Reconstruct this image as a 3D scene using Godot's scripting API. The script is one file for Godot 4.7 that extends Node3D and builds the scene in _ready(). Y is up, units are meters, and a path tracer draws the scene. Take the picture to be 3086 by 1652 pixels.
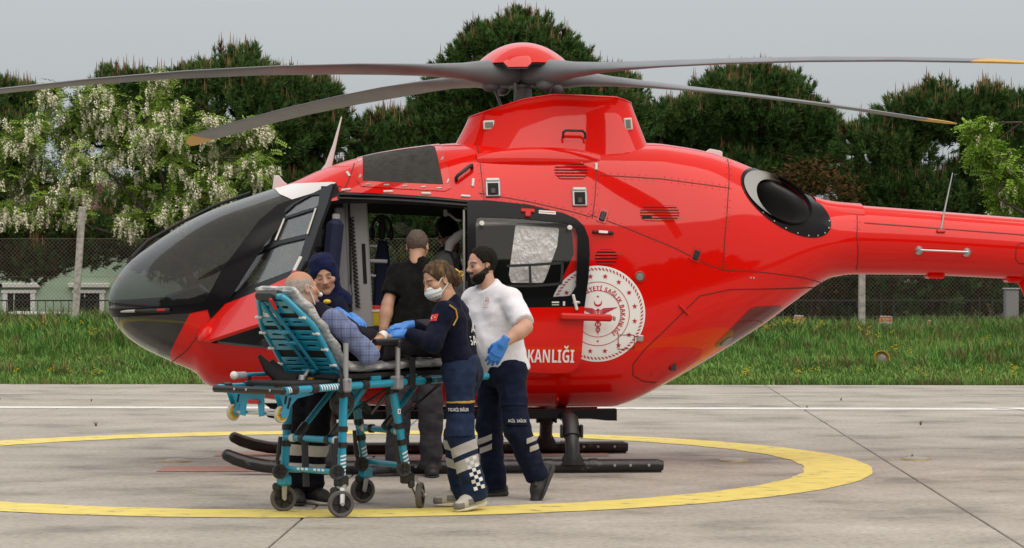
extends Node3D

var M := {}
var used := {}
var rng := RandomNumberGenerator.new()
var t_start := 0

func _ready() -> void:
	# ---- camera
	var cam := Camera3D.new()
	cam.name = "camera"
	cam.position = Vector3(0, 1.5, 19.5)
	cam.fov = 12.73
	cam.near = 0.1
	cam.far = 600.0
	add_child(cam)
	cam.current = true
	# ---- overcast sky, brighter towards the zenith
	var env := Environment.new()
	env.background_mode = Environment.BG_SKY
	var sky := Sky.new()
	var sm := ProceduralSkyMaterial.new()
	sm.sky_top_color = Color(1.085, 1.095, 1.11)
	sm.sky_horizon_color = Color(0.562, 0.580, 0.590)
	sm.sky_curve = 0.6
	sm.sky_energy_multiplier = 1.0
	sm.ground_bottom_color = Color(0.40, 0.39, 0.37)
	sm.ground_horizon_color = Color(0.55, 0.56, 0.56)
	sm.ground_curve = 0.1
	sm.sun_angle_max = 1.0
	sky.sky_material = sm
	env.sky = sky
	env.tonemap_mode = Environment.TONE_MAPPER_LINEAR
	env.tonemap_exposure = 1.42
	env.sdfgi_enabled = true
	env.ssao_enabled = true
	env.ssil_enabled = true
	var we := WorldEnvironment.new()
	we.name = "world_environment"
	we.environment = env
	add_child(we)
	# ---- veiled sun
	var sun := DirectionalLight3D.new()
	sun.name = "sun"
	sun.light_energy = 0.5
	sun.light_color = Color(1.0, 0.97, 0.93)
	sun.light_angular_distance = 70.0
	sun.shadow_enabled = true
	sun.rotation_degrees = Vector3(-58, 28, 0)
	add_child(sun)
	# ---- the place
	rng.seed = 4711
	t_start = Time.get_ticks_msec()
	make_materials()
	build_ground()
	build_background()
	tick("background")
	build_helicopter()
	tick("helicopter")
	build_stretcher()
	tick("stretcher")
	build_people()
	tick("people")

func tick(what: String) -> void:
	print(what, " ", Time.get_ticks_msec() - t_start, " ms")

# ================================================================ helpers
func numbered(s: String) -> String:
	var k: int = used.get(s, 0)
	used[s] = k + 1
	return s if k == 0 else "%s_%03d" % [s, k]

func thing(called: String, label: String, category: String, at := Vector3.ZERO, group := "") -> Node3D:
	var o := Node3D.new()
	o.name = numbered(called)
	o.position = at
	add_child(o)
	meta(o, label, category, group)
	return o

func meta(o: Node, label: String, category: String, group := "") -> void:
	o.set_meta("label", label)
	o.set_meta("category", category)
	if group != "":
		o.set_meta("group", group)

func part(called: String, mesh: Mesh, m: Material, parent: Node) -> MeshInstance3D:
	var o := MeshInstance3D.new()
	var k := 1
	var nm := called
	while parent.has_node(NodePath(nm)):
		nm = "%s_%03d" % [called, k]
		k += 1
	o.name = nm
	o.mesh = mesh
	if m:
		o.material_override = m
	parent.add_child(o, true)
	return o

func single(called: String, mesh: Mesh, m: Material, label: String, category: String, group := "") -> MeshInstance3D:
	var o := MeshInstance3D.new()
	o.name = numbered(called)
	o.mesh = mesh
	o.material_override = m
	add_child(o)
	meta(o, label, category, group)
	return o

func structure(called: String, mesh: Mesh, m: Material) -> MeshInstance3D:
	var o := MeshInstance3D.new()
	o.name = numbered(called)
	o.mesh = mesh
	o.material_override = m
	o.set_meta("kind", "structure")
	add_child(o)
	return o

func frame_of(x: Vector3, y: Vector3) -> Basis:
	var bx := x.normalized()
	var bz := bx.cross(y).normalized()
	return Basis(bx, bz.cross(bx), bz)

func looking(face: Vector3, up := Vector3.UP) -> Basis:   # +Z along face
	var z := face.normalized()
	var x := up.cross(z).normalized()
	return Basis(x, z.cross(x), z)

# a mesh in the making; every triangle is wound to agree with its normals
class MB:
	var v := PackedVector3Array()
	var n := PackedVector3Array()
	var c := PackedColorArray()
	var uv := PackedVector2Array()
	var ix := PackedInt32Array()
	var tint := Color.WHITE

	func add(p: Vector3, nn: Vector3, u := Vector2.ZERO) -> int:
		v.append(p)
		n.append(nn)
		c.append(tint)
		uv.append(u)
		return v.size() - 1

	func face(a: int, b: int, d: int) -> void:
		var g := (v[d] - v[a]).cross(v[b] - v[a])
		if g.dot(n[a] + n[b] + n[d]) < 0.0:
			ix.append(a); ix.append(d); ix.append(b)
		else:
			ix.append(a); ix.append(b); ix.append(d)

	func tri(a: Vector3, b: Vector3, d: Vector3, out := Vector3.ZERO) -> void:
		var g := (d - a).cross(b - a).normalized()
		if out != Vector3.ZERO and g.dot(out) < 0.0:
			g = -g
		var i := add(a, g); add(b, g); add(d, g)
		face(i, i + 1, i + 2)

	func quad(a: Vector3, b: Vector3, d: Vector3, e: Vector3, out := Vector3.ZERO) -> void:
		tri(a, b, d, out)
		tri(a, d, e, out)

	# box with chamfered edges; centre, full size
	func box(at: Vector3, size: Vector3, bs := Basis.IDENTITY, bev := 0.004) -> void:
		var h := size * 0.5
		var b: float = minf(bev, minf(h.x, minf(h.y, h.z)) * 0.9)
		var P := func(s: Vector3, ax: int) -> Vector3:
			var q := Vector3(s.x * h.x, s.y * h.y, s.z * h.z)
			for k in 3:
				if k != ax:
					q[k] -= s[k] * b
			return at + bs * q
		for ax in 3:
			var u := (ax + 1) % 3
			var w := (ax + 2) % 3
			for sg in [-1.0, 1.0]:
				var pts := []
				for o in [[-1.0, -1.0], [1.0, -1.0], [1.0, 1.0], [-1.0, 1.0]]:
					var s := Vector3.ZERO
					s[ax] = sg; s[u] = o[0]; s[w] = o[1]
					pts.append(P.call(s, ax))
				var out := Vector3.ZERO
				out[ax] = sg
				quad(pts[0], pts[1], pts[2], pts[3], bs * out)
		if b <= 0.0:
			return
		for ax in 3:   # edges along ax
			var u := (ax + 1) % 3
			var w := (ax + 2) % 3
			for su in [-1.0, 1.0]:
				for sw in [-1.0, 1.0]:
					var s0 := Vector3.ZERO
					s0[ax] = -1.0; s0[u] = su; s0[w] = sw
					var s1 := s0
					s1[ax] = 1.0
					var out := Vector3.ZERO
					out[u] = su; out[w] = sw
					quad(P.call(s0, u), P.call(s1, u), P.call(s1, w), P.call(s0, w), bs * out)
		for sx in [-1.0, 1.0]:
			for sy in [-1.0, 1.0]:
				for sz in [-1.0, 1.0]:
					var s := Vector3(sx, sy, sz)
					tri(P.call(s, 0), P.call(s, 1), P.call(s, 2), bs * s)

	# round tube through points; radii may be one number or one per point; flat squashes the second axis
	func tube(pts: Array, radii, seg := 10, caps := true, flat := 1.0, side := Vector3.ZERO) -> void:
		var m := pts.size()
		var prev := Vector3.ZERO
		var first := v.size()
		for i in m:
			var d: Vector3
			if i == 0: d = pts[1] - pts[0]
			elif i == m - 1: d = pts[m - 1] - pts[m - 2]
			else: d = (pts[i + 1] - pts[i]).normalized() + (pts[i] - pts[i - 1]).normalized()
			d = d.normalized()
			var a: Vector3
			if side != Vector3.ZERO:
				a = side
			elif i == 0:
				a = Vector3.UP if absf(d.y) < 0.9 else Vector3.RIGHT
			else:
				a = prev
			a = (a - d * a.dot(d)).normalized()
			prev = a
			var e := d.cross(a)
			var r: float = radii[i] if radii is Array else radii
			for k in seg:
				var t := TAU * k / seg
				var q := a * cos(t) * r + e * sin(t) * r * flat
				add(pts[i] + q, (a * cos(t) * flat + e * sin(t)).normalized(), Vector2(float(k) / seg, float(i) / (m - 1)))
		for i in m - 1:
			for k in seg:
				var a := first + i * seg + k
				var b := first + i * seg + (k + 1) % seg
				face(a, b, b + seg)
				face(a, b + seg, a + seg)
		if caps:
			for e in [0, m - 1]:
				var dd: Vector3 = (pts[0] - pts[1]) if e == 0 else (pts[m - 1] - pts[m - 2])
				dd = dd.normalized()
				var cidx := add(pts[e], dd)
				var ring := []
				for k in seg:
					ring.append(add(v[first + e * seg + k], dd))
				for k in seg:
					face(cidx, ring[k], ring[(k + 1) % seg])

	# rounded end cap tube
	func rod(a: Vector3, b: Vector3, r: float, seg := 10) -> void:
		tube([a, b], r, seg)

	func lathe(prof: Array, xf: Transform3D, seg := 24) -> void:   # prof: [radius, height] pairs, along local Y
		var m := prof.size()
		for i in m - 1:
			var r0: float = prof[i][0]; var y0: float = prof[i][1]
			var r1: float = prof[i + 1][0]; var y1: float = prof[i + 1][1]
			var sl := Vector2(y1 - y0, -(r1 - r0)).normalized()
			var b0 := v.size()
			for k in seg:
				var t := TAU * k / seg
				var d := Vector3(cos(t), 0, sin(t))
				var nn := xf.basis * (d * sl.x + Vector3.UP * sl.y)
				add(xf * (d * r0 + Vector3.UP * y0), nn)
				add(xf * (d * r1 + Vector3.UP * y1), nn)
			for k in seg:
				var a := b0 + k * 2
				var b := b0 + ((k + 1) % seg) * 2
				if r0 > 1e-5: face(a, b, a + 1)
				if r1 > 1e-5: face(b, b + 1, a + 1)

	# extruded outline: polygon in local XY, depth along local Z from -d/2 to d/2
	func prism(poly: PackedVector2Array, d: float, xf: Transform3D, bev := 0.0) -> void:
		var inner := poly
		if bev > 0.0:
			var r := Geometry2D.offset_polygon(poly, -bev, Geometry2D.JOIN_MITER)
			if r.size() == 1 and r[0].size() == poly.size():
				inner = align(poly, r[0])
			else:
				bev = 0.0
		var t := Geometry2D.triangulate_polygon(inner)
		for s in [-1.0, 1.0]:
			var z: float = s * d * 0.5
			for i in range(0, t.size(), 3):
				tri(xf * Vector3(inner[t[i]].x, inner[t[i]].y, z), xf * Vector3(inner[t[i + 1]].x, inner[t[i + 1]].y, z), xf * Vector3(inner[t[i + 2]].x, inner[t[i + 2]].y, z), xf.basis * Vector3(0, 0, s))
		var cw := Geometry2D.is_polygon_clockwise(poly)
		for i in poly.size():
			var a := poly[i]
			var b := poly[(i + 1) % poly.size()]
			var e := b - a
			var o := Vector3(-e.y, e.x, 0) if cw else Vector3(e.y, -e.x, 0)
			var zz := d * 0.5 - bev
			quad(xf * Vector3(a.x, a.y, -zz), xf * Vector3(b.x, b.y, -zz), xf * Vector3(b.x, b.y, zz), xf * Vector3(a.x, a.y, zz), xf.basis * o)
			if bev > 0.0:
				var a2 := inner[i]
				var b2 := inner[(i + 1) % poly.size()]
				for s in [-1.0, 1.0]:
					quad(xf * Vector3(a.x, a.y, s * zz), xf * Vector3(b.x, b.y, s * zz), xf * Vector3(b2.x, b2.y, s * d * 0.5), xf * Vector3(a2.x, a2.y, s * d * 0.5), xf.basis * (o.normalized() + Vector3(0, 0, s)))

	func align(poly: PackedVector2Array, r: PackedVector2Array) -> PackedVector2Array:
		var best := 0
		for i in r.size():
			if r[i].distance_to(poly[0]) < r[best].distance_to(poly[0]):
				best = i
		var out := PackedVector2Array()
		var same := Geometry2D.is_polygon_clockwise(poly) == Geometry2D.is_polygon_clockwise(r)
		for i in r.size():
			out.append(r[posmod(best + (i if same else -i), r.size())])
		return out

	func ball(at: Vector3, r: Vector3, seg := 12, bs := Basis.IDENTITY) -> void:
		var rows := maxi(4, seg / 2)
		var b0 := v.size()
		for i in rows + 1:
			var a := PI * i / rows
			for k in seg:
				var t := TAU * k / seg
				var d := Vector3(sin(a) * cos(t), cos(a), sin(a) * sin(t))
				add(at + bs * (d * r), (bs * (d / r)).normalized())
		for i in rows:
			for k in seg:
				var a := b0 + i * seg + k
				var b := b0 + i * seg + (k + 1) % seg
				if i > 0: face(a, b, b + seg)
				if i < rows - 1: face(a, b + seg, a + seg)

	func mesh(colors := false) -> ArrayMesh:
		var m := ArrayMesh.new()
		if ix.is_empty():
			return m
		var a := []
		a.resize(Mesh.ARRAY_MAX)
		a[Mesh.ARRAY_VERTEX] = v
		a[Mesh.ARRAY_NORMAL] = n
		a[Mesh.ARRAY_TEX_UV] = uv
		if colors:
			a[Mesh.ARRAY_COLOR] = c
		a[Mesh.ARRAY_INDEX] = ix
		m.add_surface_from_arrays(Mesh.PRIMITIVE_TRIANGLES, a)
		return m

# a distance field on a grid, meshed as surface nets
class Field:
	var o: Vector3
	var nx: int
	var ny: int
	var nz: int
	var h: float
	var f := PackedFloat32Array()

	func _init(lo: Vector3, hi: Vector3, cell: float) -> void:
		h = cell
		o = lo
		nx = int((hi.x - lo.x) / h) + 2
		ny = int((hi.y - lo.y) / h) + 2
		nz = int((hi.z - lo.z) / h) + 2
		f.resize(nx * ny * nz)
		f.fill(1.0)

	func span(lo: Vector3, hi: Vector3) -> Array:
		return [maxi(0, int((lo.x - o.x) / h)), mini(nx, int((hi.x - o.x) / h) + 2), maxi(0, int((lo.y - o.y) / h)), mini(ny, int((hi.y - o.y) / h) + 2), maxi(0, int((lo.z - o.z) / h)), mini(nz, int((hi.z - o.z) / h) + 2)]

	func cap(a: Vector3, b: Vector3, ra: float, rb: float, k := 0.02) -> void:
		var e := maxf(ra, rb) + k + 2.0 * h
		var s := span(Vector3(minf(a.x, b.x), minf(a.y, b.y), minf(a.z, b.z)) - Vector3(e, e, e), Vector3(maxf(a.x, b.x), maxf(a.y, b.y), maxf(a.z, b.z)) + Vector3(e, e, e))
		var ba := b - a
		var inv := 1.0 / maxf(ba.length_squared(), 1e-8)
		var dr := rb - ra
		for z in range(s[4], s[5]):
			for y in range(s[2], s[3]):
				var i: int = (z * ny + y) * nx + s[0]
				var pa := Vector3(o.x + s[0] * h, o.y + y * h, o.z + z * h) - a
				for x in range(s[0], s[1]):
					var t := clampf(pa.dot(ba) * inv, 0.0, 1.0)
					var d := (pa - ba * t).length() - ra - dr * t
					var w := f[i]
					var q := k - absf(w - d)
					w = minf(w, d)
					if q > 0.0:
						w -= q * q / k * 0.25
					f[i] = w
					i += 1
					pa.x += h

	func ell(c: Vector3, r: Vector3, k := 0.02, bs := Basis.IDENTITY, sub := false) -> void:
		var m := maxf(r.x, maxf(r.y, r.z)) + k + 2.0 * h
		var s := span(c - Vector3(m, m, m), c + Vector3(m, m, m))
		var inv := bs.inverse()
		for z in range(s[4], s[5]):
			for y in range(s[2], s[3]):
				var i: int = (z * ny + y) * nx + s[0]
				for x in range(s[0], s[1]):
					var p := inv * (Vector3(o.x + x * h, o.y + y * h, o.z + z * h) - c)
					var k0 := (p / r).length()
					var k1 := (p / (r * r)).length()
					var d := k0 * (k0 - 1.0) / maxf(k1, 1e-5)
					var w := f[i]
					if sub:
						d = -d
						var q := k - absf(w - d)
						w = maxf(w, d)
						if q > 0.0: w += q * q / k * 0.25
					else:
						var q := k - absf(w - d)
						w = minf(w, d)
						if q > 0.0: w -= q * q / k * 0.25
					f[i] = w
					i += 1

	# takes away what lies on the n side of the plane through p, within a ball of radius rad
	func cut(p: Vector3, n: Vector3, rad: float) -> void:
		var nn := n.normalized()
		var s := span(p - Vector3(rad, rad, rad), p + Vector3(rad, rad, rad))
		for z in range(s[4], s[5]):
			for y in range(s[2], s[3]):
				var i: int = (z * ny + y) * nx + s[0]
				for x in range(s[0], s[1]):
					var q := Vector3(o.x + x * h, o.y + y * h, o.z + z * h) - p
					if q.length_squared() < rad * rad:
						f[i] = maxf(f[i], q.dot(nn))
					i += 1

	func ripple(noise: FastNoiseLite, amp: float, sc: Vector3) -> void:
		var i := 0
		for z in nz:
			for y in ny:
				for x in nx:
					if absf(f[i]) < 3.0 * h:
						f[i] += amp * noise.get_noise_3d((o.x + x * h) * sc.x, (o.y + y * h) * sc.y, (o.z + z * h) * sc.z)
					i += 1

	func mesh(mb: MB, xf := Transform3D.IDENTITY, paint = null) -> void:
		var map := PackedInt32Array()
		map.resize(f.size())
		map.fill(-1)
		var sy := nx
		var sz := nx * ny
		var lim := h * 4.0
		var cells := PackedInt32Array()
		for z in nz - 1:
			for y in ny - 1:
				var i := (z * ny + y) * nx
				for x in nx - 1:
					var a := f[i]
					if a < lim and a > -lim:
						var b := f[i + 1]; var c := f[i + sy]; var d := f[i + sy + 1]
						var e := f[i + sz]; var g := f[i + sz + 1]; var k := f[i + sz + sy]; var l := f[i + sz + sy + 1]
						var cnt := int(a < 0) + int(b < 0) + int(c < 0) + int(d < 0) + int(e < 0) + int(g < 0) + int(k < 0) + int(l < 0)
						if cnt > 0 and cnt < 8:
							var p := Vector3.ZERO
							var m := 0
							if (a < 0) != (b < 0): p += Vector3(a / (a - b), 0, 0); m += 1
							if (c < 0) != (d < 0): p += Vector3(c / (c - d), 1, 0); m += 1
							if (e < 0) != (g < 0): p += Vector3(e / (e - g), 0, 1); m += 1
							if (k < 0) != (l < 0): p += Vector3(k / (k - l), 1, 1); m += 1
							if (a < 0) != (c < 0): p += Vector3(0, a / (a - c), 0); m += 1
							if (b < 0) != (d < 0): p += Vector3(1, b / (b - d), 0); m += 1
							if (e < 0) != (k < 0): p += Vector3(0, e / (e - k), 1); m += 1
							if (g < 0) != (l < 0): p += Vector3(1, g / (g - l), 1); m += 1
							if (a < 0) != (e < 0): p += Vector3(0, 0, a / (a - e)); m += 1
							if (b < 0) != (g < 0): p += Vector3(1, 0, b / (b - g)); m += 1
							if (c < 0) != (k < 0): p += Vector3(0, 1, c / (c - k)); m += 1
							if (d < 0) != (l < 0): p += Vector3(1, 1, d / (d - l)); m += 1
							p = o + (Vector3(x, y, z) + p / m) * h
							var gr := Vector3(b + d + g + l - a - c - e - k, c + d + k + l - a - b - e - g, e + g + k + l - a - b - c - d)
							if paint != null:
								mb.tint = paint.call(p)
							map[i] = mb.add(xf * p, (xf.basis * gr).normalized())
							cells.append(i)
					i += 1
		for i in cells:
			var v0 := map[i]
			# edge along x from the corner (y, z): cells i, i-sy, i-sz, i-sy-sz share it
			if (f[i] < 0) != (f[i + 1] < 0) and i - sy - sz >= 0:
				_q(mb, v0, map[i - sy], map[i - sy - sz], map[i - sz])
			if (f[i] < 0) != (f[i + sy] < 0) and i - 1 - sz >= 0:
				_q(mb, v0, map[i - 1], map[i - 1 - sz], map[i - sz])
			if (f[i] < 0) != (f[i + sz] < 0) and i - 1 - sy >= 0:
				_q(mb, v0, map[i - 1], map[i - 1 - sy], map[i - sy])
		mb.tint = Color.WHITE

	func _q(mb: MB, a: int, b: int, c: int, d: int) -> void:
		if a < 0 or b < 0 or c < 0 or d < 0:
			return
		mb.face(a, b, c)
		mb.face(a, c, d)

# the triangles of a mesh that lie inside all half-spaces [point, outward normal], cut to them and lifted along the normals
func shell(src: MB, planes: Array, lift: float) -> MB:
	var out := MB.new()
	for t in range(0, src.ix.size(), 3):
		var pts := [src.v[src.ix[t]], src.v[src.ix[t + 1]], src.v[src.ix[t + 2]]]
		var nn := [src.n[src.ix[t]], src.n[src.ix[t + 1]], src.n[src.ix[t + 2]]]
		for pl in planes:
			var p0: Vector3 = pl[0]
			var pn: Vector3 = pl[1]
			var q := []
			var qn := []
			var m := pts.size()
			for i in m:
				var j := (i + 1) % m
				var da: float = (pts[i] - p0).dot(pn)
				var db: float = (pts[j] - p0).dot(pn)
				if da <= 0.0:
					q.append(pts[i]); qn.append(nn[i])
				if (da <= 0.0) != (db <= 0.0):
					var w: float = da / (da - db)
					q.append(pts[i].lerp(pts[j], w)); qn.append(nn[i].lerp(nn[j], w))
			pts = q
			nn = qn
			if pts.size() < 3:
				break
		if pts.size() < 3:
			continue
		var b0 := out.v.size()
		for i in pts.size():
			var u: Vector3 = nn[i].normalized()
			out.add(pts[i] + u * lift, u)
		for i in range(1, pts.size() - 1):
			out.face(b0, b0 + i, b0 + i + 1)
	return out

func text_tris(s: String, cap: float, bold := true) -> MB:   # flat letters in XY, starting at x = 0 on the base line
	var tm := TextMesh.new()
	var sf := SystemFont.new()
	sf.font_names = PackedStringArray(["Droid Sans"])
	sf.font_weight = 700 if bold else 400
	tm.font = sf
	tm.font_size = 64
	tm.pixel_size = cap / 46.0
	tm.depth = 0.0
	tm.curve_step = 1.5
	tm.text = s
	tm.horizontal_alignment = HORIZONTAL_ALIGNMENT_LEFT
	var a := tm.surface_get_arrays(0)
	var mb := MB.new()
	var vs: PackedVector3Array = a[Mesh.ARRAY_VERTEX]
	var id = a[Mesh.ARRAY_INDEX]
	var low := INF
	var lox := INF
	for p in vs:
		lox = minf(lox, p.x)
		low = minf(low, p.y)
	for p in vs:
		mb.add(Vector3(p.x - lox, p.y, 0), Vector3(0, 0, 1))
	if id == null:
		for i in range(0, vs.size(), 3):
			mb.face(i, i + 1, i + 2)
	else:
		for i in range(0, id.size(), 3):
			mb.face(id[i], id[i + 1], id[i + 2])
	return mb

func width_of(mb: MB) -> float:
	var x := 0.0
	for p in mb.v:
		x = maxf(x, p.x)
	return x

func moved(mb: MB, xf: Transform3D) -> MB:
	var r := MB.new()
	for i in mb.v.size():
		r.add(xf * mb.v[i], (xf.basis * mb.n[i]).normalized())
	r.ix = mb.ix.duplicate()
	return r

func join(a: MB, b: MB) -> void:
	var o := a.v.size()
	a.v.append_array(b.v)
	a.n.append_array(b.n)
	a.c.append_array(b.c)
	a.uv.append_array(b.uv)
	for i in b.ix:
		a.ix.append(i + o)

# ================================================================ materials
func lin(r: float, g: float, b: float, a := 1.0) -> Color:
	var c := Color(r, g, b).linear_to_srgb()
	c.a = a
	return c

func flat(key: String, col: Color, rough := 0.6, metal := 0.0) -> StandardMaterial3D:
	var m := StandardMaterial3D.new()
	m.resource_name = key
	m.albedo_color = col
	m.roughness = rough
	m.metallic = metal
	M[key] = m
	return m

func noise_tex(sd: int, freq: float, oct: int, cols: Array, size := 512, normal := false, kind := FastNoiseLite.TYPE_SIMPLEX_SMOOTH) -> NoiseTexture2D:
	var t := NoiseTexture2D.new()
	var n := FastNoiseLite.new()
	n.seed = sd
	n.noise_type = kind
	n.frequency = freq
	n.fractal_octaves = oct
	n.fractal_gain = 0.55
	t.noise = n
	t.width = size
	t.height = size
	t.seamless = true
	t.seamless_blend_skirt = 0.2
	if normal:
		t.as_normal_map = true
		t.bump_strength = 6.0
	elif cols.size() > 0:
		var g := Gradient.new()
		var off := PackedFloat32Array()
		var cc := PackedColorArray()
		for e in cols:
			off.append(e[0])
			cc.append(e[1])
		g.offsets = off
		g.colors = cc
		t.color_ramp = g
	return t

func tri_map(m: StandardMaterial3D, sc: float, world := true, stretch := Vector3.ONE) -> void:
	m.uv1_triplanar = true
	m.uv1_world_triplanar = world
	m.uv1_scale = stretch * sc
	m.uv1_triplanar_sharpness = 4.0

func cloth(key: String, col: Color, sd: int, vary := 0.12) -> StandardMaterial3D:
	var m := flat(key, Color.WHITE, 0.85)
	m.albedo_texture = noise_tex(sd, 0.02, 4, [[0.0, col.darkened(vary)], [0.5, col], [1.0, col.lightened(vary * 0.4)]], 256)
	m.normal_enabled = true
	m.normal_texture = M["fold_normal"]
	m.normal_scale = 0.55
	m.metallic_specular = 0.2
	m.rim_enabled = true
	m.rim = 0.06
	tri_map(m, 2.2)
	return m

func make_materials() -> void:
	var fold := noise_tex(77, 0.009, 4, [], 512, true)
	(fold.noise as FastNoiseLite).fractal_type = FastNoiseLite.FRACTAL_RIDGED
	(fold.noise as FastNoiseLite).domain_warp_enabled = true
	(fold.noise as FastNoiseLite).domain_warp_amplitude = 18.0
	fold.bump_strength = 5.0
	M["fold_normal"] = fold
	# paint
	var red := flat("red_paint", lin(0.72, 0.0045, 0.0012), 0.38)
	red.metallic_specular = 0.15
	red.clearcoat_enabled = true
	red.clearcoat = 0.8
	red.clearcoat_roughness = 0.05
	var red2 := flat("red_paint_pale", lin(0.66, 0.011, 0.006), 0.4)
	red2.metallic_specular = 0.2
	red2.clearcoat_enabled = true
	red2.clearcoat = 1.0
	red2.clearcoat_roughness = 0.08
	flat("red_matt", lin(0.6, 0.008, 0.004), 0.45)
	var bp := flat("black_paint", lin(0.006, 0.006, 0.008), 0.35)
	bp.clearcoat_enabled = true
	bp.clearcoat = 0.22
	bp.metallic_specular = 0.2
	bp.clearcoat_roughness = 0.12
	flat("black_rubber", lin(0.012, 0.012, 0.013), 0.6)
	flat("black_plastic", lin(0.015, 0.015, 0.017), 0.42)
	var sk := flat("skid_paint", Color.WHITE, 0.35)
	sk.albedo_texture = noise_tex(5, 0.012, 5, [[0.0, lin(0.012, 0.012, 0.014)], [0.72, lin(0.016, 0.016, 0.019)], [0.80, lin(0.05, 0.045, 0.04)], [1.0, lin(0.12, 0.11, 0.10)]], 512)
	tri_map(sk, 1.4)
	flat("seam", lin(0.10, 0.007, 0.005), 0.6)
	flat("dark_hole", lin(0.006, 0.006, 0.007), 0.8)
	flat("white_paint", lin(0.75, 0.75, 0.76), 0.35)
	flat("white_plastic", lin(0.68, 0.68, 0.66), 0.45)
	flat("sticker_white", lin(0.86, 0.86, 0.87), 0.4)
	flat("sticker_red", lin(0.50, 0.012, 0.03), 0.4)
	flat("liner", lin(0.035, 0.036, 0.04), 0.8)
	flat("cabin_grey", lin(0.34, 0.34, 0.36), 0.5)
	flat("cabin_grey_dark", lin(0.25, 0.25, 0.27), 0.5)
	flat("steel", lin(0.55, 0.55, 0.56), 0.3, 0.9)
	flat("satin_steel", lin(0.50, 0.49, 0.46), 0.42, 0.85)
	flat("alloy", lin(0.42, 0.42, 0.43), 0.45, 0.6)
	flat("bronze_ring", lin(0.35, 0.28, 0.12), 0.5, 0.3)
	var gl := flat("windshield_glass", lin(0.012, 0.013, 0.015, 0.5), 0.03)
	gl.transparency = BaseMaterial3D.TRANSPARENCY_ALPHA
	gl.metallic_specular = 0.7
	var g2 := flat("clear_glass", lin(0.03, 0.032, 0.035, 0.10), 0.03)
	g2.transparency = BaseMaterial3D.TRANSPARENCY_ALPHA
	g2.metallic_specular = 0.62
	var g3 := flat("tinted_glass", lin(0.012, 0.013, 0.015, 0.55), 0.03)
	g3.transparency = BaseMaterial3D.TRANSPARENCY_ALPHA
	var fo := flat("foil", lin(0.90, 0.90, 0.91), 0.35, 0.25)
	fo.normal_enabled = true
	fo.normal_texture = noise_tex(9, 0.014, 4, [], 512, true, FastNoiseLite.TYPE_CELLULAR)
	fo.normal_scale = 1.6
	tri_map(fo, 2.6, true, Vector3(1, 0.6, 1))
	var ms := flat("intake_mesh", Color.WHITE, 0.85)
	ms.albedo_texture = noise_tex(12, 0.02, 4, [[0.0, lin(0.012, 0.011, 0.010)], [0.42, lin(0.035, 0.033, 0.030)], [1.0, lin(0.055, 0.052, 0.048)]], 512)
	tri_map(ms, 1.0, false, Vector3(1.2, 14.0, 1.2))
	var bl := flat("blade_grey", Color.WHITE, 0.42)
	bl.albedo_texture = noise_tex(15, 0.01, 3, [[0.0, lin(0.135, 0.145, 0.165)], [1.0, lin(0.185, 0.195, 0.215)]], 256)
	tri_map(bl, 1.0)
	flat("blade_yellow", lin(0.62, 0.36, 0.06), 0.5)
	flat("hub_metal", lin(0.16, 0.165, 0.175), 0.4, 0.3)
	# stretcher
	var teal := flat("teal_paint", lin(0.012, 0.29, 0.45), 0.32)
	teal.clearcoat_enabled = true
	teal.clearcoat = 0.5
	teal.clearcoat_roughness = 0.15
	flat("teal_dark", lin(0.010, 0.23, 0.35), 0.4)
	flat("yellow_wheel", lin(0.70, 0.46, 0.03), 0.45)
	flat("pale_tyre", lin(0.50, 0.46, 0.30), 0.4)
	flat("tyre", lin(0.03, 0.029, 0.028), 0.75)
	flat("worn_tyre", lin(0.10, 0.095, 0.088), 0.8)
	flat("strap_black", lin(0.012, 0.012, 0.013), 0.85)
	flat("orange_plastic", lin(0.62, 0.26, 0.02), 0.5)
	flat("red_plastic", lin(0.55, 0.015, 0.02), 0.4)
	var pf := flat("plastic_sheet", Color.WHITE, 0.28)
	pf.albedo_texture = noise_tex(21, 0.012, 5, [[0.0, lin(0.24, 0.245, 0.255)], [0.45, lin(0.34, 0.345, 0.355)], [0.6, lin(0.50, 0.505, 0.51)], [1.0, lin(0.75, 0.75, 0.75)]], 512)
	pf.normal_enabled = true
	pf.normal_texture = noise_tex(22, 0.02, 4, [], 512, true)
	pf.normal_scale = 1.6
	tri_map(pf, 1.0, false, Vector3(1.1, 3.2, 2.2))
	flat("mattress_dark", lin(0.02, 0.02, 0.022), 0.8)
	# people
	var skin := flat("skin", Color.WHITE, 0.5)
	skin.vertex_color_use_as_albedo = true
	skin.subsurf_scatter_enabled = false
	var glv := flat("blue_glove", lin(0.045, 0.22, 0.66), 0.42)
	glv.normal_enabled = true
	glv.normal_texture = M["fold_normal"]
	glv.normal_scale = 0.8
	tri_map(glv, 6.0)
	cloth("navy", Color(0.075, 0.085, 0.16), 31)
	cloth("navy_trousers", Color(0.095, 0.115, 0.20), 32)
	cloth("navy_trousers_light", Color(0.13, 0.18, 0.28), 33)
	cloth("black_cotton", Color(0.075, 0.075, 0.08), 34)
	cloth("grey_trousers", Color(0.22, 0.215, 0.24), 35)
	cloth("white_cotton", Color(0.90, 0.90, 0.935), 36, 0.02)
	M["white_cotton"].normal_scale = 0.22
	cloth("dark_trousers", Color(0.075, 0.08, 0.115), 37)
	cloth("hijab", Color(0.085, 0.115, 0.24), 38)
	cloth("vest_dark", Color(0.10, 0.10, 0.135), 39)
	cloth("grey_cloth", Color(0.40, 0.40, 0.42), 40)
	var pl := flat("plaid", Color.WHITE, 0.85)
	pl.albedo_texture = plaid()
	pl.normal_enabled = true
	pl.normal_texture = M["fold_normal"]
	pl.normal_scale = 0.7
	tri_map(pl, 9.0)
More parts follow.
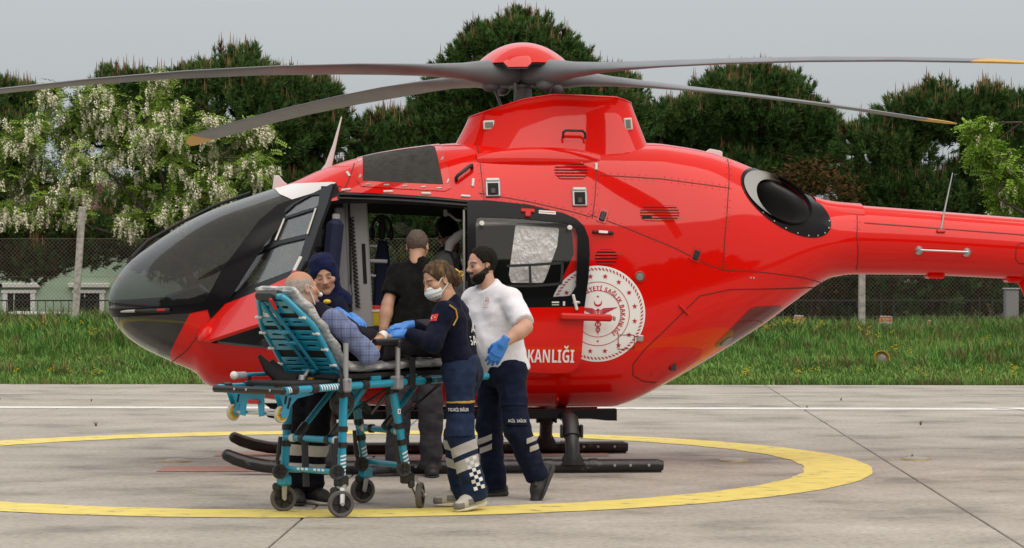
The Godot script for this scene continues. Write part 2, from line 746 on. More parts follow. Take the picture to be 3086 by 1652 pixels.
	flat("mask_white", lin(0.70, 0.74, 0.76), 0.7)
	flat("bandage", lin(0.72, 0.70, 0.68), 0.9)
	var hr := flat("hair_dark", Color.WHITE, 0.7)
	hr.metallic_specular = 0.25
	hr.albedo_texture = noise_tex(51, 0.03, 3, [[0.0, lin(0.006, 0.005, 0.004)], [0.55, lin(0.010, 0.008, 0.0065)], [1.0, lin(0.024, 0.018, 0.014)]], 256)
	tri_map(hr, 5.0, false, Vector3(1, 0.3, 1))
	var hb := flat("hair_brown", Color.WHITE, 0.6)
	hb.metallic_specular = 0.3
	hb.albedo_texture = noise_tex(52, 0.03, 3, [[0.0, lin(0.025, 0.014, 0.008)], [0.55, lin(0.075, 0.045, 0.022)], [1.0, lin(0.22, 0.14, 0.07)]], 256)
	tri_map(hb, 4.0, false, Vector3(1, 0.25, 1))
	var hs := flat("hair_short", Color.WHITE, 0.7)
	hs.albedo_texture = noise_tex(53, 0.05, 3, [[0.0, lin(0.05, 0.034, 0.026)], [1.0, lin(0.13, 0.09, 0.07)]], 256)
	tri_map(hs, 6.0, false)
	var hg := flat("hair_grey", Color.WHITE, 0.7)
	hg.albedo_texture = noise_tex(54, 0.05, 3, [[0.0, lin(0.20, 0.16, 0.13)], [1.0, lin(0.46, 0.42, 0.40)]], 256)
	tri_map(hg, 6.0, false)
	flat("cap_grey", lin(0.11, 0.115, 0.125), 0.8)
	flat("maroon", lin(0.07, 0.008, 0.012), 0.7)
	flat("reflective", lin(0.42, 0.41, 0.40), 0.5)
	flat("print_white", lin(0.68, 0.68, 0.68), 0.7)
	flat("gold_piping", lin(0.45, 0.26, 0.04), 0.6)
	flat("flag_red", lin(0.62, 0.015, 0.015), 0.6)
	flat("shoe_black", lin(0.014, 0.014, 0.015), 0.6)
	flat("shoe_grey", lin(0.44, 0.42, 0.38), 0.75)
	flat("shoe_grey_dark", lin(0.16, 0.155, 0.155), 0.75)
	flat("sole_white", lin(0.62, 0.60, 0.56), 0.6)
	flat("sole_dark", lin(0.03, 0.03, 0.03), 0.7)
	flat("gold", lin(0.55, 0.38, 0.10), 0.3, 0.8)
	flat("blue_seat", lin(0.012, 0.018, 0.06), 0.75)
	flat("yellow_bucket", lin(0.55, 0.42, 0.02), 0.45)
	flat("print_orange", lin(0.65, 0.19, 0.03), 0.6)
	flat("print_blue", lin(0.03, 0.09, 0.24), 0.6)
	# place
	var con := flat("concrete", Color.WHITE, 0.85)
	con.albedo_texture = noise_tex(61, 0.008, 6, [[0.0, lin(0.19, 0.176, 0.158)], [0.22, lin(0.29, 0.268, 0.240)], [0.38, lin(0.375, 0.345, 0.305)], [0.6, lin(0.42, 0.388, 0.345)], [0.8, lin(0.46, 0.428, 0.385)], [1.0, lin(0.52, 0.49, 0.445)]], 1024)
	tri_map(con, 0.10, true, Vector3(0.8, 1, 1))
	con.detail_enabled = true
	con.detail_blend_mode = BaseMaterial3D.BLEND_MODE_MUL
	con.detail_albedo = noise_tex(62, 0.03, 5, [[0.0, Color(0.72, 0.71, 0.70)], [0.3, Color(0.92, 0.92, 0.92)], [0.7, Color(1, 1, 1)], [1.0, Color(1, 1, 1)]], 1024)
	con.detail_uv_layer = BaseMaterial3D.DETAIL_UV_2
	con.uv2_triplanar = true
	con.uv2_world_triplanar = true
	con.uv2_scale = Vector3(0.55, 0.55, 0.55)
	con.normal_enabled = true
	con.normal_texture = noise_tex(63, 0.06, 4, [], 512, true)
	con.normal_scale = 0.25
	flat("joint", lin(0.05, 0.045, 0.04), 0.95)
	worn("yellow_line", lin(0.78, 0.64, 0.17), 64)
	worn("white_line", lin(0.72, 0.71, 0.69), 65)
	var rp := flat("faded_red", Color.WHITE, 0.85)
	rp.albedo_texture = noise_tex(66, 0.02, 5, [[0.0, lin(0.34, 0.30, 0.26)], [0.25, lin(0.36, 0.26, 0.22)], [0.42, lin(0.40, 0.20, 0.155)], [1.0, lin(0.43, 0.19, 0.145)]], 512)
	tri_map(rp, 0.9)
	var so := flat("soil", Color.WHITE, 0.95)
	so.specular_mode = BaseMaterial3D.SPECULAR_DISABLED
	so.albedo_texture = noise_tex(67, 0.02, 5, [[0.0, lin(0.03, 0.035, 0.012)], [0.5, lin(0.055, 0.06, 0.022)], [1.0, lin(0.09, 0.08, 0.04)]], 512)
	tri_map(so, 0.3)
	var gm := flat("grass", Color.WHITE, 0.8)
	gm.metallic_specular = 0.15
	gm.vertex_color_use_as_albedo = true
	gm.backlight_enabled = true
	gm.backlight = Color(0.16, 0.22, 0.05)
	var lf := flat("leaf", Color.WHITE, 0.85)
	lf.metallic_specular = 0.12
	lf.vertex_color_use_as_albedo = true
	lf.backlight_enabled = true
	lf.backlight = Color(0.10, 0.14, 0.03)
	var bs := flat("blossom", Color.WHITE, 0.8)
	bs.vertex_color_use_as_albedo = true
	bs.specular_mode = BaseMaterial3D.SPECULAR_DISABLED
	bs.backlight_enabled = true
	bs.backlight = Color(0.35, 0.34, 0.26)
	var nd := flat("needles", Color.WHITE, 0.8)
	nd.specular_mode = BaseMaterial3D.SPECULAR_DISABLED
	nd.backlight_enabled = true
	nd.backlight = Color(0.05, 0.08, 0.02)
	nd.vertex_color_use_as_albedo = true
	var bk := flat("bark", Color.WHITE, 0.9)
	bk.albedo_texture = noise_tex(68, 0.03, 4, [[0.0, lin(0.02, 0.016, 0.013)], [1.0, lin(0.11, 0.09, 0.075)]], 256)
	tri_map(bk, 1.5, true, Vector3(1, 0.25, 1))
	var wl := flat("mint_wall", Color.WHITE, 0.85)
	wl.albedo_texture = noise_tex(69, 0.02, 4, [[0.0, lin(0.34, 0.46, 0.35)], [1.0, lin(0.40, 0.53, 0.41)]], 256)
	tri_map(wl, 0.4)
	flat("window_dark", lin(0.012, 0.013, 0.015), 0.15)
	var cp := flat("post_concrete", Color.WHITE, 0.9)
	cp.albedo_texture = noise_tex(70, 0.03, 4, [[0.0, lin(0.22, 0.20, 0.18)], [0.5, lin(0.42, 0.39, 0.37)], [1.0, lin(0.55, 0.52, 0.49)]], 256)
	tri_map(cp, 1.0)
	flat("wire", lin(0.14, 0.125, 0.10), 0.7)
	flat("iron", lin(0.010, 0.014, 0.016), 0.5)
	flat("lamp_yellow", lin(0.50, 0.33, 0.03), 0.5)
	flat("lamp_glass", lin(0.22, 0.22, 0.20), 0.15)

func worn(key: String, col: Color, sd: int) -> void:
	var m := flat(key, Color.WHITE, 0.8)
	m.albedo_texture = noise_tex(sd, 0.018, 5, [[0.0, lin(0.30, 0.27, 0.235)], [0.17, lin(0.32, 0.29, 0.24)], [0.22, col.darkened(0.06)], [0.6, col], [1.0, col.lightened(0.08)]], 1024)
	tri_map(m, 0.35, true, Vector3(0.6, 1, 1))

func plaid() -> ImageTexture:
	var im := Image.create(64, 64, false, Image.FORMAT_RGB8)
	var base := Color(0.42, 0.47, 0.62)
	for y in 64:
		for x in 64:
			var c := base
			if x % 32 < 4 or y % 32 < 4:
				c = c.darkened(0.2)
			if x % 32 < 4 and y % 32 < 4:
				c = c.darkened(0.2)
			if (x + 16) % 32 < 2 or (y + 16) % 32 < 2:
				c = c.lightened(0.15)
			im.set_pixel(x, y, c)
	return ImageTexture.create_from_image(im)

# ================================================================ helicopter outlines, metres, from the rotor mast
const T_TOP := [-3.257, 1.282, -3.244, 1.36, -3.213, 1.432, -3.155, 1.522, -3.069, 1.618, -2.939, 1.721, -2.8, 1.815, -2.578, 1.946, -2.367, 2.04, -2.187, 2.103, -1.966, 2.176, -1.823, 2.22, -1.629, 2.308, -1.385, 2.394, -1.119, 2.458, -0.836, 2.503, -0.569, 2.532, -0.047, 2.551, 1.035, 2.54, 1.227, 2.518, 1.483, 2.472, 1.644, 2.422, 1.869, 2.334, 2.063, 2.252, 2.321, 2.109, 2.418, 2.077, 2.548, 2.058, 2.678, 2.049, 4.068, 1.947, 6.808, 1.754]
const T_BOT := [-3.257, 1.282, -3.247, 1.22, -3.223, 1.158, -3.17, 1.071, -3.047, 0.958, -2.862, 0.858, -2.738, 0.802, -2.559, 0.714, -2.516, 0.651, -2.367, 0.592, -2.118, 0.534, -1.745, 0.492, -1.307, 0.471, -0.679, 0.459, 0.27, 0.448, 0.684, 0.449, 0.811, 0.48, 0.971, 0.549, 1.163, 0.65, 1.419, 0.792, 1.676, 0.944, 1.934, 1.105, 2.192, 1.29, 2.386, 1.423, 2.483, 1.471, 2.678, 1.497, 3.165, 1.494, 4.068, 1.455, 6.808, 1.354]
const T_W := [-3.257, 0, -3.246, 0.085, -3.22, 0.165, -3.17, 0.255, -3.09, 0.345, -2.95, 0.455, -2.7, 0.58, -2.4, 0.67, -2, 0.74, -1.5, 0.785, -1, 0.8, 0.5, 0.8, 1, 0.77, 1.4, 0.7, 1.8, 0.58, 2.2, 0.43, 2.5, 0.315, 2.68, 0.275, 4.07, 0.245, 6.81, 0.2]
const T_YC := [-3.257, 1.282, -3, 1.26, -2, 1.22, 0, 1.22, 1, 1.36, 1.8, 1.56, 2.4, 1.75, 2.68, 1.773, 4.07, 1.7, 6.81, 1.554]
const T_NT := [-3.257, 2.1, -2, 2.2, -1, 2.35, 0, 2.6, 1.2, 2.5, 2, 2.2, 2.68, 2, 6.81, 2]
const T_NB := [-3.257, 2.1, -2.2, 2.3, -1, 2.9, 0.6, 2.9, 1.4, 2.4, 2.2, 2.1, 2.68, 2, 6.81, 2]
const R_WINDSHIELD := [-3.478, 1.23, -3.154, 1.233, -2.771, 1.252, -2.485, 1.286, -2.461, 1.325, -2.348, 1.542, -2.198, 1.742, -2.073, 1.911, -1.928, 2.035, -1.822, 2.072, -1.92, 2.118, -1.962, 2.168, -1.97, 2.6, -3.5, 2.6]
const R_POST := [-2.5, 1.274, -2.461, 1.325, -2.348, 1.542, -2.198, 1.742, -2.073, 1.911, -1.928, 2.035, -1.822, 2.072, -1.654, 2.123, -1.483, 2.201, -1.454, 2.109, -1.619, 2.029, -1.852, 1.922, -2.023, 1.733, -2.199, 1.458, -2.328, 1.244, -2.407, 1.168, -2.443, 1.168, -2.467, 1.259]
const R_WHITE_ROOF := [-1.962, 2.168, -1.92, 2.118, -1.822, 2.072, -1.654, 2.123, -1.483, 2.201, -1.517, 2.208, -1.822, 2.201]
const R_NOSE_BAND := [-3.5, 1.233, -3.154, 1.233, -2.771, 1.252, -2.485, 1.286, -2.443, 1.235, -2.594, 1.201, -2.772, 1.191, -3.152, 1.168, -3.5, 1.168]
const R_CHIN := [-3.5, 1.168, -3.152, 1.168, -2.772, 1.191, -2.594, 1.201, -2.761, 0.891, -2.75, 0.6, -3.5, 0.6]
const R_OPENING := [-2.346, 1.259, -2.226, 1.47, -2.047, 1.742, -1.867, 1.941, -1.625, 2.042, -1.473, 2.063, -1.171, 2.059, -0.778, 2.04, -0.494, 2.01, -0.474, 1.976, -0.477, 0.85, -1.521, 0.888, -1.926, 0.927, -2.432, 0.977]
const R_RAIL := [-1.484, 2.128, -1.321, 2.121, -1.019, 2.108, -0.717, 2.087, -0.475, 2.062, -0.369, 2.05, -0.369, 2.016, -0.501, 1.985, -0.521, 2.01, -0.778, 2.04, -1.171, 2.059, -1.473, 2.063]
const R_AFT_WINDOW := [-0.462, 1.955, -0.052, 1.949, 0.301, 1.889, 0.321, 1.652, 0.161, 1.324, 0.14, 1.264, -0.468, 1.243]
const R_SLIDE_DOOR := [-0.492, 2.039, -0.329, 2.039, -0.026, 2.009, 0.246, 1.945, 0.336, 1.906, 0.396, 1.851, 0.43, 1.763, 0.435, 1.651, 0.424, 1.47, 0.393, 1.252, 0.37, 0.877, 0.347, 0.816, 0.294, 0.776, 0.185, 0.77, -0.059, 0.78, -0.502, 0.815]
const R_SLIDE_BLACK := [-0.568, 2.137, -0.326, 2.137, -0.024, 2.076, 0.248, 2.016, 0.49, 1.955, 0.483, 1.651, 0.467, 1.47, 0.393, 1.252, -0.065, 1.244, -0.578, 1.244]
const R_SLIDE_WINDOW := [-0.432, 1.877, -0.41, 1.917, -0.12, 1.908, 0.244, 1.875, 0.322, 1.848, 0.346, 1.787, 0.33, 1.409, 0.287, 1.334, -0.071, 1.313, -0.436, 1.295]
const R_FOIL := [-0.122, 1.877, 0.211, 1.853, 0.193, 1.713, 0.115, 1.5, 0.084, 1.433, -0.16, 1.433, -0.178, 1.5]
const R_INTAKE := [-1.273, 2.417, -1.124, 2.448, -0.907, 2.478, -0.744, 2.505, -0.712, 2.488, -0.694, 2.359, -0.668, 2.183, -1.017, 2.198, -1.28, 2.212]
const R_INTAKE_FRAME := [-1.313, 2.416, -1.119, 2.48, -0.899, 2.518, -0.679, 2.544, -0.657, 2.487, -0.631, 2.327, -0.608, 2.158, -0.655, 2.133, -1.018, 2.152, -1.29, 2.171, -1.328, 2.219]
const R_CLAM_WINDOW := [1.787, 1.249, 2.047, 1.252, 2.015, 1.211, 1.823, 1.073, 1.643, 0.94, 1.475, 0.922, 1.456, 0.948, 1.554, 1.051, 1.722, 1.228]
const DOOR_BLACK := [0.401, 1.441, 0.037, 1.191, -0.101, 1.012, -0.17, 0.909, -0.144, 0.635, -0.094, 0.279, -0.096, 0.162, -0.058, 0.159, 0.328, 0.409, 0.743, 0.689, 0.747, 0.786, 0.59, 1.087, 0.509, 1.265]
const DOOR_RED := [-0.1, 0.164, -0.093, 0.067, 0.004, -0.046, 0.081, -0.069, 0.157, -0.059, 0.672, 0.208, 0.976, 0.391, 0.743, 0.689, 0.325, 0.412]
const PANE_TOP := [0.32, 1.321, 0.202, 1.29, 0.076, 1.185, -0.018, 1.024, 0.041, 1.06, 0.237, 1.154, 0.403, 1.223]
const PANE_MID_REAR := [0.398, 1.196, 0.084, 1.05, 0.162, 0.861, 0.504, 0.993]
const PANE_MID_FRONT := [0.047, 1.036, -0.048, 0.983, -0.107, 0.885, -0.078, 0.702, 0.127, 0.845]
const PANE_LOW := [0.526, 0.955, 0.232, 0.842, -0.025, 0.685, -0.085, 0.602, -0.068, 0.293, 0.632, 0.689, 0.647, 0.741]

class Hull:
	var tabs := {}
	var tv := PackedVector3Array()    # three corners each
	var tn := PackedVector3Array()
	var lo := PackedFloat32Array()
	var hi := PackedFloat32Array()

	func table(key: String, a: Array) -> void:
		var x := PackedFloat32Array()
		var y := PackedFloat32Array()
		for i in range(0, a.size(), 2):
			x.append(a[i]); y.append(a[i + 1])
		var m := PackedFloat32Array()
		var n := x.size()
		for i in n:
			if i == 0: m.append((y[1] - y[0]) / (x[1] - x[0]))
			elif i == n - 1: m.append((y[n - 1] - y[n - 2]) / (x[n - 1] - x[n - 2]))
			else:
				var h0 := x[i] - x[i - 1]
				var h1 := x[i + 1] - x[i]
				var d0 := (y[i] - y[i - 1]) / h0
				var d1 := (y[i + 1] - y[i]) / h1
				if d0 * d1 <= 0.0: m.append(0.0)
				else:
					var w1 := 2.0 * h1 + h0
					var w2 := h1 + 2.0 * h0
					m.append((w1 + w2) / (w1 / d0 + w2 / d1))
		tabs[key] = [x, y, m]

	func at(key: String, q: float) -> float:
		var x: PackedFloat32Array = tabs[key][0]
		var y: PackedFloat32Array = tabs[key][1]
		var m: PackedFloat32Array = tabs[key][2]
		q = clampf(q, x[0], x[x.size() - 1])
		var i := clampi(x.bsearch(q) - 1, 0, x.size() - 2)
		var h := x[i + 1] - x[i]
		var t := (q - x[i]) / h
		var t2 := t * t
		var t3 := t2 * t
		return (2 * t3 - 3 * t2 + 1) * y[i] + (t3 - 2 * t2 + t) * h * m[i] + (-2 * t3 + 3 * t2) * y[i + 1] + (t3 - t2) * h * m[i + 1]

	func half_width(x: float, y: float) -> float:
		var yc := at("yc", x)
		var h := 0.0
		var n := 2.0
		if y > yc:
			h = at("top", x) - yc
			n = at("nt", x)
		else:
			h = yc - at("bot", x)
			n = at("nb", x)
		var t := absf(y - yc) / maxf(h, 0.0001)
		if t >= 1.0:
			return 0.0
		return at("w", x) * pow(1.0 - pow(t, n), 1.0 / n)

	func normal(x: float, y: float, side: float) -> Vector3:
		var e := 0.004
		var zx := (half_width(x + e, y) - half_width(x - e, y)) / (2 * e)
		var zy := (half_width(x, y + e) - half_width(x, y - e)) / (2 * e)
		return Vector3(-zx, -zy, side).normalized() if side > 0 else Vector3(-zx, -zy, -1).normalized()

	func on(x: float, y: float, side := 1.0, off := 0.0) -> Vector3:
		return Vector3(x, y, side * half_width(x, y)) + normal(x, y, side) * off

	func grid() -> void:
		var xs := PackedFloat32Array()
		var x0 := -3.2565
		for i in 34:
			xs.append(x0 + 1.1 * pow(i / 34.0, 2.0) + (0.0005 if i == 0 else 0.0))
		var q := x0 + 1.1
		while q < 2.75:
			xs.append(q)
			q += 0.045
		while q < 6.7:
			xs.append(q)
			q += 0.2
		var na := 112
		var P := []
		for x in xs:
			var row := PackedVector3Array()
			var w := at("w", x)
			var yc := at("yc", x)
			var ht := at("top", x) - yc
			var hb := yc - at("bot", x)
			var nt := at("nt", x)
			var nb := at("nb", x)
			for j in na:
				var a := TAU * j / na
				var c := cos(a)
				var s := sin(a)
				var n := nt if s > 0 else nb
				var h := ht if s > 0 else hb
				row.append(Vector3(x, yc + signf(s) * h * pow(absf(s), 2.0 / n), signf(c) * w * pow(absf(c), 2.0 / n)))
			P.append(row)
		var N := []
		for i in xs.size():
			var row := PackedVector3Array()
			for j in na:
				var du: Vector3 = P[mini(i + 1, xs.size() - 1)][j] - P[maxi(i - 1, 0)][j]
				var dv: Vector3 = P[i][(j + 1) % na] - P[i][posmod(j - 1, na)]
				var n := dv.cross(du)
				var c := Vector3(0, P[i][j].y - at("yc", xs[i]), P[i][j].z)
				if n.dot(c) < 0: n = -n
				row.append(n.normalized())
			N.append(row)
		for i in xs.size() - 1:
			for j in na:
				var k := (j + 1) % na
				for t in [[i, j, i + 1, j, i + 1, k], [i, j, i + 1, k, i, k]]:
					for e in [0, 2, 4]:
						tv.append(P[t[e]][t[e + 1]])
						tn.append(N[t[e]][t[e + 1]])
					lo.append(minf(xs[t[0]], xs[t[2]]))
					hi.append(maxf(xs[t[0]], xs[t[2]]))

	# the piece of the hull inside the outline (seen from the side), minus the holes; side 1 near, -1 far, 0 both
	func patch(outline: PackedVector2Array, side: int, off: float, holes := [], from := -9.0, to := 9.0) -> MB:
		var mb := MB.new()
		var box := Rect2()
		if outline.size() > 0:
			box = Rect2(outline[0], Vector2.ZERO)
			for p in outline: box = box.expand(p)
			from = maxf(from, box.position.x)
			to = minf(to, box.end.x)
		var boxes := []
		for hh in holes:
			var b := Rect2(hh[0][0], Vector2.ZERO)
			for p in hh[0]: b = b.expand(p)
			boxes.append(b)
		for t in lo.size():
			if hi[t] < from or lo[t] > to:
				continue
			var a := tv[t * 3]
			var b := tv[t * 3 + 1]
			var c := tv[t * 3 + 2]
			var sz := a.z + b.z + c.z
			if side != 0 and sz * side < 0:
				continue
			var y0 := minf(a.y, minf(b.y, c.y))
			var y1 := maxf(a.y, maxf(b.y, c.y))
			if outline.size() > 0 and (y1 < box.position.y or y0 > box.end.y):
				continue
			var t2 := PackedVector2Array([Vector2(a.x, a.y), Vector2(b.x, b.y), Vector2(c.x, c.y)])
			var rect := Rect2(minf(a.x, minf(b.x, c.x)), y0, hi[t] - lo[t] + 0.0001, y1 - y0 + 0.0001)
			var list := [t2]
			if outline.size() > 0:
				list = Geometry2D.intersect_polygons(t2, outline)
			var whole := outline.size() == 0
			for k in holes.size():
				if holes[k][1] != 0 and holes[k][1] * sz < 0:
					continue
				if not boxes[k].intersects(rect):
					continue
				whole = false
				var nl := []
				for q in list:
					nl.append_array(Geometry2D.clip_polygons(q, holes[k][0]))
				list = nl
			if whole:
				var i0 := mb.v.size()
				for e in 3:
					mb.add(tv[t * 3 + e] + tn[t * 3 + e] * off, tn[t * 3 + e])
				mb.face(i0, i0 + 1, i0 + 2)
				continue
			var d := (t2[1].x - t2[0].x) * (t2[2].y - t2[0].y) - (t2[2].x - t2[0].x) * (t2[1].y - t2[0].y)
			if absf(d) < 1e-9:
				continue
			for q in list:
				if q.size() < 3 or Geometry2D.is_polygon_clockwise(q) and q.size() > 9:
					continue
				var i0 := mb.v.size()
				for p in q:
					var w1: float = ((p.x - t2[0].x) * (t2[2].y - t2[0].y) - (t2[2].x - t2[0].x) * (p.y - t2[0].y)) / d
					var w2: float = ((t2[1].x - t2[0].x) * (p.y - t2[0].y) - (p.x - t2[0].x) * (t2[1].y - t2[0].y)) / d
					w1 = clampf(w1, 0, 1)
					w2 = clampf(w2, 0, 1)
					var n := (tn[t * 3] * (1 - w1 - w2) + tn[t * 3 + 1] * w1 + tn[t * 3 + 2] * w2).normalized()
					mb.add(a * (1 - w1 - w2) + b * w1 + c * w2 + n * off, n)
				if q.size() == 3:
					mb.face(i0, i0 + 1, i0 + 2)
				else:
					var ti := Geometry2D.triangulate_polygon(q)
					for e in range(0, ti.size(), 3):
						mb.face(i0 + ti[e], i0 + ti[e + 1], i0 + ti[e + 2])
		return mb

	# the edge of a raised panel: from off down to off - depth along the outline
	func skirt(mb: MB, outline: PackedVector2Array, side: float, off: float, depth: float, inward := false) -> void:
		var m := outline.size()
		var cw := Geometry2D.is_polygon_clockwise(outline)
		for i in m:
			var a := outline[i]
			var b := outline[(i + 1) % m]
			var steps := maxi(1, int(a.distance_to(b) / 0.05))
			var e := (b - a).normalized()
			var o := Vector3(-e.y, e.x, 0) if cw else Vector3(e.y, -e.x, 0)
			if inward: o = -o
			for k in steps:
				var p := a.lerp(b, float(k) / steps)
				var q := a.lerp(b, float(k + 1) / steps)
				mb.quad(on(p.x, p.y, side, off), on(q.x, q.y, side, off), on(q.x, q.y, side, off - depth), on(p.x, p.y, side, off - depth), o)

	func drape(src: MB, side: float, off: float) -> MB:
		var r := MB.new()
		for p in src.v:
			var n := normal(p.x, p.y, side)
			r.add(Vector3(p.x, p.y, side * half_width(p.x, p.y)) + n * off, n)
		for i in range(0, src.ix.size(), 3):
			r.face(src.ix[i], src.ix[i + 1], src.ix[i + 2])
		return r

func pv(a: Array) -> PackedVector2Array:
	var r := PackedVector2Array()
	for i in range(0, a.size(), 2):
		r.append(Vector2(a[i], a[i + 1]))
	return r

func rounded(poly: PackedVector2Array, r: float) -> PackedVector2Array:
	var q := Geometry2D.offset_polygon(poly, -r, Geometry2D.JOIN_MITER)
	if q.is_empty(): return poly
	q = Geometry2D.offset_polygon(q[0], r, Geometry2D.JOIN_ROUND)
	var out := PackedVector2Array()
	for p in q[0]:
		if out.is_empty() or out[out.size() - 1].distance_to(p) > 0.006:
			out.append(p)
	return out

func circle(c: Vector2, r: float, n := 40, ry := -1.0, turn := 0.0) -> PackedVector2Array:
	var p := PackedVector2Array()
	for i in n:
		var t := TAU * i / n
		p.append(c + Vector2(cos(t) * r, sin(t) * (ry if ry > 0 else r)).rotated(turn))
	return p

func rect(c: Vector2, w: float, h: float, turn := 0.0) -> PackedVector2Array:
	var p := PackedVector2Array()
	for s in [Vector2(-1, -1), Vector2(1, -1), Vector2(1, 1), Vector2(-1, 1)]:
		p.append(c + Vector2(s.x * w * 0.5, s.y * h * 0.5).rotated(turn))
	return p

func stadium(c: Vector2, w: float, h: float, turn := 0.0) -> PackedVector2Array:
	var p := PackedVector2Array()
	var r := minf(w, h) * 0.5
	for i in 16:
		var t := TAU * i / 16.0 + PI / 16
		var o := Vector2(signf(cos(t)) * (w * 0.5 - r), signf(sin(t)) * (h * 0.5 - r))
		p.append(c + (o + Vector2(cos(t), sin(t)) * r).rotated(turn))
	return p

func strip2(a: Array, w: float) -> PackedVector2Array:
	var r := Geometry2D.offset_polyline(pv(a), w * 0.5, Geometry2D.JOIN_MITER, Geometry2D.END_BUTT)
	return r[0] if r.size() > 0 else PackedVector2Array()

var hull: Hull
var heli: Node3D

func decal(called: String, outline: PackedVector2Array, m: String, off := 0.003, parent: Node = null, side := 1) -> MeshInstance3D:
	return part(called, hull.patch(outline, side, off).mesh(), M[m], parent if parent else heli)

# box standing on the hull: tangent frame at (x, y)
func seat_on(x: float, y: float, turn := 0.0, off := 0.0) -> Transform3D:
	var n := hull.normal(x, y, 1.0)
	var r := Vector3(cos(turn), sin(turn), 0)
	r = (r - n * r.dot(n)).normalized()
	var u := n.cross(r)
	return Transform3D(Basis(r, u, n), hull.on(x, y, 1.0, off))

func fit_box(called: String, x: float, y: float, size: Vector3, m: String, turn := 0.0, off := 0.0, parent: Node = null, bev := 0.006) -> MeshInstance3D:
	var t := seat_on(x, y, turn, off)
	var mb := MB.new()
	mb.box(t.origin + t.basis.z * size.z * 0.5, size, t.basis, bev)
	return part(called, mb.mesh(), M[m], parent if parent else heli)

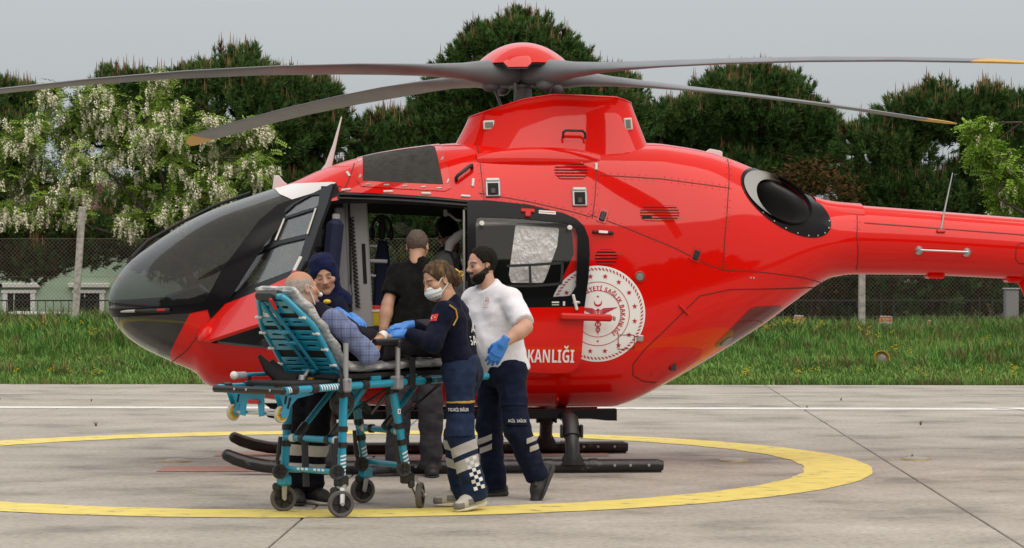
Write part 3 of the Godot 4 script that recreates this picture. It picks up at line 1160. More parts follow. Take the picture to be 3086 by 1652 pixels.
func build_helicopter() -> void:
	hull = Hull.new()
	for e in [["top", T_TOP], ["bot", T_BOT], ["w", T_W], ["yc", T_YC], ["nt", T_NT], ["nb", T_NB]]:
		hull.table(e[0], e[1])
	hull.grid()
	heli = thing("helicopter", "large red rescue helicopter with black nose glass parked on the concrete pad", "helicopter", Vector3(0.085, 0, 0))
	heli.rotation_degrees.y = 5.0
	var far_door := rounded(PackedVector2Array([Vector2(-1.42, 1.12), Vector2(-0.42, 1.08), Vector2(-0.42, 1.97), Vector2(-1.36, 2.02)]), 0.08)
	var far_front := rounded(PackedVector2Array([Vector2(-2.25, 1.40), Vector2(-1.62, 1.28), Vector2(-1.56, 1.95), Vector2(-1.78, 1.96), Vector2(-2.02, 1.72)]), 0.05)
	var opening := pv(R_OPENING)
	var aft_win := rounded(pv(R_AFT_WINDOW), 0.03)
	var ex_hole := circle(Vector2(1.965, 2.098), 0.30, 36, 0.165, deg_to_rad(-31))
	var shield := pv(R_WINDSHIELD)
	var chin := pv(R_CHIN)
	var holes := [[shield, 0], [chin, 0], [opening, 1], [aft_win, 1], [far_door, -1], [far_front, -1], [ex_hole, 1]]
	part("fuselage", hull.patch(PackedVector2Array(), 0, 0.0, holes).mesh(), M["red_paint"], heli)
	part("cabin_lining", hull.patch(PackedVector2Array(), 0, -0.035, holes, -3.2, 1.25).mesh(), M["liner"], heli)
	part("windshield", hull.patch(shield, 0, -0.002).mesh(), M["windshield_glass"], heli)
	part("chin_window", hull.patch(chin, 0, -0.002).mesh(), M["windshield_glass"], heli)
	part("nose_lining", hull.patch(PackedVector2Array([Vector2(-3.15, 1.30), Vector2(-2.6, 1.34), Vector2(-2.40, 1.30), Vector2(-2.40, 0.62), Vector2(-3.5, 0.62), Vector2(-3.5, 1.30)]), 0, -0.05).mesh(), M["black_rubber"], heli)
	part("far_door_window", hull.patch(far_door, -1, -0.004).mesh(), M["clear_glass"], heli)
	part("far_front_window", hull.patch(far_front, -1, -0.004).mesh(), M["clear_glass"], heli)
	part("aft_window", hull.patch(aft_win, 1, -0.004).mesh(), M["clear_glass"], heli)
	# black paint
	part("nose_band", hull.patch(pv(R_NOSE_BAND), 0, 0.004).mesh(), M["black_paint"], heli)
	for sd in [1, -1]:
		part("windshield_post", hull.patch(pv(R_POST), sd, 0.0035, [[far_front, -1]]).mesh(), M["black_paint"], heli)
		part("white_roof_panel", hull.patch(pv(R_WHITE_ROOF), sd, 0.003).mesh(), M["white_paint"], heli)
	decal("windshield_strut", strip2([-2.62, 1.50, -2.40, 1.63, -2.15, 1.78, -1.95, 1.93, -1.80, 2.06], 0.028), "black_rubber", -0.006)
	decal("door_rail", pv(R_RAIL), "black_paint", 0.005)
	for k in 2:
		var yy := 0.018 + 0.030 * k
		var mb := MB.new()
		var pts := []
		for i in 12:
			var x := -1.46 + 1.02 * i / 11.0
			pts.append(hull.on(x, 2.118 - yy - 0.058 * pow(i / 11.0, 1.6), 1.0, 0.014))
		mb.tube(pts, 0.008, 6)
		part("rail_lip", mb.mesh(), M["black_plastic"], heli)
	# opening edge
	var sk := MB.new()
	hull.skirt(sk, opening, 1.0, 0.004, 0.045, true)
	part("opening_edge", sk.mesh(), M["black_plastic"], heli)
	# panel lines
	var rv := []
	for s in [[0.539, 2.53, 0.52, 2.30, 0.49, 2.06, 0.467, 1.93], [1.606, 2.41, 1.55, 2.10, 1.51, 1.80, 1.487, 1.531], [0.545, 2.262, 1.02, 2.235, 1.575, 2.168],
			[0.45, 1.955, 0.72, 1.855, 1.10, 1.70, 1.36, 1.575, 1.487, 1.531], [1.487, 1.531, 1.80, 1.515, 2.15, 1.475, 2.44, 1.418], [-0.385, 2.53, -0.375, 2.30, -0.36, 2.06],
			[-0.40, 2.12, 0.0, 2.05, 0.30, 1.98, 0.46, 1.935], [2.66, 2.05, 2.63, 1.80, 2.66, 1.53], [-2.43, 1.17, -2.50, 1.08, -2.62, 0.92, -2.76, 0.81], [-1.43, 2.13, -1.385, 2.23, -1.34, 2.36]]:
		decal("panel_seam", strip2(s, 0.0065), "seam", 0.0025)
		for i in range(0, s.size() - 2, 2):
			var a := Vector2(s[i], s[i + 1])
			var b := Vector2(s[i + 2], s[i + 3])
			var off := (b - a).normalized().orthogonal() * 0.02
			for k in int(a.distance_to(b) / 0.055):
				for sg in [1.0, -1.0]:
					rv.append(a.lerp(b, (k + 0.5) * 0.055 / a.distance_to(b)) + off * sg)
	var rvm := MB.new()
	for q in rv:
		rvm.box(hull.on(q.x, q.y, 1.0, 0.001), Vector3(0.008, 0.008, 0.004), Basis.IDENTITY, 0.0015)
	part("rivets", rvm.mesh(), M["red_paint"], heli).set_meta("kind", "stuff")
	var cl := [2.40, 1.395, 2.0, 1.385, 1.55, 1.38, 1.30, 1.33, 1.10, 1.14, 0.88, 0.93, 0.785, 0.81, 0.79, 0.72, 0.88, 0.67, 1.0, 0.655]
	decal("clamshell_seam", strip2(cl, 0.0075), "seam", 0.0025)
	# air intake
	part("intake_frame", hull.patch(pv(R_INTAKE_FRAME), 1, 0.006, [[pv(R_INTAKE), 1]]).mesh(), M["red_paint_pale"], heli)
	decal("intake_screen", pv(R_INTAKE), "intake_mesh", 0.002)
	for p in [[-1.30, 2.38, 1.5], [-1.30, 2.25, 1.5], [-1.24, 2.185, 0.0], [-1.10, 2.18, 0.0], [-0.96, 2.173, 0.0], [-0.82, 2.165, 0.0], [-0.70, 2.155, 0.0], [-0.665, 2.39, 1.35], [-0.63, 2.21, 1.35]]:
		fit_box("screen_clip", p[0], p[1], Vector3(0.045, 0.016, 0.012), "satin_steel", p[2])
	for p in [[-1.39, 2.27, -1.2], [-1.41, 2.145, 0.02], [-1.09, 2.13, -0.05], [-0.80, 2.115, -0.08], [-0.50, 2.095, -0.12], [-0.44, 2.20, 1.5], [0.52, 2.33, 1.5]]:
		fit_box("cowling_latch", p[0], p[1], Vector3(0.075, 0.02, 0.012), "white_plastic", p[2])
	# louvres: dark recess, slats proud of it
	for g in [[0.322, 2.297, 0.26, 0.14, 6, "dark_hole"], [0.993, 1.967, 0.31, 0.125, 6, "seam"], [0.568, 1.628, 0.175, 0.125, 5, "dark_hole"]]:
		var body: PackedVector2Array = stadium(Vector2(g[0], g[1]), g[2], g[3])
		decal("louvre_recess", body, g[5], 0.0015)
		for i in g[4]:
			var y: float = g[1] - g[3] * 0.5 + g[3] * (i + 0.5) / g[4]
			var bar := Geometry2D.intersect_polygons(body, rect(Vector2(g[0], y), 0.5, g[3] / g[4] * 0.52))
			if bar.size() > 0:
				var mb := hull.patch(bar[0], 1, 0.007)
				hull.skirt(mb, bar[0], 1.0, 0.007, 0.006)
				part("louvre_slat", mb.mesh(), M["red_paint"], heli)
	decal("louvre_gap", rect(Vector2(0.89, 1.932), 0.075, 0.022), "dark_hole", 0.0085)
	# footsteps, latches, handles
	for p in [[-0.289, 2.155], [0.375, 2.086]]:
		var st := Node3D.new()
		st.name = "footstep" if not heli.has_node("footstep") else "footstep_001"
		heli.add_child(st)
		fit_box("frame", p[0], p[1], Vector3(0.115, 0.15, 0.016), "alloy", 0.0, 0.002, st)
		fit_box("pocket", p[0], p[1] - 0.012, Vector3(0.085, 0.105, 0.004), "dark_hole", 0.0, 0.0165, st)
		fit_box("flap", p[0], p[1] + 0.058, Vector3(0.10, 0.026, 0.012), "white_plastic", 0.0, 0.019, st)
		fit_box("pedal", p[0], p[1] - 0.03, Vector3(0.04, 0.05, 0.012), "black_plastic", 0.0, 0.021, st)
	for p in [[0.55, 1.948, -0.35], [1.276, 1.653, -0.35]]:
		var st := Node3D.new()
		st.name = "latch" if not heli.has_node("latch") else "latch_001"
		heli.add_child(st)
		fit_box("plate", p[0], p[1], Vector3(0.075, 0.12, 0.006), "red_paint_pale", p[2], 0.001, st)
		fit_box("lever", p[0] - 0.004, p[1] - 0.008, Vector3(0.045, 0.075, 0.014), "black_plastic", p[2], 0.0075, st)
	var hb := MB.new()
	var b0 := hull.on(-0.567, 2.217)
	var b1 := hull.on(-0.443, 2.314)
	var hn := hull.normal(-0.5, 2.26, 1.0) * 0.05
	hb.tube([b0, b0 + hn * 0.8, b0.lerp(b1, 0.12) + hn, b0.lerp(b1, 0.88) + hn, b1 + hn * 0.8, b1], 0.014, 8)
	part("grab_handle", hb.mesh(), M["black_plastic"], heli)
	fit_box("aft_handle", 0.545, 1.816, Vector3(0.165, 0.022, 0.03), "black_plastic", -0.07)
	fit_box("handle_label", 0.545, 1.816, Vector3(0.07, 0.02, 0.003), "sticker_white", -0.07, 0.031)
	var lp := MB.new()
	lp.lathe([[0.0, 0.02], [0.03, 0.016], [0.036, 0.0]], Transform3D(seat_on(0.826, 1.479).basis * Basis(Vector3.RIGHT, PI / 2), hull.on(0.826, 1.479)), 18)
	part("round_light", lp.mesh(), M["lamp_glass"], heli)
	var lp2 := MB.new()
	lp2.lathe([[0.036, 0.014], [0.045, 0.010], [0.047, 0.0]], Transform3D(seat_on(0.826, 1.479).basis * Basis(Vector3.RIGHT, PI / 2), hull.on(0.826, 1.479)), 18)
	part("light_rim", lp2.mesh(), M["red_matt"], heli)
	fit_box("red_bracket", 1.175, 1.225, Vector3(0.02, 0.11, 0.02), "red_matt", 0.8)
	fit_box("drain_stub", 0.22, 0.545, Vector3(0.02, 0.03, 0.03), "red_matt")
	fit_box("side_clip", 0.83, 1.01, Vector3(0.05, 0.05, 0.02), "alloy", -0.1)
	for p in [[1.72, 1.47], [1.745, 1.469]]:
		fit_box("rivet", p[0], p[1], Vector3(0.014, 0.014, 0.004), "satin_steel")
	# clamshell window
	decal("clamshell_window", rounded(pv(R_CLAM_WINDOW), 0.015), "tinted_glass", 0.004)
	var cwl := MB.new()
	cwl.ball(hull.on(1.56, 0.975, 1.0, 0.006), Vector3(0.06, 0.035, 0.012), 14, seat_on(1.56, 0.975, 0.25).basis)
	part("clamshell_lamp", cwl.mesh(), M["lamp_glass"], heli)
	build_emblem()
	build_sliding_door()
	build_cockpit_door()
	build_exhaust(ex_hole)
	build_upper()
	build_boom()
	build_skids()
	build_interior()

func star2(c: Vector2, r: float, turn := 0.0) -> PackedVector2Array:
	var p := PackedVector2Array()
	for i in 10:
		var a := PI / 2 + TAU * i / 10.0 + turn
		p.append(c + Vector2(cos(a), sin(a)) * (r if i % 2 == 0 else r * 0.40))
	return p

func fill2(mb: MB, poly: PackedVector2Array) -> void:
	var t := Geometry2D.triangulate_polygon(poly)
	var b := mb.v.size()
	for p in poly:
		mb.add(Vector3(p.x, p.y, 0), Vector3(0, 0, 1))
	for i in range(0, t.size(), 3):
		mb.face(b + t[i], b + t[i + 1], b + t[i + 2])

func ring2(mb: MB, c: Vector2, r0: float, r1: float, n := 72) -> void:
	var b := mb.v.size()
	for i in n:
		var d := Vector2(cos(TAU * i / n), sin(TAU * i / n))
		mb.add(Vector3(c.x + d.x * r0, c.y + d.y * r0, 0), Vector3(0, 0, 1))
		mb.add(Vector3(c.x + d.x * r1, c.y + d.y * r1, 0), Vector3(0, 0, 1))
	for i in n:
		var k := b + i * 2
		var l := b + ((i + 1) % n) * 2
		mb.face(k, l, l + 1)
		mb.face(k, l + 1, k + 1)

# round ministry emblem: rope border, ring of stars, lettering on a circle, winged staff under a crescent
func emblem_print(c: Vector2, R: float, lettering := true) -> MB:
	var mb := MB.new()
	var n := 76
	for i in n:      # rope: slanted dashes
		var a := TAU * i / n
		var w := TAU / n
		var P := func(r: float, t: float) -> Vector2: return c + Vector2(cos(t), sin(t)) * r
		fill2(mb, PackedVector2Array([P.call(R * 0.905, a), P.call(R * 0.905, a + w * 0.45), P.call(R * 0.955, a + w * 1.0), P.call(R * 0.955, a + w * 0.55)]))
	for i in 16:
		var a := PI / 2 + TAU * (i + 0.5) / 16.0
		fill2(mb, star2(c + Vector2(cos(a), sin(a)) * R * 0.79, R * 0.062, 0.0))
	ring2(mb, c, R * 0.655, R * 0.668)
	ring2(mb, c, R * 0.475, R * 0.487)
	fill2(mb, circle(c + Vector2(0, -R * 0.57), R * 0.022, 10))
	if lettering:
		var s := "TÜRKİYE CUMHURİYETİ SAĞLIK BAKANLIĞI"
		var wid := []
		var tot := 0.0
		for ch in s:
			var g: MB = null
			var w := R * 0.05
			if ch != " ":
				g = text_tris(ch, R * 0.088, true)
				w = width_of(g) + R * 0.020
			wid.append([g, w])
			tot += w
		var rr := R * 0.53
		var k := deg_to_rad(290.0) * rr / tot
		var pos := -tot * 0.5
		for e in wid:
			if e[0] != null:
				var a: float = PI / 2 - (pos + e[1] * 0.5) * k / rr
				var bs := Basis(Vector3.BACK, a - PI / 2)
				var w: float = e[1] - R * 0.02
				join(mb, moved(e[0], Transform3D(bs, Vector3(c.x, c.y, 0) + bs * Vector3(-w * 0.5, rr, 0))))
			pos += e[1]
	# crescent and star
	var cres := Geometry2D.clip_polygons(circle(c + Vector2(0, R * 0.235), R * 0.085, 28), circle(c + Vector2(0, R * 0.262), R * 0.072, 28))
	for p in cres: fill2(mb, p)
	fill2(mb, star2(c + Vector2(0, R * 0.36), R * 0.032))
	# staff, wings of four feathers each, two snakes
	fill2(mb, circle(c + Vector2(0, R * 0.075), R * 0.032, 14))
	fill2(mb, PackedVector2Array([c + Vector2(-R * 0.016, R * 0.05), c + Vector2(R * 0.016, R * 0.05), c + Vector2(R * 0.004, -R * 0.44), c + Vector2(-R * 0.004, -R * 0.44)]))
	for sg in [-1.0, 1.0]:
		for k in 4:
			var y := 0.125 - 0.036 * k
			var l := 0.42 - 0.075 * k
			var pts := PackedVector2Array([c + Vector2(sg * R * 0.03, R * (y - 0.06)), c + Vector2(sg * R * 0.12, R * (y - 0.01)), c + Vector2(sg * R * l, R * (y + 0.012)), c + Vector2(sg * R * (l - 0.05), R * (y - 0.017)), c + Vector2(sg * R * 0.12, R * (y - 0.040)), c + Vector2(sg * R * 0.03, R * (y - 0.078))])
			fill2(mb, pts)
		var sn := PackedVector2Array()
		for i in 25:
			var t := i / 24.0
			sn.append(c + Vector2(sg * sin(t * PI * 3.0) * R * (0.085 - 0.055 * t), R * (-0.06 - 0.33 * t)))
		for p in Geometry2D.offset_polyline(sn, R * 0.011): fill2(mb, p)
	return mb

func build_emblem() -> void:
	var c := Vector2(0.5025, 1.1966)
	var R := 0.367
	var n := Node3D.new()
	n.name = "emblem"
	heli.add_child(n)
	n.set_meta("label", "round white ministry emblem with red winged staff, stars and lettering")
	decal("emblem_disc", circle(c, R, 72), "sticker_white", 0.003, n)
	part("emblem_print", hull.drape(emblem_print(c, R), 1.0, 0.0055).mesh(), M["sticker_red"], n)
	for s in [[0.66, 1.035, 0.785, 1.033], [0.785, 1.033, 0.787, 0.93], [0.787, 0.93, 0.66, 0.925], [0.66, 0.925, 0.66, 1.035]]:
		decal("hatch_line", strip2(s, 0.005), "seam", 0.0062, n)

func build_sliding_door() -> void:
	var d := Node3D.new()
	d.name = "sliding_door"
	heli.add_child(d)
	d.set_meta("label", "sliding cabin door pushed back over the emblem, black above and red below")
	var o := 0.07
	var outline := rounded(pv(R_SLIDE_DOOR), 0.02)
	var win := rounded(pv(R_SLIDE_WINDOW), 0.02)
	var black: PackedVector2Array = Geometry2D.intersect_polygons(outline, pv(R_SLIDE_BLACK))[0]
	var red: PackedVector2Array = Geometry2D.clip_polygons(outline, pv(R_SLIDE_BLACK))[0]
	var a := hull.patch(red, 1, o)
	hull.skirt(a, red, 1.0, o, 0.05)
	part("lower_panel", a.mesh(), M["red_paint"], d)
	var b := hull.patch(black, 1, o, [[win, 1]])
	hull.skirt(b, black, 1.0, o, 0.05)
	hull.skirt(b, win, 1.0, o, 0.02, true)
	part("upper_frame", b.mesh(), M["black_paint"], d)
	part("inner_skin", hull.patch(outline, 1, o - 0.045, [[win, 1]]).mesh(), M["liner"], d)
	part("pane", hull.patch(win, 1, o - 0.008).mesh(), M["clear_glass"], d)
	# sliding vent window bars
	for s in [[-0.20, 1.556, 0.0, 1.565, 0.225, 1.580, 0.232, 1.578], [0.225, 1.585, 0.222, 1.50, 0.212, 1.42], [-0.22, 1.408, 0.0, 1.408, 0.212, 1.424], [-0.025, 1.56, -0.022, 1.48, -0.02, 1.41]]:
		var st := strip2(s, 0.020)
		if st.size():
			var mb := hull.patch(st, 1, o - 0.001)
			hull.skirt(mb, st, 1.0, o - 0.001, 0.006)
			part("window_bar", mb.mesh(), M["black_plastic"], d)
	for p in [[-0.385, 1.872], [0.285, 1.842]]:
		var mb := MB.new()
		var n := hull.normal(p[0], p[1], 1.0)
		mb.lathe([[0.0, 0.006], [0.018, 0.005], [0.02, 0.0]], Transform3D(seat_on(p[0], p[1]).basis * Basis(Vector3.RIGHT, PI / 2), hull.on(p[0], p[1], 1.0, o - 0.004)), 16)
		part("window_knob", mb.mesh(), M["white_plastic"], d)
	fit_box("roller_bracket", -0.035, 1.962, Vector3(0.105, 0.03, 0.02), "red_matt", -0.05, o, d)
	fit_box("roller_arm", -0.035, 1.938, Vector3(0.045, 0.05, 0.028), "red_matt", -0.05, o + 0.001, d)
	fit_box("warning_label", 0.115, 1.952, Vector3(0.13, 0.026, 0.002), "sticker_white", -0.08, o, d, 0.0)
	fit_box("label_print", 0.115, 1.952, Vector3(0.118, 0.006, 0.001), "print_orange", -0.08, o + 0.002, d, 0.0)
	fit_box("door_lever", 0.318, 1.285, Vector3(0.022, 0.125, 0.022), "white_plastic", 0.25, o, d)
	var eb := MB.new()
	eb.ball(hull.on(0.33, 1.283, 1.0, o), Vector3(0.032, 0.014, 0.008), 12, seat_on(0.33, 1.283).basis)
	part("lever_plate", eb.mesh(), M["satin_steel"], d)
	fit_box("guide_rail", 0.40, 1.173, Vector3(0.40, 0.055, 0.05), "red_matt", -0.03, o + 0.012, d, 0.015)
	fit_box("rail_end", 0.612, 1.166, Vector3(0.02, 0.04, 0.03), "steel", -0.03, o + 0.015, d)
	fit_box("pictogram", 0.17, 1.285, Vector3(0.055, 0.012, 0.001), "print_white", 0.0, o + 0.001, d, 0.0)
	fit_box("pictogram", 0.17, 1.266, Vector3(0.055, 0.006, 0.001), "print_white", 0.0, o + 0.001, d, 0.0)
	fit_box("pictogram", 0.235, 1.276, Vector3(0.016, 0.032, 0.001), "print_white", 0.0, o + 0.001, d, 0.0)
	# lettering
	var l2 := text_tris("SAĞLIK BAKANLIĞI", 0.090, true)
	var k := 0.80 / width_of(l2)
	var t2 := moved(l2, Transform3D(Basis.from_scale(Vector3(k, 1, 1)).rotated(Vector3.BACK, -0.006), Vector3(-0.485, 0.893, 0)))
	var l1 := text_tris("T.C.", 0.090, true)
	var k1 := 0.17 / width_of(l1)
	part("lettering", hull.drape(moved(l1, Transform3D(Basis.from_scale(Vector3(k1, 1, 1)), Vector3(-0.215, 1.078, 0))), 1.0, o + 0.003).mesh(), M["sticker_white"], d)
	part("lettering", hull.drape(t2, 1.0, o + 0.003).mesh(), M["sticker_white"], d)
	# silver sunshade inside the aft window
	var fo := hull.patch(rounded(pv(R_FOIL), 0.01), 1, -0.012)
	hull.skirt(fo, rounded(pv(R_FOIL), 0.01), 1.0, -0.012, 0.012)
	part("foil_sunshade", fo.mesh(), M["foil"], heli)

func build_cockpit_door() -> void:
	var d := Node3D.new()
	d.name = "cockpit_door"
	heli.add_child(d)
	d.set_meta("label", "front door swung open towards the nose, black window frame over red panel")
	var ex := Vector3(0.4648, -0.1684, 0.8692)
	var ey := Vector3(0.5512, 0.8233, -0.1353)
	var ez := ex.cross(ey).normalized()
	d.transform = Transform3D(Basis(ex, ey, ez), Vector3(-2.482, 1.063, 0.66))
	var black := rounded(pv(DOOR_BLACK), 0.012)
	var panes := {"pane_top": PANE_TOP, "pane_rear": PANE_MID_REAR, "pane_front": PANE_MID_FRONT, "pane_low": PANE_LOW}
	var mb := MB.new()
	var cut := [black]
	# frame with four openings: bridge by slicing through each opening
	var rest := [black]
	for k in panes:
		var p := rounded(pv(panes[k]), 0.012)
		var c := Vector2.ZERO
		for q in p: c += q / p.size()
		var nl := []
		for r in rest:
			# split the piece through the opening's middle so that no piece keeps a hole
			var dirv := Vector2(1, 0.55).normalized()
			var nv := Vector2(-dirv.y, dirv.x)
			for sg in [1.0, -1.0]:
				var half := PackedVector2Array([c - dirv * 5, c + dirv * 5, c + dirv * 5 + nv * 5 * sg, c - dirv * 5 + nv * 5 * sg])
				for h in Geometry2D.intersect_polygons(r, half):
					nl.append_array(Geometry2D.clip_polygons(h, p))
		rest = nl
	for r in rest:
		if r.size() >= 3 and not Geometry2D.is_polygon_clockwise(r):
			mb.prism(r, 0.026, Transform3D.IDENTITY)
	part("window_frame", mb.mesh(), M["black_paint"], d)
	for k in panes:
		var g := MB.new()
		g.prism(rounded(pv(panes[k]), 0.012), 0.004, Transform3D(Basis.IDENTITY, Vector3(0, 0, 0.002)))
		part("pane", g.mesh(), M["clear_glass"], d)
	var rd := MB.new()
	rd.prism(rounded(pv(DOOR_RED), 0.02), 0.034, Transform3D(Basis.IDENTITY, Vector3(0, 0, 0.003)), 0.004)
	part("lower_panel", rd.mesh(), M["red_paint"], d)
	for e in [[Vector2(0.405, 1.20), Vector2(0.52, 0.985)], [Vector2(0.078, 1.045), Vector2(0.155, 0.86)]]:
		var b := MB.new()
		b.rod(Vector3(e[0].x, e[0].y, 0.018), Vector3(e[1].x, e[1].y, 0.018), 0.009, 6)
		part("vent_frame", b.mesh(), M["satin_steel"], d)
	for e in [[Vector2(-0.16, 0.93), Vector2(-0.11, 0.56)], [Vector2(-0.105, 0.46), Vector2(-0.10, 0.24)]]:
		var b := MB.new()
		b.rod(Vector3(e[0].x, e[0].y, 0.02), Vector3(e[1].x, e[1].y, 0.02), 0.010, 6)
		part("hinge", b.mesh(), M["black_plastic"], d)
	var hd := MB.new()
	hd.box(Vector3(0.70, 0.735, 0.045), Vector3(0.028, 0.13, 0.02), Basis(Vector3.BACK, 0.25), 0.006)
	part("door_handle", hd.mesh(), M["white_plastic"], d)
	var hd2 := MB.new()
	hd2.box(Vector3(0.735, 0.665, 0.04), Vector3(0.075, 0.03, 0.02), Basis(Vector3.BACK, 0.3), 0.006)
	part("handle_base", hd2.mesh(), M["red_plastic"], d)
	var hg := MB.new()
	hg.ball(Vector3(0.045, -0.01, 0.02), Vector3(0.09, 0.075, 0.03), 14)
	part("hinge_cover", hg.mesh(), M["red_paint"], d)

func build_exhaust(hole: PackedVector2Array) -> void:
	var n := Node3D.new()
	n.name = "exhaust"
	heli.add_child(n)
	n.set_meta("label", "wide oval exhaust outlet with bare metal lip and black shroud")
	# black shroud around the outlet
	var sh := circle(Vector2(2.045, 2.062), 0.415, 40, 0.205, deg_to_rad(-31))
	var cen := Vector2(1.965, 2.098)
	var mb := hull.patch(sh, 1, 0.006, [[hole, 1]])
	part("shroud", mb.mesh(), M["black_paint"], n)
	# pipe: from the lip back into the hull
	var turn := deg_to_rad(-31)
	var rings := [[], [], [], []]
	for i in 40:
		var t := TAU * i / 40.0
		var e := Vector2(cos(t) * 0.30, sin(t) * 0.165)
		var p := cen + e.rotated(turn)
		var s := clampf(0.5 - e.x / 0.6, 0.0, 1.0)      # 1 at the front end
		var b := hull.on(p.x, p.y, 1.0, 0.012 + 0.035 * (1.0 - s))
		rings[0].append(b)
		var q := cen + Vector2(0.030, -0.018) + Vector2(cos(t) * 0.264, sin(t) * 0.155).rotated(turn)
		rings[1].append(Vector3(q.x + 0.055 * s, q.y - 0.02 * s, b.z - 0.02 - 0.05 * s))
		rings[2].append(Vector3(q.x * 0.9 + 0.12, q.y * 0.9 + 0.17, 0.17))
		rings[3].append(Vector3(1.55 + (q.x - 1.9) * 0.6, 2.07 + (q.y - 2.07) * 0.7, 0.02))
	var lr := [[], []]
	var lb := [[], []]
	for i in range(11, 31):
		lr[0].append(rings[0][i]); lr[1].append(rings[1][i])
	for i in range(30, 52):
		lb[0].append(rings[0][i % 40]); lb[1].append(rings[1][i % 40])
	var lip := MB.new()
	loft(lip, lr, false)
	part("bright_lip", lip.mesh(), M["satin_steel"], n)
	var lip2 := MB.new()
	loft(lip2, lb, false)
	part("dark_lip", lip2.mesh(), M["black_plastic"], n)
	var bore := MB.new()
	loft(bore, [rings[1], rings[2], rings[3]], true)
	part("bore", bore.mesh(), M["black_plastic"], n)
	var cap := MB.new()
	var cc := Vector3.ZERO
	for p in rings[3]: cc += p / 40.0
	for i in 40:
		cap.tri(rings[3][i], rings[3][(i + 1) % 40], cc, Vector3(0, 0, 1))
	part("bore_end", cap.mesh(), M["dark_hole"], n)
	for i in 9:
		var a := deg_to_rad(-110 + 16.0 * i)
		var p := Vector2(2.045, 2.062) + Vector2(cos(a) * 0.40, sin(a) * 0.192).rotated(turn)
		fit_box("rivet", p.x, p.y, Vector3(0.011, 0.011, 0.004), "satin_steel", 0.0, 0.006, n, 0.001)

# skin over a row of rings with equal counts; smooth normals
func loft(mb: MB, rings: Array, closed := true, flip := false) -> void:
	var m := rings.size()
	var k: int = rings[0].size()
	var b := mb.v.size()
	for i in m:
		for j in k:
			var u: Vector3 = rings[mini(i + 1, m - 1)][j] - rings[maxi(i - 1, 0)][j]
			var w: Vector3
			if closed: w = rings[i][(j + 1) % k] - rings[i][posmod(j - 1, k)]
			else: w = rings[i][mini(j + 1, k - 1)] - rings[i][maxi(j - 1, 0)]
			var nn := w.cross(u).normalized()
			if flip: nn = -nn
			mb.add(rings[i][j], nn, Vector2(float(j) / k, float(i) / m))
	for i in m - 1:
		for j in (k if closed else k - 1):
			var a := b + i * k + j
			var c := b + i * k + (j + 1) % k
			mb.face(a, c, c + k)
			mb.face(a, c + k, a + k)

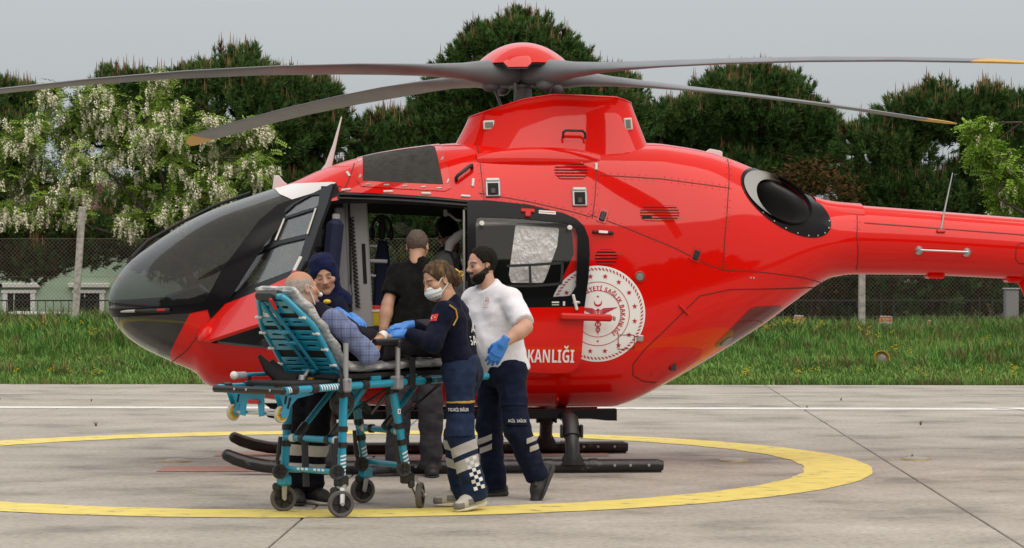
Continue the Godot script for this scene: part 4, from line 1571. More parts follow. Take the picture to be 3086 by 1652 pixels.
func build_upper() -> void:
	# mast fairing
	var top2 := func(x: float) -> float:
		if x < 0.111: return lerpf(2.735, 2.905, (x + 0.43) / 0.541)
		if x < 0.715: return lerpf(2.905, 2.883, (x - 0.111) / 0.604)
		return lerpf(2.883, 2.845, (x - 0.715) / 0.14)
	var rings := []
	var seg := 72
	for lv in 9:
		var t := lv / 8.0
		var ring := []
		var fl := pow(1.0 - t, 2.2)
		var x0 := lerpf(-0.43, -0.60, 1.0 - t) - 0.05 * fl
		var x1 := lerpf(0.855, 1.04, 1.0 - t)
		var hw := 0.33 + 0.05 * (1.0 - t) + 0.10 * fl
		if lv == 8: hw += 0.02
		for i in seg:
			var a := TAU * i / seg
			var c := cos(a)
			var s := sin(a)
			var x := (x0 + x1) * 0.5 + (x1 - x0) * 0.5 * signf(c) * pow(absf(c), 0.42)
			var z := hw * signf(s) * pow(absf(s), 0.55) * lerpf(0.72, 1.0, smoothstep(-0.55, 0.1, x))
			var yt: float = top2.call(clampf(x, -0.43, 0.855))
			var yb := 2.36
			ring.append(Vector3(x, lerpf(yb, yt, t), z))
		rings.append(ring)
	var mf := MB.new()
	loft(mf, rings, true, true)
	part("mast_fairing", mf.mesh(), M["red_paint"], heli)
	var lipm := MB.new()
	var lr := []
	for p in rings[8]: lr.append(p)
	lr.append(rings[8][0])
	lipm.tube(lr, 0.007, 6, false)
	part("fairing_lip", lipm.mesh(), M["red_paint"], heli)
	var deck := MB.new()
	for i in seg:
		deck.tri(rings[6][i], rings[6][(i + 1) % seg], Vector3(0.2, 2.75, 0), Vector3.UP)
	part("fairing_deck", deck.mesh(), M["liner"], heli)
	for p in [[-0.29, 2.665, 0.07, 0.05, 0.05], [0.80, 2.675, 0.045, 0.075, 0.1]]:
		var z := 0.0
		# stand on the fairing side
		var best := 1e9
		for ring in rings:
			for q in ring:
				if q.z > 0 and Vector2(q.x - p[0], q.y - p[1]).length() < best:
					best = Vector2(q.x - p[0], q.y - p[1]).length()
					z = q.z
		var w := Node3D.new()
		w.name = "fairing_lamp" if not heli.has_node("fairing_lamp") else "fairing_lamp_001"
		heli.add_child(w)
		var a := MB.new()
		a.box(Vector3(p[0], p[1], z + 0.012), Vector3(p[2] + 0.02, p[3] + 0.02, 0.02), Basis(Vector3.BACK, p[4]), 0.006)
		part("rim", a.mesh(), M["white_plastic"], w)
		var b := MB.new()
		b.box(Vector3(p[0], p[1], z + 0.0245), Vector3(p[2] - 0.008, p[3] - 0.008, 0.004), Basis(Vector3.BACK, p[4]), 0.001)
		part("lens", b.mesh(), M["lamp_glass"], w)
	var fh := MB.new()
	fh.tube([Vector3(0.275, 2.555, 0.44), Vector3(0.275, 2.60, 0.45), Vector3(0.295, 2.615, 0.45), Vector3(0.425, 2.613, 0.45), Vector3(0.445, 2.595, 0.45), Vector3(0.447, 2.55, 0.44)], 0.010, 8)
	part("deck_handle", fh.mesh(), M["black_plastic"], heli)
	# the pair of engine cowling bulges along the deck
	for s in [-1.0, 1.0]:
		var cr := []
		for i in 22:
			var x := -0.40 + 0.96 * i / 21.0
			var k := sin(PI * clampf((x + 0.46) / 1.1, 0.02, 0.98))
			var c := Vector3(x, 2.36, s * 0.46)
			var ring := []
			for j in 20:
				var a := TAU * j / 20.0
				ring.append(c + Vector3(0, cos(a) * 0.125 * pow(k, 0.4), sin(a) * s * 0.085 * pow(k, 0.4)))
			cr.append(ring)
		var cm := MB.new()
		loft(cm, cr, true, s > 0)
		part("engine_cowling", cm.mesh(), M["red_paint"], heli)
	# antennas
	var an := MB.new()
	an.tube([Vector3(-1.555, 2.30, 0.0), Vector3(-1.535, 2.36, 0), Vector3(-1.49, 2.52, 0), Vector3(-1.435, 2.74, 0)], [0.05, 0.028, 0.014, 0.005], 8, true, 0.35, Vector3.RIGHT)
	part("blade_antenna", an.mesh(), M["white_paint"], heli)
	var s1 := MB.new()
	s1.prism(PackedVector2Array([Vector2(-1.98, 2.16), Vector2(-1.84, 2.19), Vector2(-1.89, 2.23), Vector2(-1.925, 2.275), Vector2(-1.965, 2.275)]), 0.03, Transform3D.IDENTITY, 0.004)
	part("stub_antenna", s1.mesh(), M["white_paint"], heli)
	var s2 := MB.new()
	s2.prism(PackedVector2Array([Vector2(1.43, 2.45), Vector2(1.60, 2.42), Vector2(1.60, 2.475), Vector2(1.58, 2.485), Vector2(1.50, 2.50)]), 0.05, Transform3D.IDENTITY, 0.004)
	part("stub_antenna", s2.mesh(), M["white_paint"], heli)
	# rotor
	var rot := Node3D.new()
	rot.name = "main_rotor"
	heli.add_child(rot)
	var ms := MB.new()
	ms.lathe([[0.072, 2.70], [0.072, 2.97], [0.095, 2.975], [0.095, 3.0], [0.05, 3.005], [0.05, 3.10], [0.08, 3.105], [0.08, 3.13], [0.0, 3.13]], Transform3D.IDENTITY, 28)
	part("mast", ms.mesh(), M["hub_metal"], rot)
	for k in 4:
		var a := deg_to_rad(20 + 90.0 * k)
		var pr := MB.new()
		pr.tube([Vector3(cos(a) * 0.16, 2.78, sin(a) * 0.16), Vector3(cos(a) * 0.24, 3.0, sin(a) * 0.24)], 0.012, 6)
		part("pitch_rod", pr.mesh(), M["hub_metal"], rot)
	# dome cap with four notches over the blades
	var dome := MB.new()
	var dr := []
	var ds := 64
	for i in 12:
		var ring := []
		for j in ds:
			var a := TAU * j / ds
			var notch := 0.0
			for b in [124.5, 34.5, -55.5, 214.5]:
				var dd := absf(wrapf(a - deg_to_rad(-b), -PI, PI))
				if dd < 0.50: notch = 1.0
				elif dd < 0.56: notch = maxf(notch, (0.56 - dd) / 0.06)
			var r := 0.385 * (i / 11.0)
			var y := 3.336 - 0.185 * pow(i / 11.0, 2.1)
			if notch < 1.0 and i == 11:
				y -= 0.038 * (1.0 - notch)
			ring.append(Vector3(cos(a) * r * (1.0 if r > 0 else 1.0) + (0.0001 * cos(a) if i == 0 else 0.0), y, sin(a) * r + (0.0001 * sin(a) if i == 0 else 0.0)))
		dr.append(ring)
	loft(dome, dr, true)
	part("rotor_cap", dome.mesh(), M["red_paint_pale"], rot)
	var und := MB.new()
	var ur := []
	for i in 12:
		var ring := []
		for p in dr[i]: ring.append(p - Vector3(0, 0.016, 0))
		ur.append(ring)
	loft(und, ur, true, true)
	part("cap_lining", und.mesh(), M["black_rubber"], rot)
	# blades: angle, droop
	for e in [[124.5, 0.0133], [34.5, 0.0073], [-55.5, 0.0094], [214.5, 0.0165]]:
		var b := Node3D.new()
		b.name = "blade" if not rot.has_node("blade") else "blade_%03d" % (rot.get_child_count())
		rot.add_child(b)
		b.rotation_degrees.y = e[0]
		var st := [[0.08, 0.10, 0.085, 0.0], [0.16, 0.115, 0.10, 0.0], [0.28, 0.118, 0.105, 5.0], [0.42, 0.105, 0.09, 10.0], [0.62, 0.085, 0.062, 14.0], [0.95, 0.088, 0.040, 15.0], [1.3, 0.115, 0.028, 14.0], [1.7, 0.140, 0.020, 12.0], [2.4, 0.142, 0.017, 10.0], [3.2, 0.142, 0.016, 8.0], [4.0, 0.142, 0.015, 6.0], [4.68, 0.142, 0.014, 5.0], [4.682, 0.142, 0.014, 5.0], [4.85, 0.120, 0.013, 4.0], [5.02, 0.075, 0.011, 4.0], [5.10, 0.02, 0.006, 4.0]]
		var rr := []
		for s in st:
			var ring := []
			var tw := deg_to_rad(s[3])
			var back: float = 0.0 if s[0] < 4.6 else pow((s[0] - 4.55) / 0.55, 2.0) * 0.11
			for j in 20:
				var a := TAU * j / 20.0
				var zz: float = cos(a) * s[1] + 0.0 + back
				var yy: float = sin(a) * s[2]
				ring.append(Vector3(s[0], 3.085 - e[1] * s[0] * s[0] + yy * cos(tw) - zz * sin(tw), yy * sin(tw) + zz * cos(tw)))
			rr.append(ring)
		var m1 := MB.new()
		loft(m1, rr.slice(0, 12), true, false)
		part("blade_body", m1.mesh(), M["blade_grey"], b)
		var m2 := MB.new()
		loft(m2, rr.slice(12), true, false)
		part("blade_tip", m2.mesh(), M["blade_yellow"], b)
		var dm := MB.new()
		dm.ball(Vector3(0.30, 2.99, 0.03), Vector3(0.09, 0.06, 0.06), 10)
		part("damper", dm.mesh(), M["hub_metal"], b)

func build_boom() -> void:
	var n := Node3D.new()
	n.name = "tail_boom"
	heli.add_child(n)
	# drive shaft cover: a raised band on top of the boom
	var rings := []
	for i in 30:
		var x := 2.70 + 3.6 * i / 29.0
		var yt := hull.at("top", x)
		var ring := []
		for j in 21:
			var a := PI * (0.04 + 0.92 * j / 20.0)
			var z := cos(a) * 0.165
			ring.append(Vector3(x, yt - 0.150 + 0.155 * pow(sin(a), 0.55), z))
		rings.append(ring)
	var mb := MB.new()
	loft(mb, rings, false, true)
	var f0 := mb.v.size()
	for j in range(1, 20):
		mb.tri(rings[0][0], rings[0][j], rings[0][j + 1], Vector3.LEFT)
	part("shaft_cover", mb.mesh(), M["red_paint_pale"], n)
	# root collar
	var rc := MB.new()
	var cr := []
	for x in [2.33, 2.42, 2.52, 2.62, 2.715, 2.72]:
		var ring := []
		var yt := hull.at("top", x)
		for j in 17:
			var a := PI * j / 16.0
			var lift := 0.02
			ring.append(Vector3(x, yt - 0.13 + (0.13 + lift if x < 2.718 else 0.12) * pow(sin(a), 0.6), cos(a) * (0.20 if x < 2.718 else 0.19)))
		cr.append(ring)
	loft(rc, cr, false, true)
	part("boom_collar", rc.mesh(), M["red_paint"], n)
	# whip antenna
	var an := MB.new()
	an.tube([hull.on(3.325, 1.855), Vector3(3.37, 2.0, 0.16), Vector3(3.475, 2.315, 0.02)], [0.009, 0.007, 0.004], 6)
	part("whip_antenna", an.mesh(), M["cabin_grey"], n)
	fit_box("antenna_foot", 3.32, 1.84, Vector3(0.07, 0.03, 0.02), "red_matt", 0.0, 0.0, n)
	# handrail with two round feet
	var hr := Node3D.new()
	hr.name = "handrail"
	n.add_child(hr)
	var p0 := hull.on(3.14, 1.69)
	var p1 := hull.on(3.53, 1.674)
	var r := MB.new()
	r.rod(p0 + Vector3(0, 0, 0.05), p1 + Vector3(0, 0, 0.05), 0.008, 8)
	part("bar", r.mesh(), M["steel"], hr)
	for p in [p0, p1]:
		var c := MB.new()
		c.lathe([[0.0, 0.03], [0.022, 0.028], [0.03, 0.015], [0.038, 0.0]], Transform3D(Basis(Vector3.RIGHT, PI / 2), p), 16)
		part("foot", c.mesh(), M["steel"], hr)
		var c2 := MB.new()
		c2.rod(p, p + Vector3(0, 0, 0.055), 0.012, 8)
		part("stem", c2.mesh(), M["steel"], hr)
	# belly bumps of the boom, inspection panel
	for e in [[3.33, 0.14], [3.97, 0.12]]:
		var b := MB.new()
		b.box(Vector3(e[0], hull.at("bot", e[0]) - 0.004, 0), Vector3(e[1], 0.05, 0.16), Basis(Vector3.BACK, -0.03), 0.016)
		part("boom_bump", b.mesh(), M["red_paint"], n)
	decal("boom_seam", strip2([2.70, 1.905, 3.3, 1.862, 4.3, 1.79], 0.008), "seam", 0.0025, n)
	decal("boom_hatch", strip2([4.12, 1.73, 3.97, 1.745, 3.93, 1.72, 3.93, 1.62, 3.96, 1.585, 4.1, 1.57], 0.006), "seam", 0.0025, n)
	# tailplane and fin, mostly beyond the frame
	var tp := MB.new()
	var pr := []
	for s in [-1.0, -0.02, 0.02, 1.0]:
		var ring := []
		for j in 16:
			var a := TAU * j / 16.0
			ring.append(Vector3(5.2 + cos(a) * 0.22, 1.62 + sin(a) * 0.03, s * 1.15))
		pr.append(ring)
	loft(tp, pr, true)
	part("tailplane", tp.mesh(), M["red_paint"], n)
	var fn := MB.new()
	fn.prism(PackedVector2Array([Vector2(5.6, 1.45), Vector2(6.2, 0.95), Vector2(6.8, 1.0), Vector2(6.9, 1.5), Vector2(7.5, 2.7), Vector2(7.15, 2.75), Vector2(6.3, 1.9), Vector2(5.7, 1.85)]), 0.16, Transform3D.IDENTITY, 0.03)
	part("tail_fin", fn.mesh(), M["red_paint"], n)
	var sf := MB.new()
	sf.prism(PackedVector2Array([Vector2(3.985, 1.475), Vector2(4.30, 1.44), Vector2(4.42, 0.95), Vector2(4.20, 1.02), Vector2(4.045, 1.38)]), 0.02, Transform3D(Basis.IDENTITY, Vector3(0, 0, 0.0)), 0.004)
	part("ventral_fin", sf.mesh(), M["red_paint"], n)

func build_skids() -> void:
	var n := Node3D.new()
	n.name = "landing_gear"
	heli.add_child(n)
	for s in [1.0, -1.0]:
		var sk := Node3D.new()
		sk.name = "skid" if s > 0 else "skid_001"
		n.add_child(sk)
		var pts := []
		for p in [[-2.30, 0.150], [-2.24, 0.122], [-2.14, 0.091], [-2.02, 0.067], [-1.88, 0.056], [-1.70, 0.053], [0.0, 0.053], [0.93, 0.053], [0.975, 0.050]]:
			pts.append(Vector3(p[0], p[1], s))
		var mb := MB.new()
		mb.tube(pts, [0.045, 0.050, 0.050, 0.050, 0.050, 0.049, 0.049, 0.049, 0.036], 14)
		mb.ball(Vector3(-2.30, 0.150, s), Vector3(0.046, 0.046, 0.046), 12)
		part("tube", mb.mesh(), M["skid_paint"], sk)
		var sh := MB.new()
		sh.box(Vector3(-0.40, 0.006, s), Vector3(2.72, 0.012, 0.05), Basis.IDENTITY, 0.002)
		part("wear_shoe", sh.mesh(), M["black_plastic"], sk)
		for x in [0.10, 0.44]:
			var sl := MB.new()
			sl.tube([Vector3(x - 0.03, 0.053, s), Vector3(x + 0.03, 0.053, s)], 0.056, 14)
			part("sleeve", sl.mesh(), M["skid_paint"], sk)
		for x in [0.60, 0.72, 0.86, -0.34, -0.9]:
			var bo := MB.new()
			bo.lathe([[0.0, 0.008], [0.010, 0.008], [0.012, 0.0]], Transform3D(Basis(Vector3.RIGHT, PI / 2), Vector3(x, 0.058, s + 0.046)), 10)
			part("bolt", bo.mesh(), M["satin_steel"], sk)
		# saddle and leg of the rear and front cross tubes
		for x in [0.285, -1.55]:
			var sd := MB.new()
			sd.tube([Vector3(x, 0.06, s), Vector3(x, 0.10, s * 0.998), Vector3(x, 0.15, s * 0.99)], [0.13, 0.085, 0.058], 14, false, 0.6, Vector3.RIGHT)
			part("saddle", sd.mesh(), M["skid_paint"], sk)
	for x in [0.285, -1.55]:
		var ct := MB.new()
		var pts := []
		for p in [[-1.0, 0.08], [-0.985, 0.18], [-0.95, 0.30], [-0.88, 0.37], [-0.75, 0.405], [0.0, 0.42], [0.75, 0.405], [0.88, 0.37], [0.95, 0.30], [0.985, 0.18], [1.0, 0.08]]:
			pts.append(Vector3(x, p[1], p[0]))
		ct.tube(pts, 0.054, 14, false)
		part("cross_tube", ct.mesh(), M["skid_paint"], n)
		for s in [1.0, -1.0]:
			var cl := MB.new()
			cl.tube([Vector3(x, 0.27, s * 0.965), Vector3(x, 0.335, s * 0.925), Vector3(x, 0.39, s * 0.84)], 0.064, 12)
			for k in [-1.0, 1.0]:
				cl.box(Vector3(x + k * 0.075, 0.31, s * 0.94), Vector3(0.022, 0.10, 0.07), Basis.IDENTITY, 0.006)
			part("clamp", cl.mesh(), M["black_plastic"], n)
	# step board along the belly
	for s in [1.0, -1.0]:
		var bd := MB.new()
		bd.prism(PackedVector2Array([Vector2(-2.05, 0.452), Vector2(0.665, 0.462), Vector2(0.665, 0.372), Vector2(0.58, 0.374), Vector2(0.46, 0.388), Vector2(-1.9, 0.392), Vector2(-2.0, 0.41)]), 0.13, Transform3D(Basis.IDENTITY, Vector3(0, 0, s * 0.62)), 0.006)
		part("step_board", bd.mesh(), M["black_paint"], n)

func build_interior() -> void:
	var n := Node3D.new()
	n.name = "cabin_fittings"
	heli.add_child(n)
	var fl := MB.new()
	fl.box(Vector3(-0.35, 0.74, 0), Vector3(2.6, 0.04, 1.22), Basis.IDENTITY, 0.0)
	part("cabin_floor", fl.mesh(), M["liner"], n)
	var bh := MB.new()
	bh.box(Vector3(1.12, 1.45, 0), Vector3(0.04, 1.4, 1.15), Basis.IDENTITY, 0.0)
	part("bulkhead", bh.mesh(), M["liner"], n)
	var ce := MB.new()
	ce.box(Vector3(-0.75, 2.16, 0), Vector3(1.7, 0.03, 1.0), Basis.IDENTITY, 0.0)
	part("ceiling_panel", ce.mesh(), M["liner"], n)
	# instrument console
	var ic := MB.new()
	ic.prism(PackedVector2Array([Vector2(-2.85, 0.95), Vector2(-2.4, 0.95), Vector2(-2.42, 1.30), Vector2(-2.55, 1.42), Vector2(-2.80, 1.33)]), 0.75, Transform3D(Basis.IDENTITY, Vector3(0, 0, -0.05)), 0.02)
	part("instrument_console", ic.mesh(), M["black_plastic"], n)
	# seats
	for e in [[-1.86, 0.34], [-1.86, -0.34]]:
		make_seat(n, Vector3(e[0], 0.80, e[1]), "liner")
	# crew seat backs near the door
	var sb := MB.new()
	sb.box(Vector3(-1.53, 1.50, 0.42), Vector3(0.13, 0.85, 0.40), Basis(Vector3.BACK, -0.10), 0.04)
	part("crew_seat_back", sb.mesh(), M["blue_seat"], n)
	var sh := MB.new()
	sh.box(Vector3(-1.485, 1.94, 0.46), Vector3(0.06, 0.05, 0.04), Basis.IDENTITY, 0.01)
	part("seat_latch", sh.mesh(), M["white_plastic"], n)
	# grey partition: narrow panel and broad panel
	var p1 := MB.new()
	p1.box(Vector3(-1.435, 1.53, 0.36), Vector3(0.075, 0.98, 0.10), Basis(Vector3.BACK, 0.045), 0.012)
	part("partition_edge", p1.mesh(), M["cabin_grey_dark"], n)
	var p2 := MB.new()
	p2.box(Vector3(-1.31, 1.54, 0.30), Vector3(0.185, 1.06, 0.10), Basis(Vector3.BACK, 0.05), 0.012)
	part("partition_panel", p2.mesh(), M["cabin_grey"], n)
	var p3 := MB.new()
	p3.box(Vector3(-1.265, 1.58, 0.353), Vector3(0.028, 0.31, 0.006), Basis(Vector3.BACK, 0.05), 0.002)
	part("panel_slot", p3.mesh(), M["dark_hole"], n)
	var co := MB.new()
	var cp := []
	for i in 170:
		var t := i / 169.0
		var a := t * TAU * 24.0
		cp.append(Vector3(-1.365 + 0.05 * t + cos(a) * 0.016, 1.94 - 0.70 * t, 0.375 + sin(a) * 0.016))
	co.tube(cp, 0.0055, 5)
	part("coiled_cord", co.mesh(), M["black_rubber"], n)
	var ca := MB.new()
	ca.tube([Vector3(-1.385, 2.05, 0.37), Vector3(-1.38, 1.9, 0.37), Vector3(-1.37, 1.5, 0.37), Vector3(-1.37, 1.42, 0.37)], 0.008, 6)
	ca.box(Vector3(-1.372, 1.215, 0.372), Vector3(0.03, 0.09, 0.025), Basis.IDENTITY, 0.008)
	ca.tube([Vector3(-1.37, 1.42, 0.37), Vector3(-1.36, 1.34, 0.372), Vector3(-1.372, 1.26, 0.372)], 0.004, 5)
	part("handset_cord", ca.mesh(), M["black_rubber"], n)
	for e in [[1.602, 0.13, 0.016], [1.72, 0.05, 0.008], [1.49, 0.04, 0.010]]:
		var rd := MB.new()
		rd.rod(Vector3(-1.225, e[0], 0.30), Vector3(-1.215 + e[1], e[0] - 0.005, 0.30), e[2], 8)
		part("hook", rd.mesh(), M["cabin_grey"], n)
	# headset hanging over the far seat
	var st := MB.new()
	st.prism(PackedVector2Array([Vector2(-1.19, 1.10), Vector2(-1.04, 1.10), Vector2(-1.05, 1.62), Vector2(-1.07, 1.76), Vector2(-1.14, 1.77), Vector2(-1.17, 1.60)]), 0.10, Transform3D(Basis.IDENTITY, Vector3(0, 0, -0.15)), 0.02)
	part("far_seat_back", st.mesh(), M["blue_seat"], n)
	var hs := MB.new()
	var arc := []
	for i in 13:
		var a := PI * i / 12.0
		arc.append(Vector3(-1.115 + cos(a) * 0.075, 1.86 + sin(a) * 0.10, -0.08))
	hs.tube(arc, 0.012, 6)
	for s in [-1.0, 1.0]:
		hs.ball(Vector3(-1.115 + s * 0.075, 1.82, -0.08), Vector3(0.025, 0.055, 0.04), 10)
	hs.box(Vector3(-1.115, 1.86, -0.10), Vector3(0.05, 0.17, 0.04), Basis.IDENTITY, 0.01)
	part("headset", hs.mesh(), M["black_rubber"], n)
	# sharps bucket
	var bu := Node3D.new()
	bu.name = "bucket"
	n.add_child(bu)
	var b1 := MB.new()
	b1.lathe([[0.0, 1.10], [0.058, 1.10], [0.066, 1.205]], Transform3D(Basis.IDENTITY, Vector3(-1.17, 0, 0.28)), 20)
	part("tub", b1.mesh(), M["yellow_bucket"], bu)
	var b2 := MB.new()
	b2.lathe([[0.066, 1.205], [0.072, 1.207], [0.072, 1.225], [0.0, 1.226]], Transform3D(Basis.IDENTITY, Vector3(-1.17, 0, 0.28)), 20)
	part("rim", b2.mesh(), M["white_plastic"], bu)
	var b3 := MB.new()
	b3.lathe([[0.064, 1.226], [0.060, 1.255], [0.0, 1.257]], Transform3D(Basis.IDENTITY, Vector3(-1.17, 0, 0.28)), 20)
	part("lid", b3.mesh(), M["red_plastic"], bu)
	var tb := MB.new()
	tb.box(Vector3(-1.12, 1.075, 0.25), Vector3(0.4, 0.04, 0.3), Basis.IDENTITY, 0.006)
	tb.box(Vector3(-1.12, 0.90, 0.25), Vector3(0.3, 0.3, 0.2), Basis.IDENTITY, 0.006)
	part("side_table", tb.mesh(), M["black_plastic"], n)
	# drip arm and bag near the rear door post
	var da := MB.new()
	da.tube([Vector3(-0.63, 1.975, 0.35), Vector3(-0.60, 1.96, 0.37), Vector3(-0.555, 1.92, 0.42), Vector3(-0.52, 1.915, 0.45)], 0.011, 8)
	da.box(Vector3(-0.635, 1.975, 0.35), Vector3(0.03, 0.055, 0.03), Basis.IDENTITY, 0.004)
	part("drip_arm", da.mesh(), M["cabin_grey"], n)
	# door post trim
	var pt := MB.new()
	pt.tube([hull.on(-0.512, 2.0, 1.0, -0.03), hull.on(-0.515, 1.5, 1.0, -0.03), hull.on(-0.52, 0.95, 1.0, -0.03)], 0.014, 6)
	part("post_trim", pt.mesh(), M["satin_steel"], n)
	# headset and frame seen through the windshield
	var ph := MB.new()
	ph.ball(Vector3(-2.0, 1.72, 0.34), Vector3(0.09, 0.13, 0.12), 12)
	part("pilot_headrest", ph.mesh(), M["liner"], n)
	# wiper in front of the nose glass, nose mast lamps
	var wi := MB.new()
	wi.tube([hull.on(-2.74, 1.225, 1.0, 0.02), hull.on(-2.90, 1.222, 1.0, 0.03), hull.on(-3.02, 1.22, 1.0, 0.025)], [0.018, 0.016, 0.008], 8)
	part("pitot_tube", wi.mesh(), M["black_plastic"], heli)
	var wt := MB.new()
	wt.tube([hull.on(-3.0, 1.22, 1.0, 0.03), hull.on(-3.06, 1.219, 1.0, 0.04), hull.on(-3.09, 1.218, 1.0, 0.06)], [0.012, 0.010, 0.006], 8)
	part("pitot_tip", wt.mesh(), M["steel"], heli)
	fit_box("red_tag", -2.80, 1.228, Vector3(0.07, 0.016, 0.008), "red_plastic", 0.05, 0.034)
	var rl := MB.new()
	rl.box(Vector3(-3.19, 1.46, -0.16), Vector3(0.05, 0.03, 0.03), Basis(Vector3.BACK, 0.6), 0.006)
	part("red_nose_lamp", rl.mesh(), M["red_plastic"], heli)
	var wp := MB.new()
	wp.tube([Vector3(-3.07, 1.63, -0.05), Vector3(-2.95, 1.76, -0.08), Vector3(-2.70, 1.905, -0.10), Vector3(-2.42, 2.045, -0.12), Vector3(-2.15, 2.145, -0.12)], [0.022, 0.016, 0.014, 0.014, 0.012], 8)
	wp.box(Vector3(-3.08, 1.60, -0.05), Vector3(0.07, 0.04, 0.05), Basis(Vector3.BACK, 0.7), 0.008)
	part("wiper", wp.mesh(), M["black_rubber"], heli)

func make_seat(n: Node3D, at: Vector3, m: String) -> void:
	var s := Node3D.new()
	s.name = "pilot_seat" if not n.has_node("pilot_seat") else "pilot_seat_001"
	n.add_child(s)
	var a := MB.new()
	a.box(at + Vector3(0, 0.12, 0), Vector3(0.46, 0.14, 0.44), Basis.IDENTITY, 0.04)
	part("cushion", a.mesh(), M[m], s)
	var b := MB.new()
	b.box(at + Vector3(0.20, 0.50, 0), Vector3(0.12, 0.75, 0.44), Basis(Vector3.BACK, -0.15), 0.05)
	part("backrest", b.mesh(), M["blue_seat"], s)
	var c := MB.new()
	c.box(at + Vector3(0.255, 0.96, 0), Vector3(0.10, 0.18, 0.26), Basis(Vector3.BACK, -0.15), 0.04)
	part("headrest", c.mesh(), M[m], s)

# ================================================================ ground
const SLAB_TURN := 0.0304

func bank(x: float, z: float) -> float:
	var up := smoothstep(-14.0, -22.5, z) * 0.42 * (1.0 - smoothstep(-38.0, -50.0, z))
	var w := smoothstep(-14.0, -16.0, z)
	return up + w * 0.035 * sin(x * 1.3 + z * 0.7) * sin(z * 0.9 - x * 0.4) - 0.012 * (1.0 - w)

func build_ground() -> void:
	var g := MB.new()
	var P := func(i: int, j: int) -> Vector3:
		var x := -200.0 + 400.0 * i / 80.0
		x = signf(x) * pow(absf(x) / 200.0, 1.8) * 200.0
		var z := -13.85 - 320.0 * pow(j / 60.0, 2.2)
		return Vector3(x, bank(x, z), z)
	for j in 61:
		for i in 81:
			var p: Vector3 = P.call(i, j)
			var e := 0.2
			g.add(p, Vector3(bank(p.x - e, p.z) - bank(p.x + e, p.z), 2 * e, bank(p.x, p.z - e) - bank(p.x, p.z + e)).normalized())
	for j in 60:
		for i in 80:
			var a := j * 81 + i
			g.face(a, a + 1, a + 82)
			g.face(a, a + 82, a + 81)
	structure("grass_bank", g.mesh(), M["soil"])
	var base := MB.new()
	base.box(Vector3(0, -0.085, 93.0), Vector3(400, 0.09, 213.8), Basis.IDENTITY, 0.0)
	structure("ground", base.mesh(), M["joint"])
	# concrete pad: one slab is one mesh, joints open between them
	var pad := Node3D.new()
	pad.name = "concrete_pad"
	pad.set_meta("kind", "structure")
	add_child(pad)
	pad.rotation.y = -SLAB_TURN
	var zs := [22.35, 17.8, 13.25, 8.7, 4.15, -0.42, -4.97, -9.5, -13.8]
	for k in zs.size() - 1:
		var d: float = zs[k] - zs[k + 1]
		var bm := MB.new()
		bm.box(Vector3.ZERO, Vector3(4.15 - 0.014, 0.08, d - 0.014), Basis.IDENTITY, 0.005)
		var m := bm.mesh()
		for i in range(-5, 5):
			var s := part("slab", m, M["concrete"], pad)
			s.position = Vector3(-1.155 + 4.15 * (i + 0.5), -0.04, (zs[k] + zs[k + 1]) * 0.5)
	# yellow landing circle
	var ring := MB.new()
	var c := Vector3(-1.42, 0.004, 0.2)
	var nn := 220
	for i in nn:
		var a := TAU * i / nn
		var d := Vector3(cos(a), 0, sin(a))
		var w := 0.010 * sin(a * 37.0) + 0.008 * sin(a * 91.0 + 1.0)
		ring.add(c + d * (3.69 + w), Vector3.UP)
		ring.add(c + d * (4.21 + w * 0.5), Vector3.UP)
	for i in nn:
		var a := i * 2
		var b := ((i + 1) % nn) * 2
		ring.face(a, b, b + 1)
		ring.face(a, b + 1, a + 1)
	var ro := structure("landing_circle", ring.mesh(), M["yellow_line"])
	var wl := MB.new()
	var R := Basis(Vector3.UP, -SLAB_TURN)
	var quad := func(mb: MB, x0: float, x1: float, z0: float, z1: float, bs: Basis, y := 0.004) -> void:
		mb.quad(bs * Vector3(x0, y, z0), bs * Vector3(x1, y, z0), bs * Vector3(x1, y, z1), bs * Vector3(x0, y, z1), Vector3.UP)
	quad.call(wl, -16.0, 5.35, -8.12, -7.72, R)
	var cor := R * Vector3(5.35, 0, -7.92)
	wl.quad(cor + Vector3(-0.25, 0.008, -0.2), cor + Vector3(0.2, 0.008, -0.2), cor + Vector3(6.2, 0.008, 9.0), cor + Vector3(5.75, 0.008, 9.0), Vector3.UP)
	quad.call(wl, -16.0, 9.0, -10.95, -10.88, R, 0.004)
	structure("white_line", wl.mesh(), M["white_line"])
	var rd := MB.new()
	var RH := Basis.IDENTITY
	quad.call(rd, -2.70, 0.9, 0.40, 0.88, RH)
	quad.call(rd, -2.45, 0.8, -1.15, -0.70, RH)
	quad.call(rd, -1.0, -0.55, -0.698, 0.398, RH)
	structure("faded_marking", rd.mesh(), M["faded_red"])

# ================================================================ plants
func needle_tuft(sd: int, count: int) -> ArrayMesh:
	var r := RandomNumberGenerator.new()
	r.seed = sd
	var mb := MB.new()
	for i in count:
		var t := r.randf()
		var a := r.randf() * TAU
		var d := Vector3(cos(a) * lerpf(0.95, 0.35, t), lerpf(0.35, 1.0, t), sin(a) * lerpf(0.95, 0.35, t)).normalized()
		var p := Vector3(0, t * 0.22, 0)
		var l := r.randf_range(0.10, 0.16)
		var w := d.cross(Vector3(r.randf() - 0.5, r.randf() - 0.5, r.randf() - 0.5)).normalized() * 0.013
		var k := r.randf_range(0.72, 1.2)
		mb.tint = Color(k, k, k)
		mb.tri(p - w, p + w, p + d * l, d.cross(w) + Vector3(0, 0.002, 0))
	mb.tint = Color.WHITE
	return mb.mesh(true)

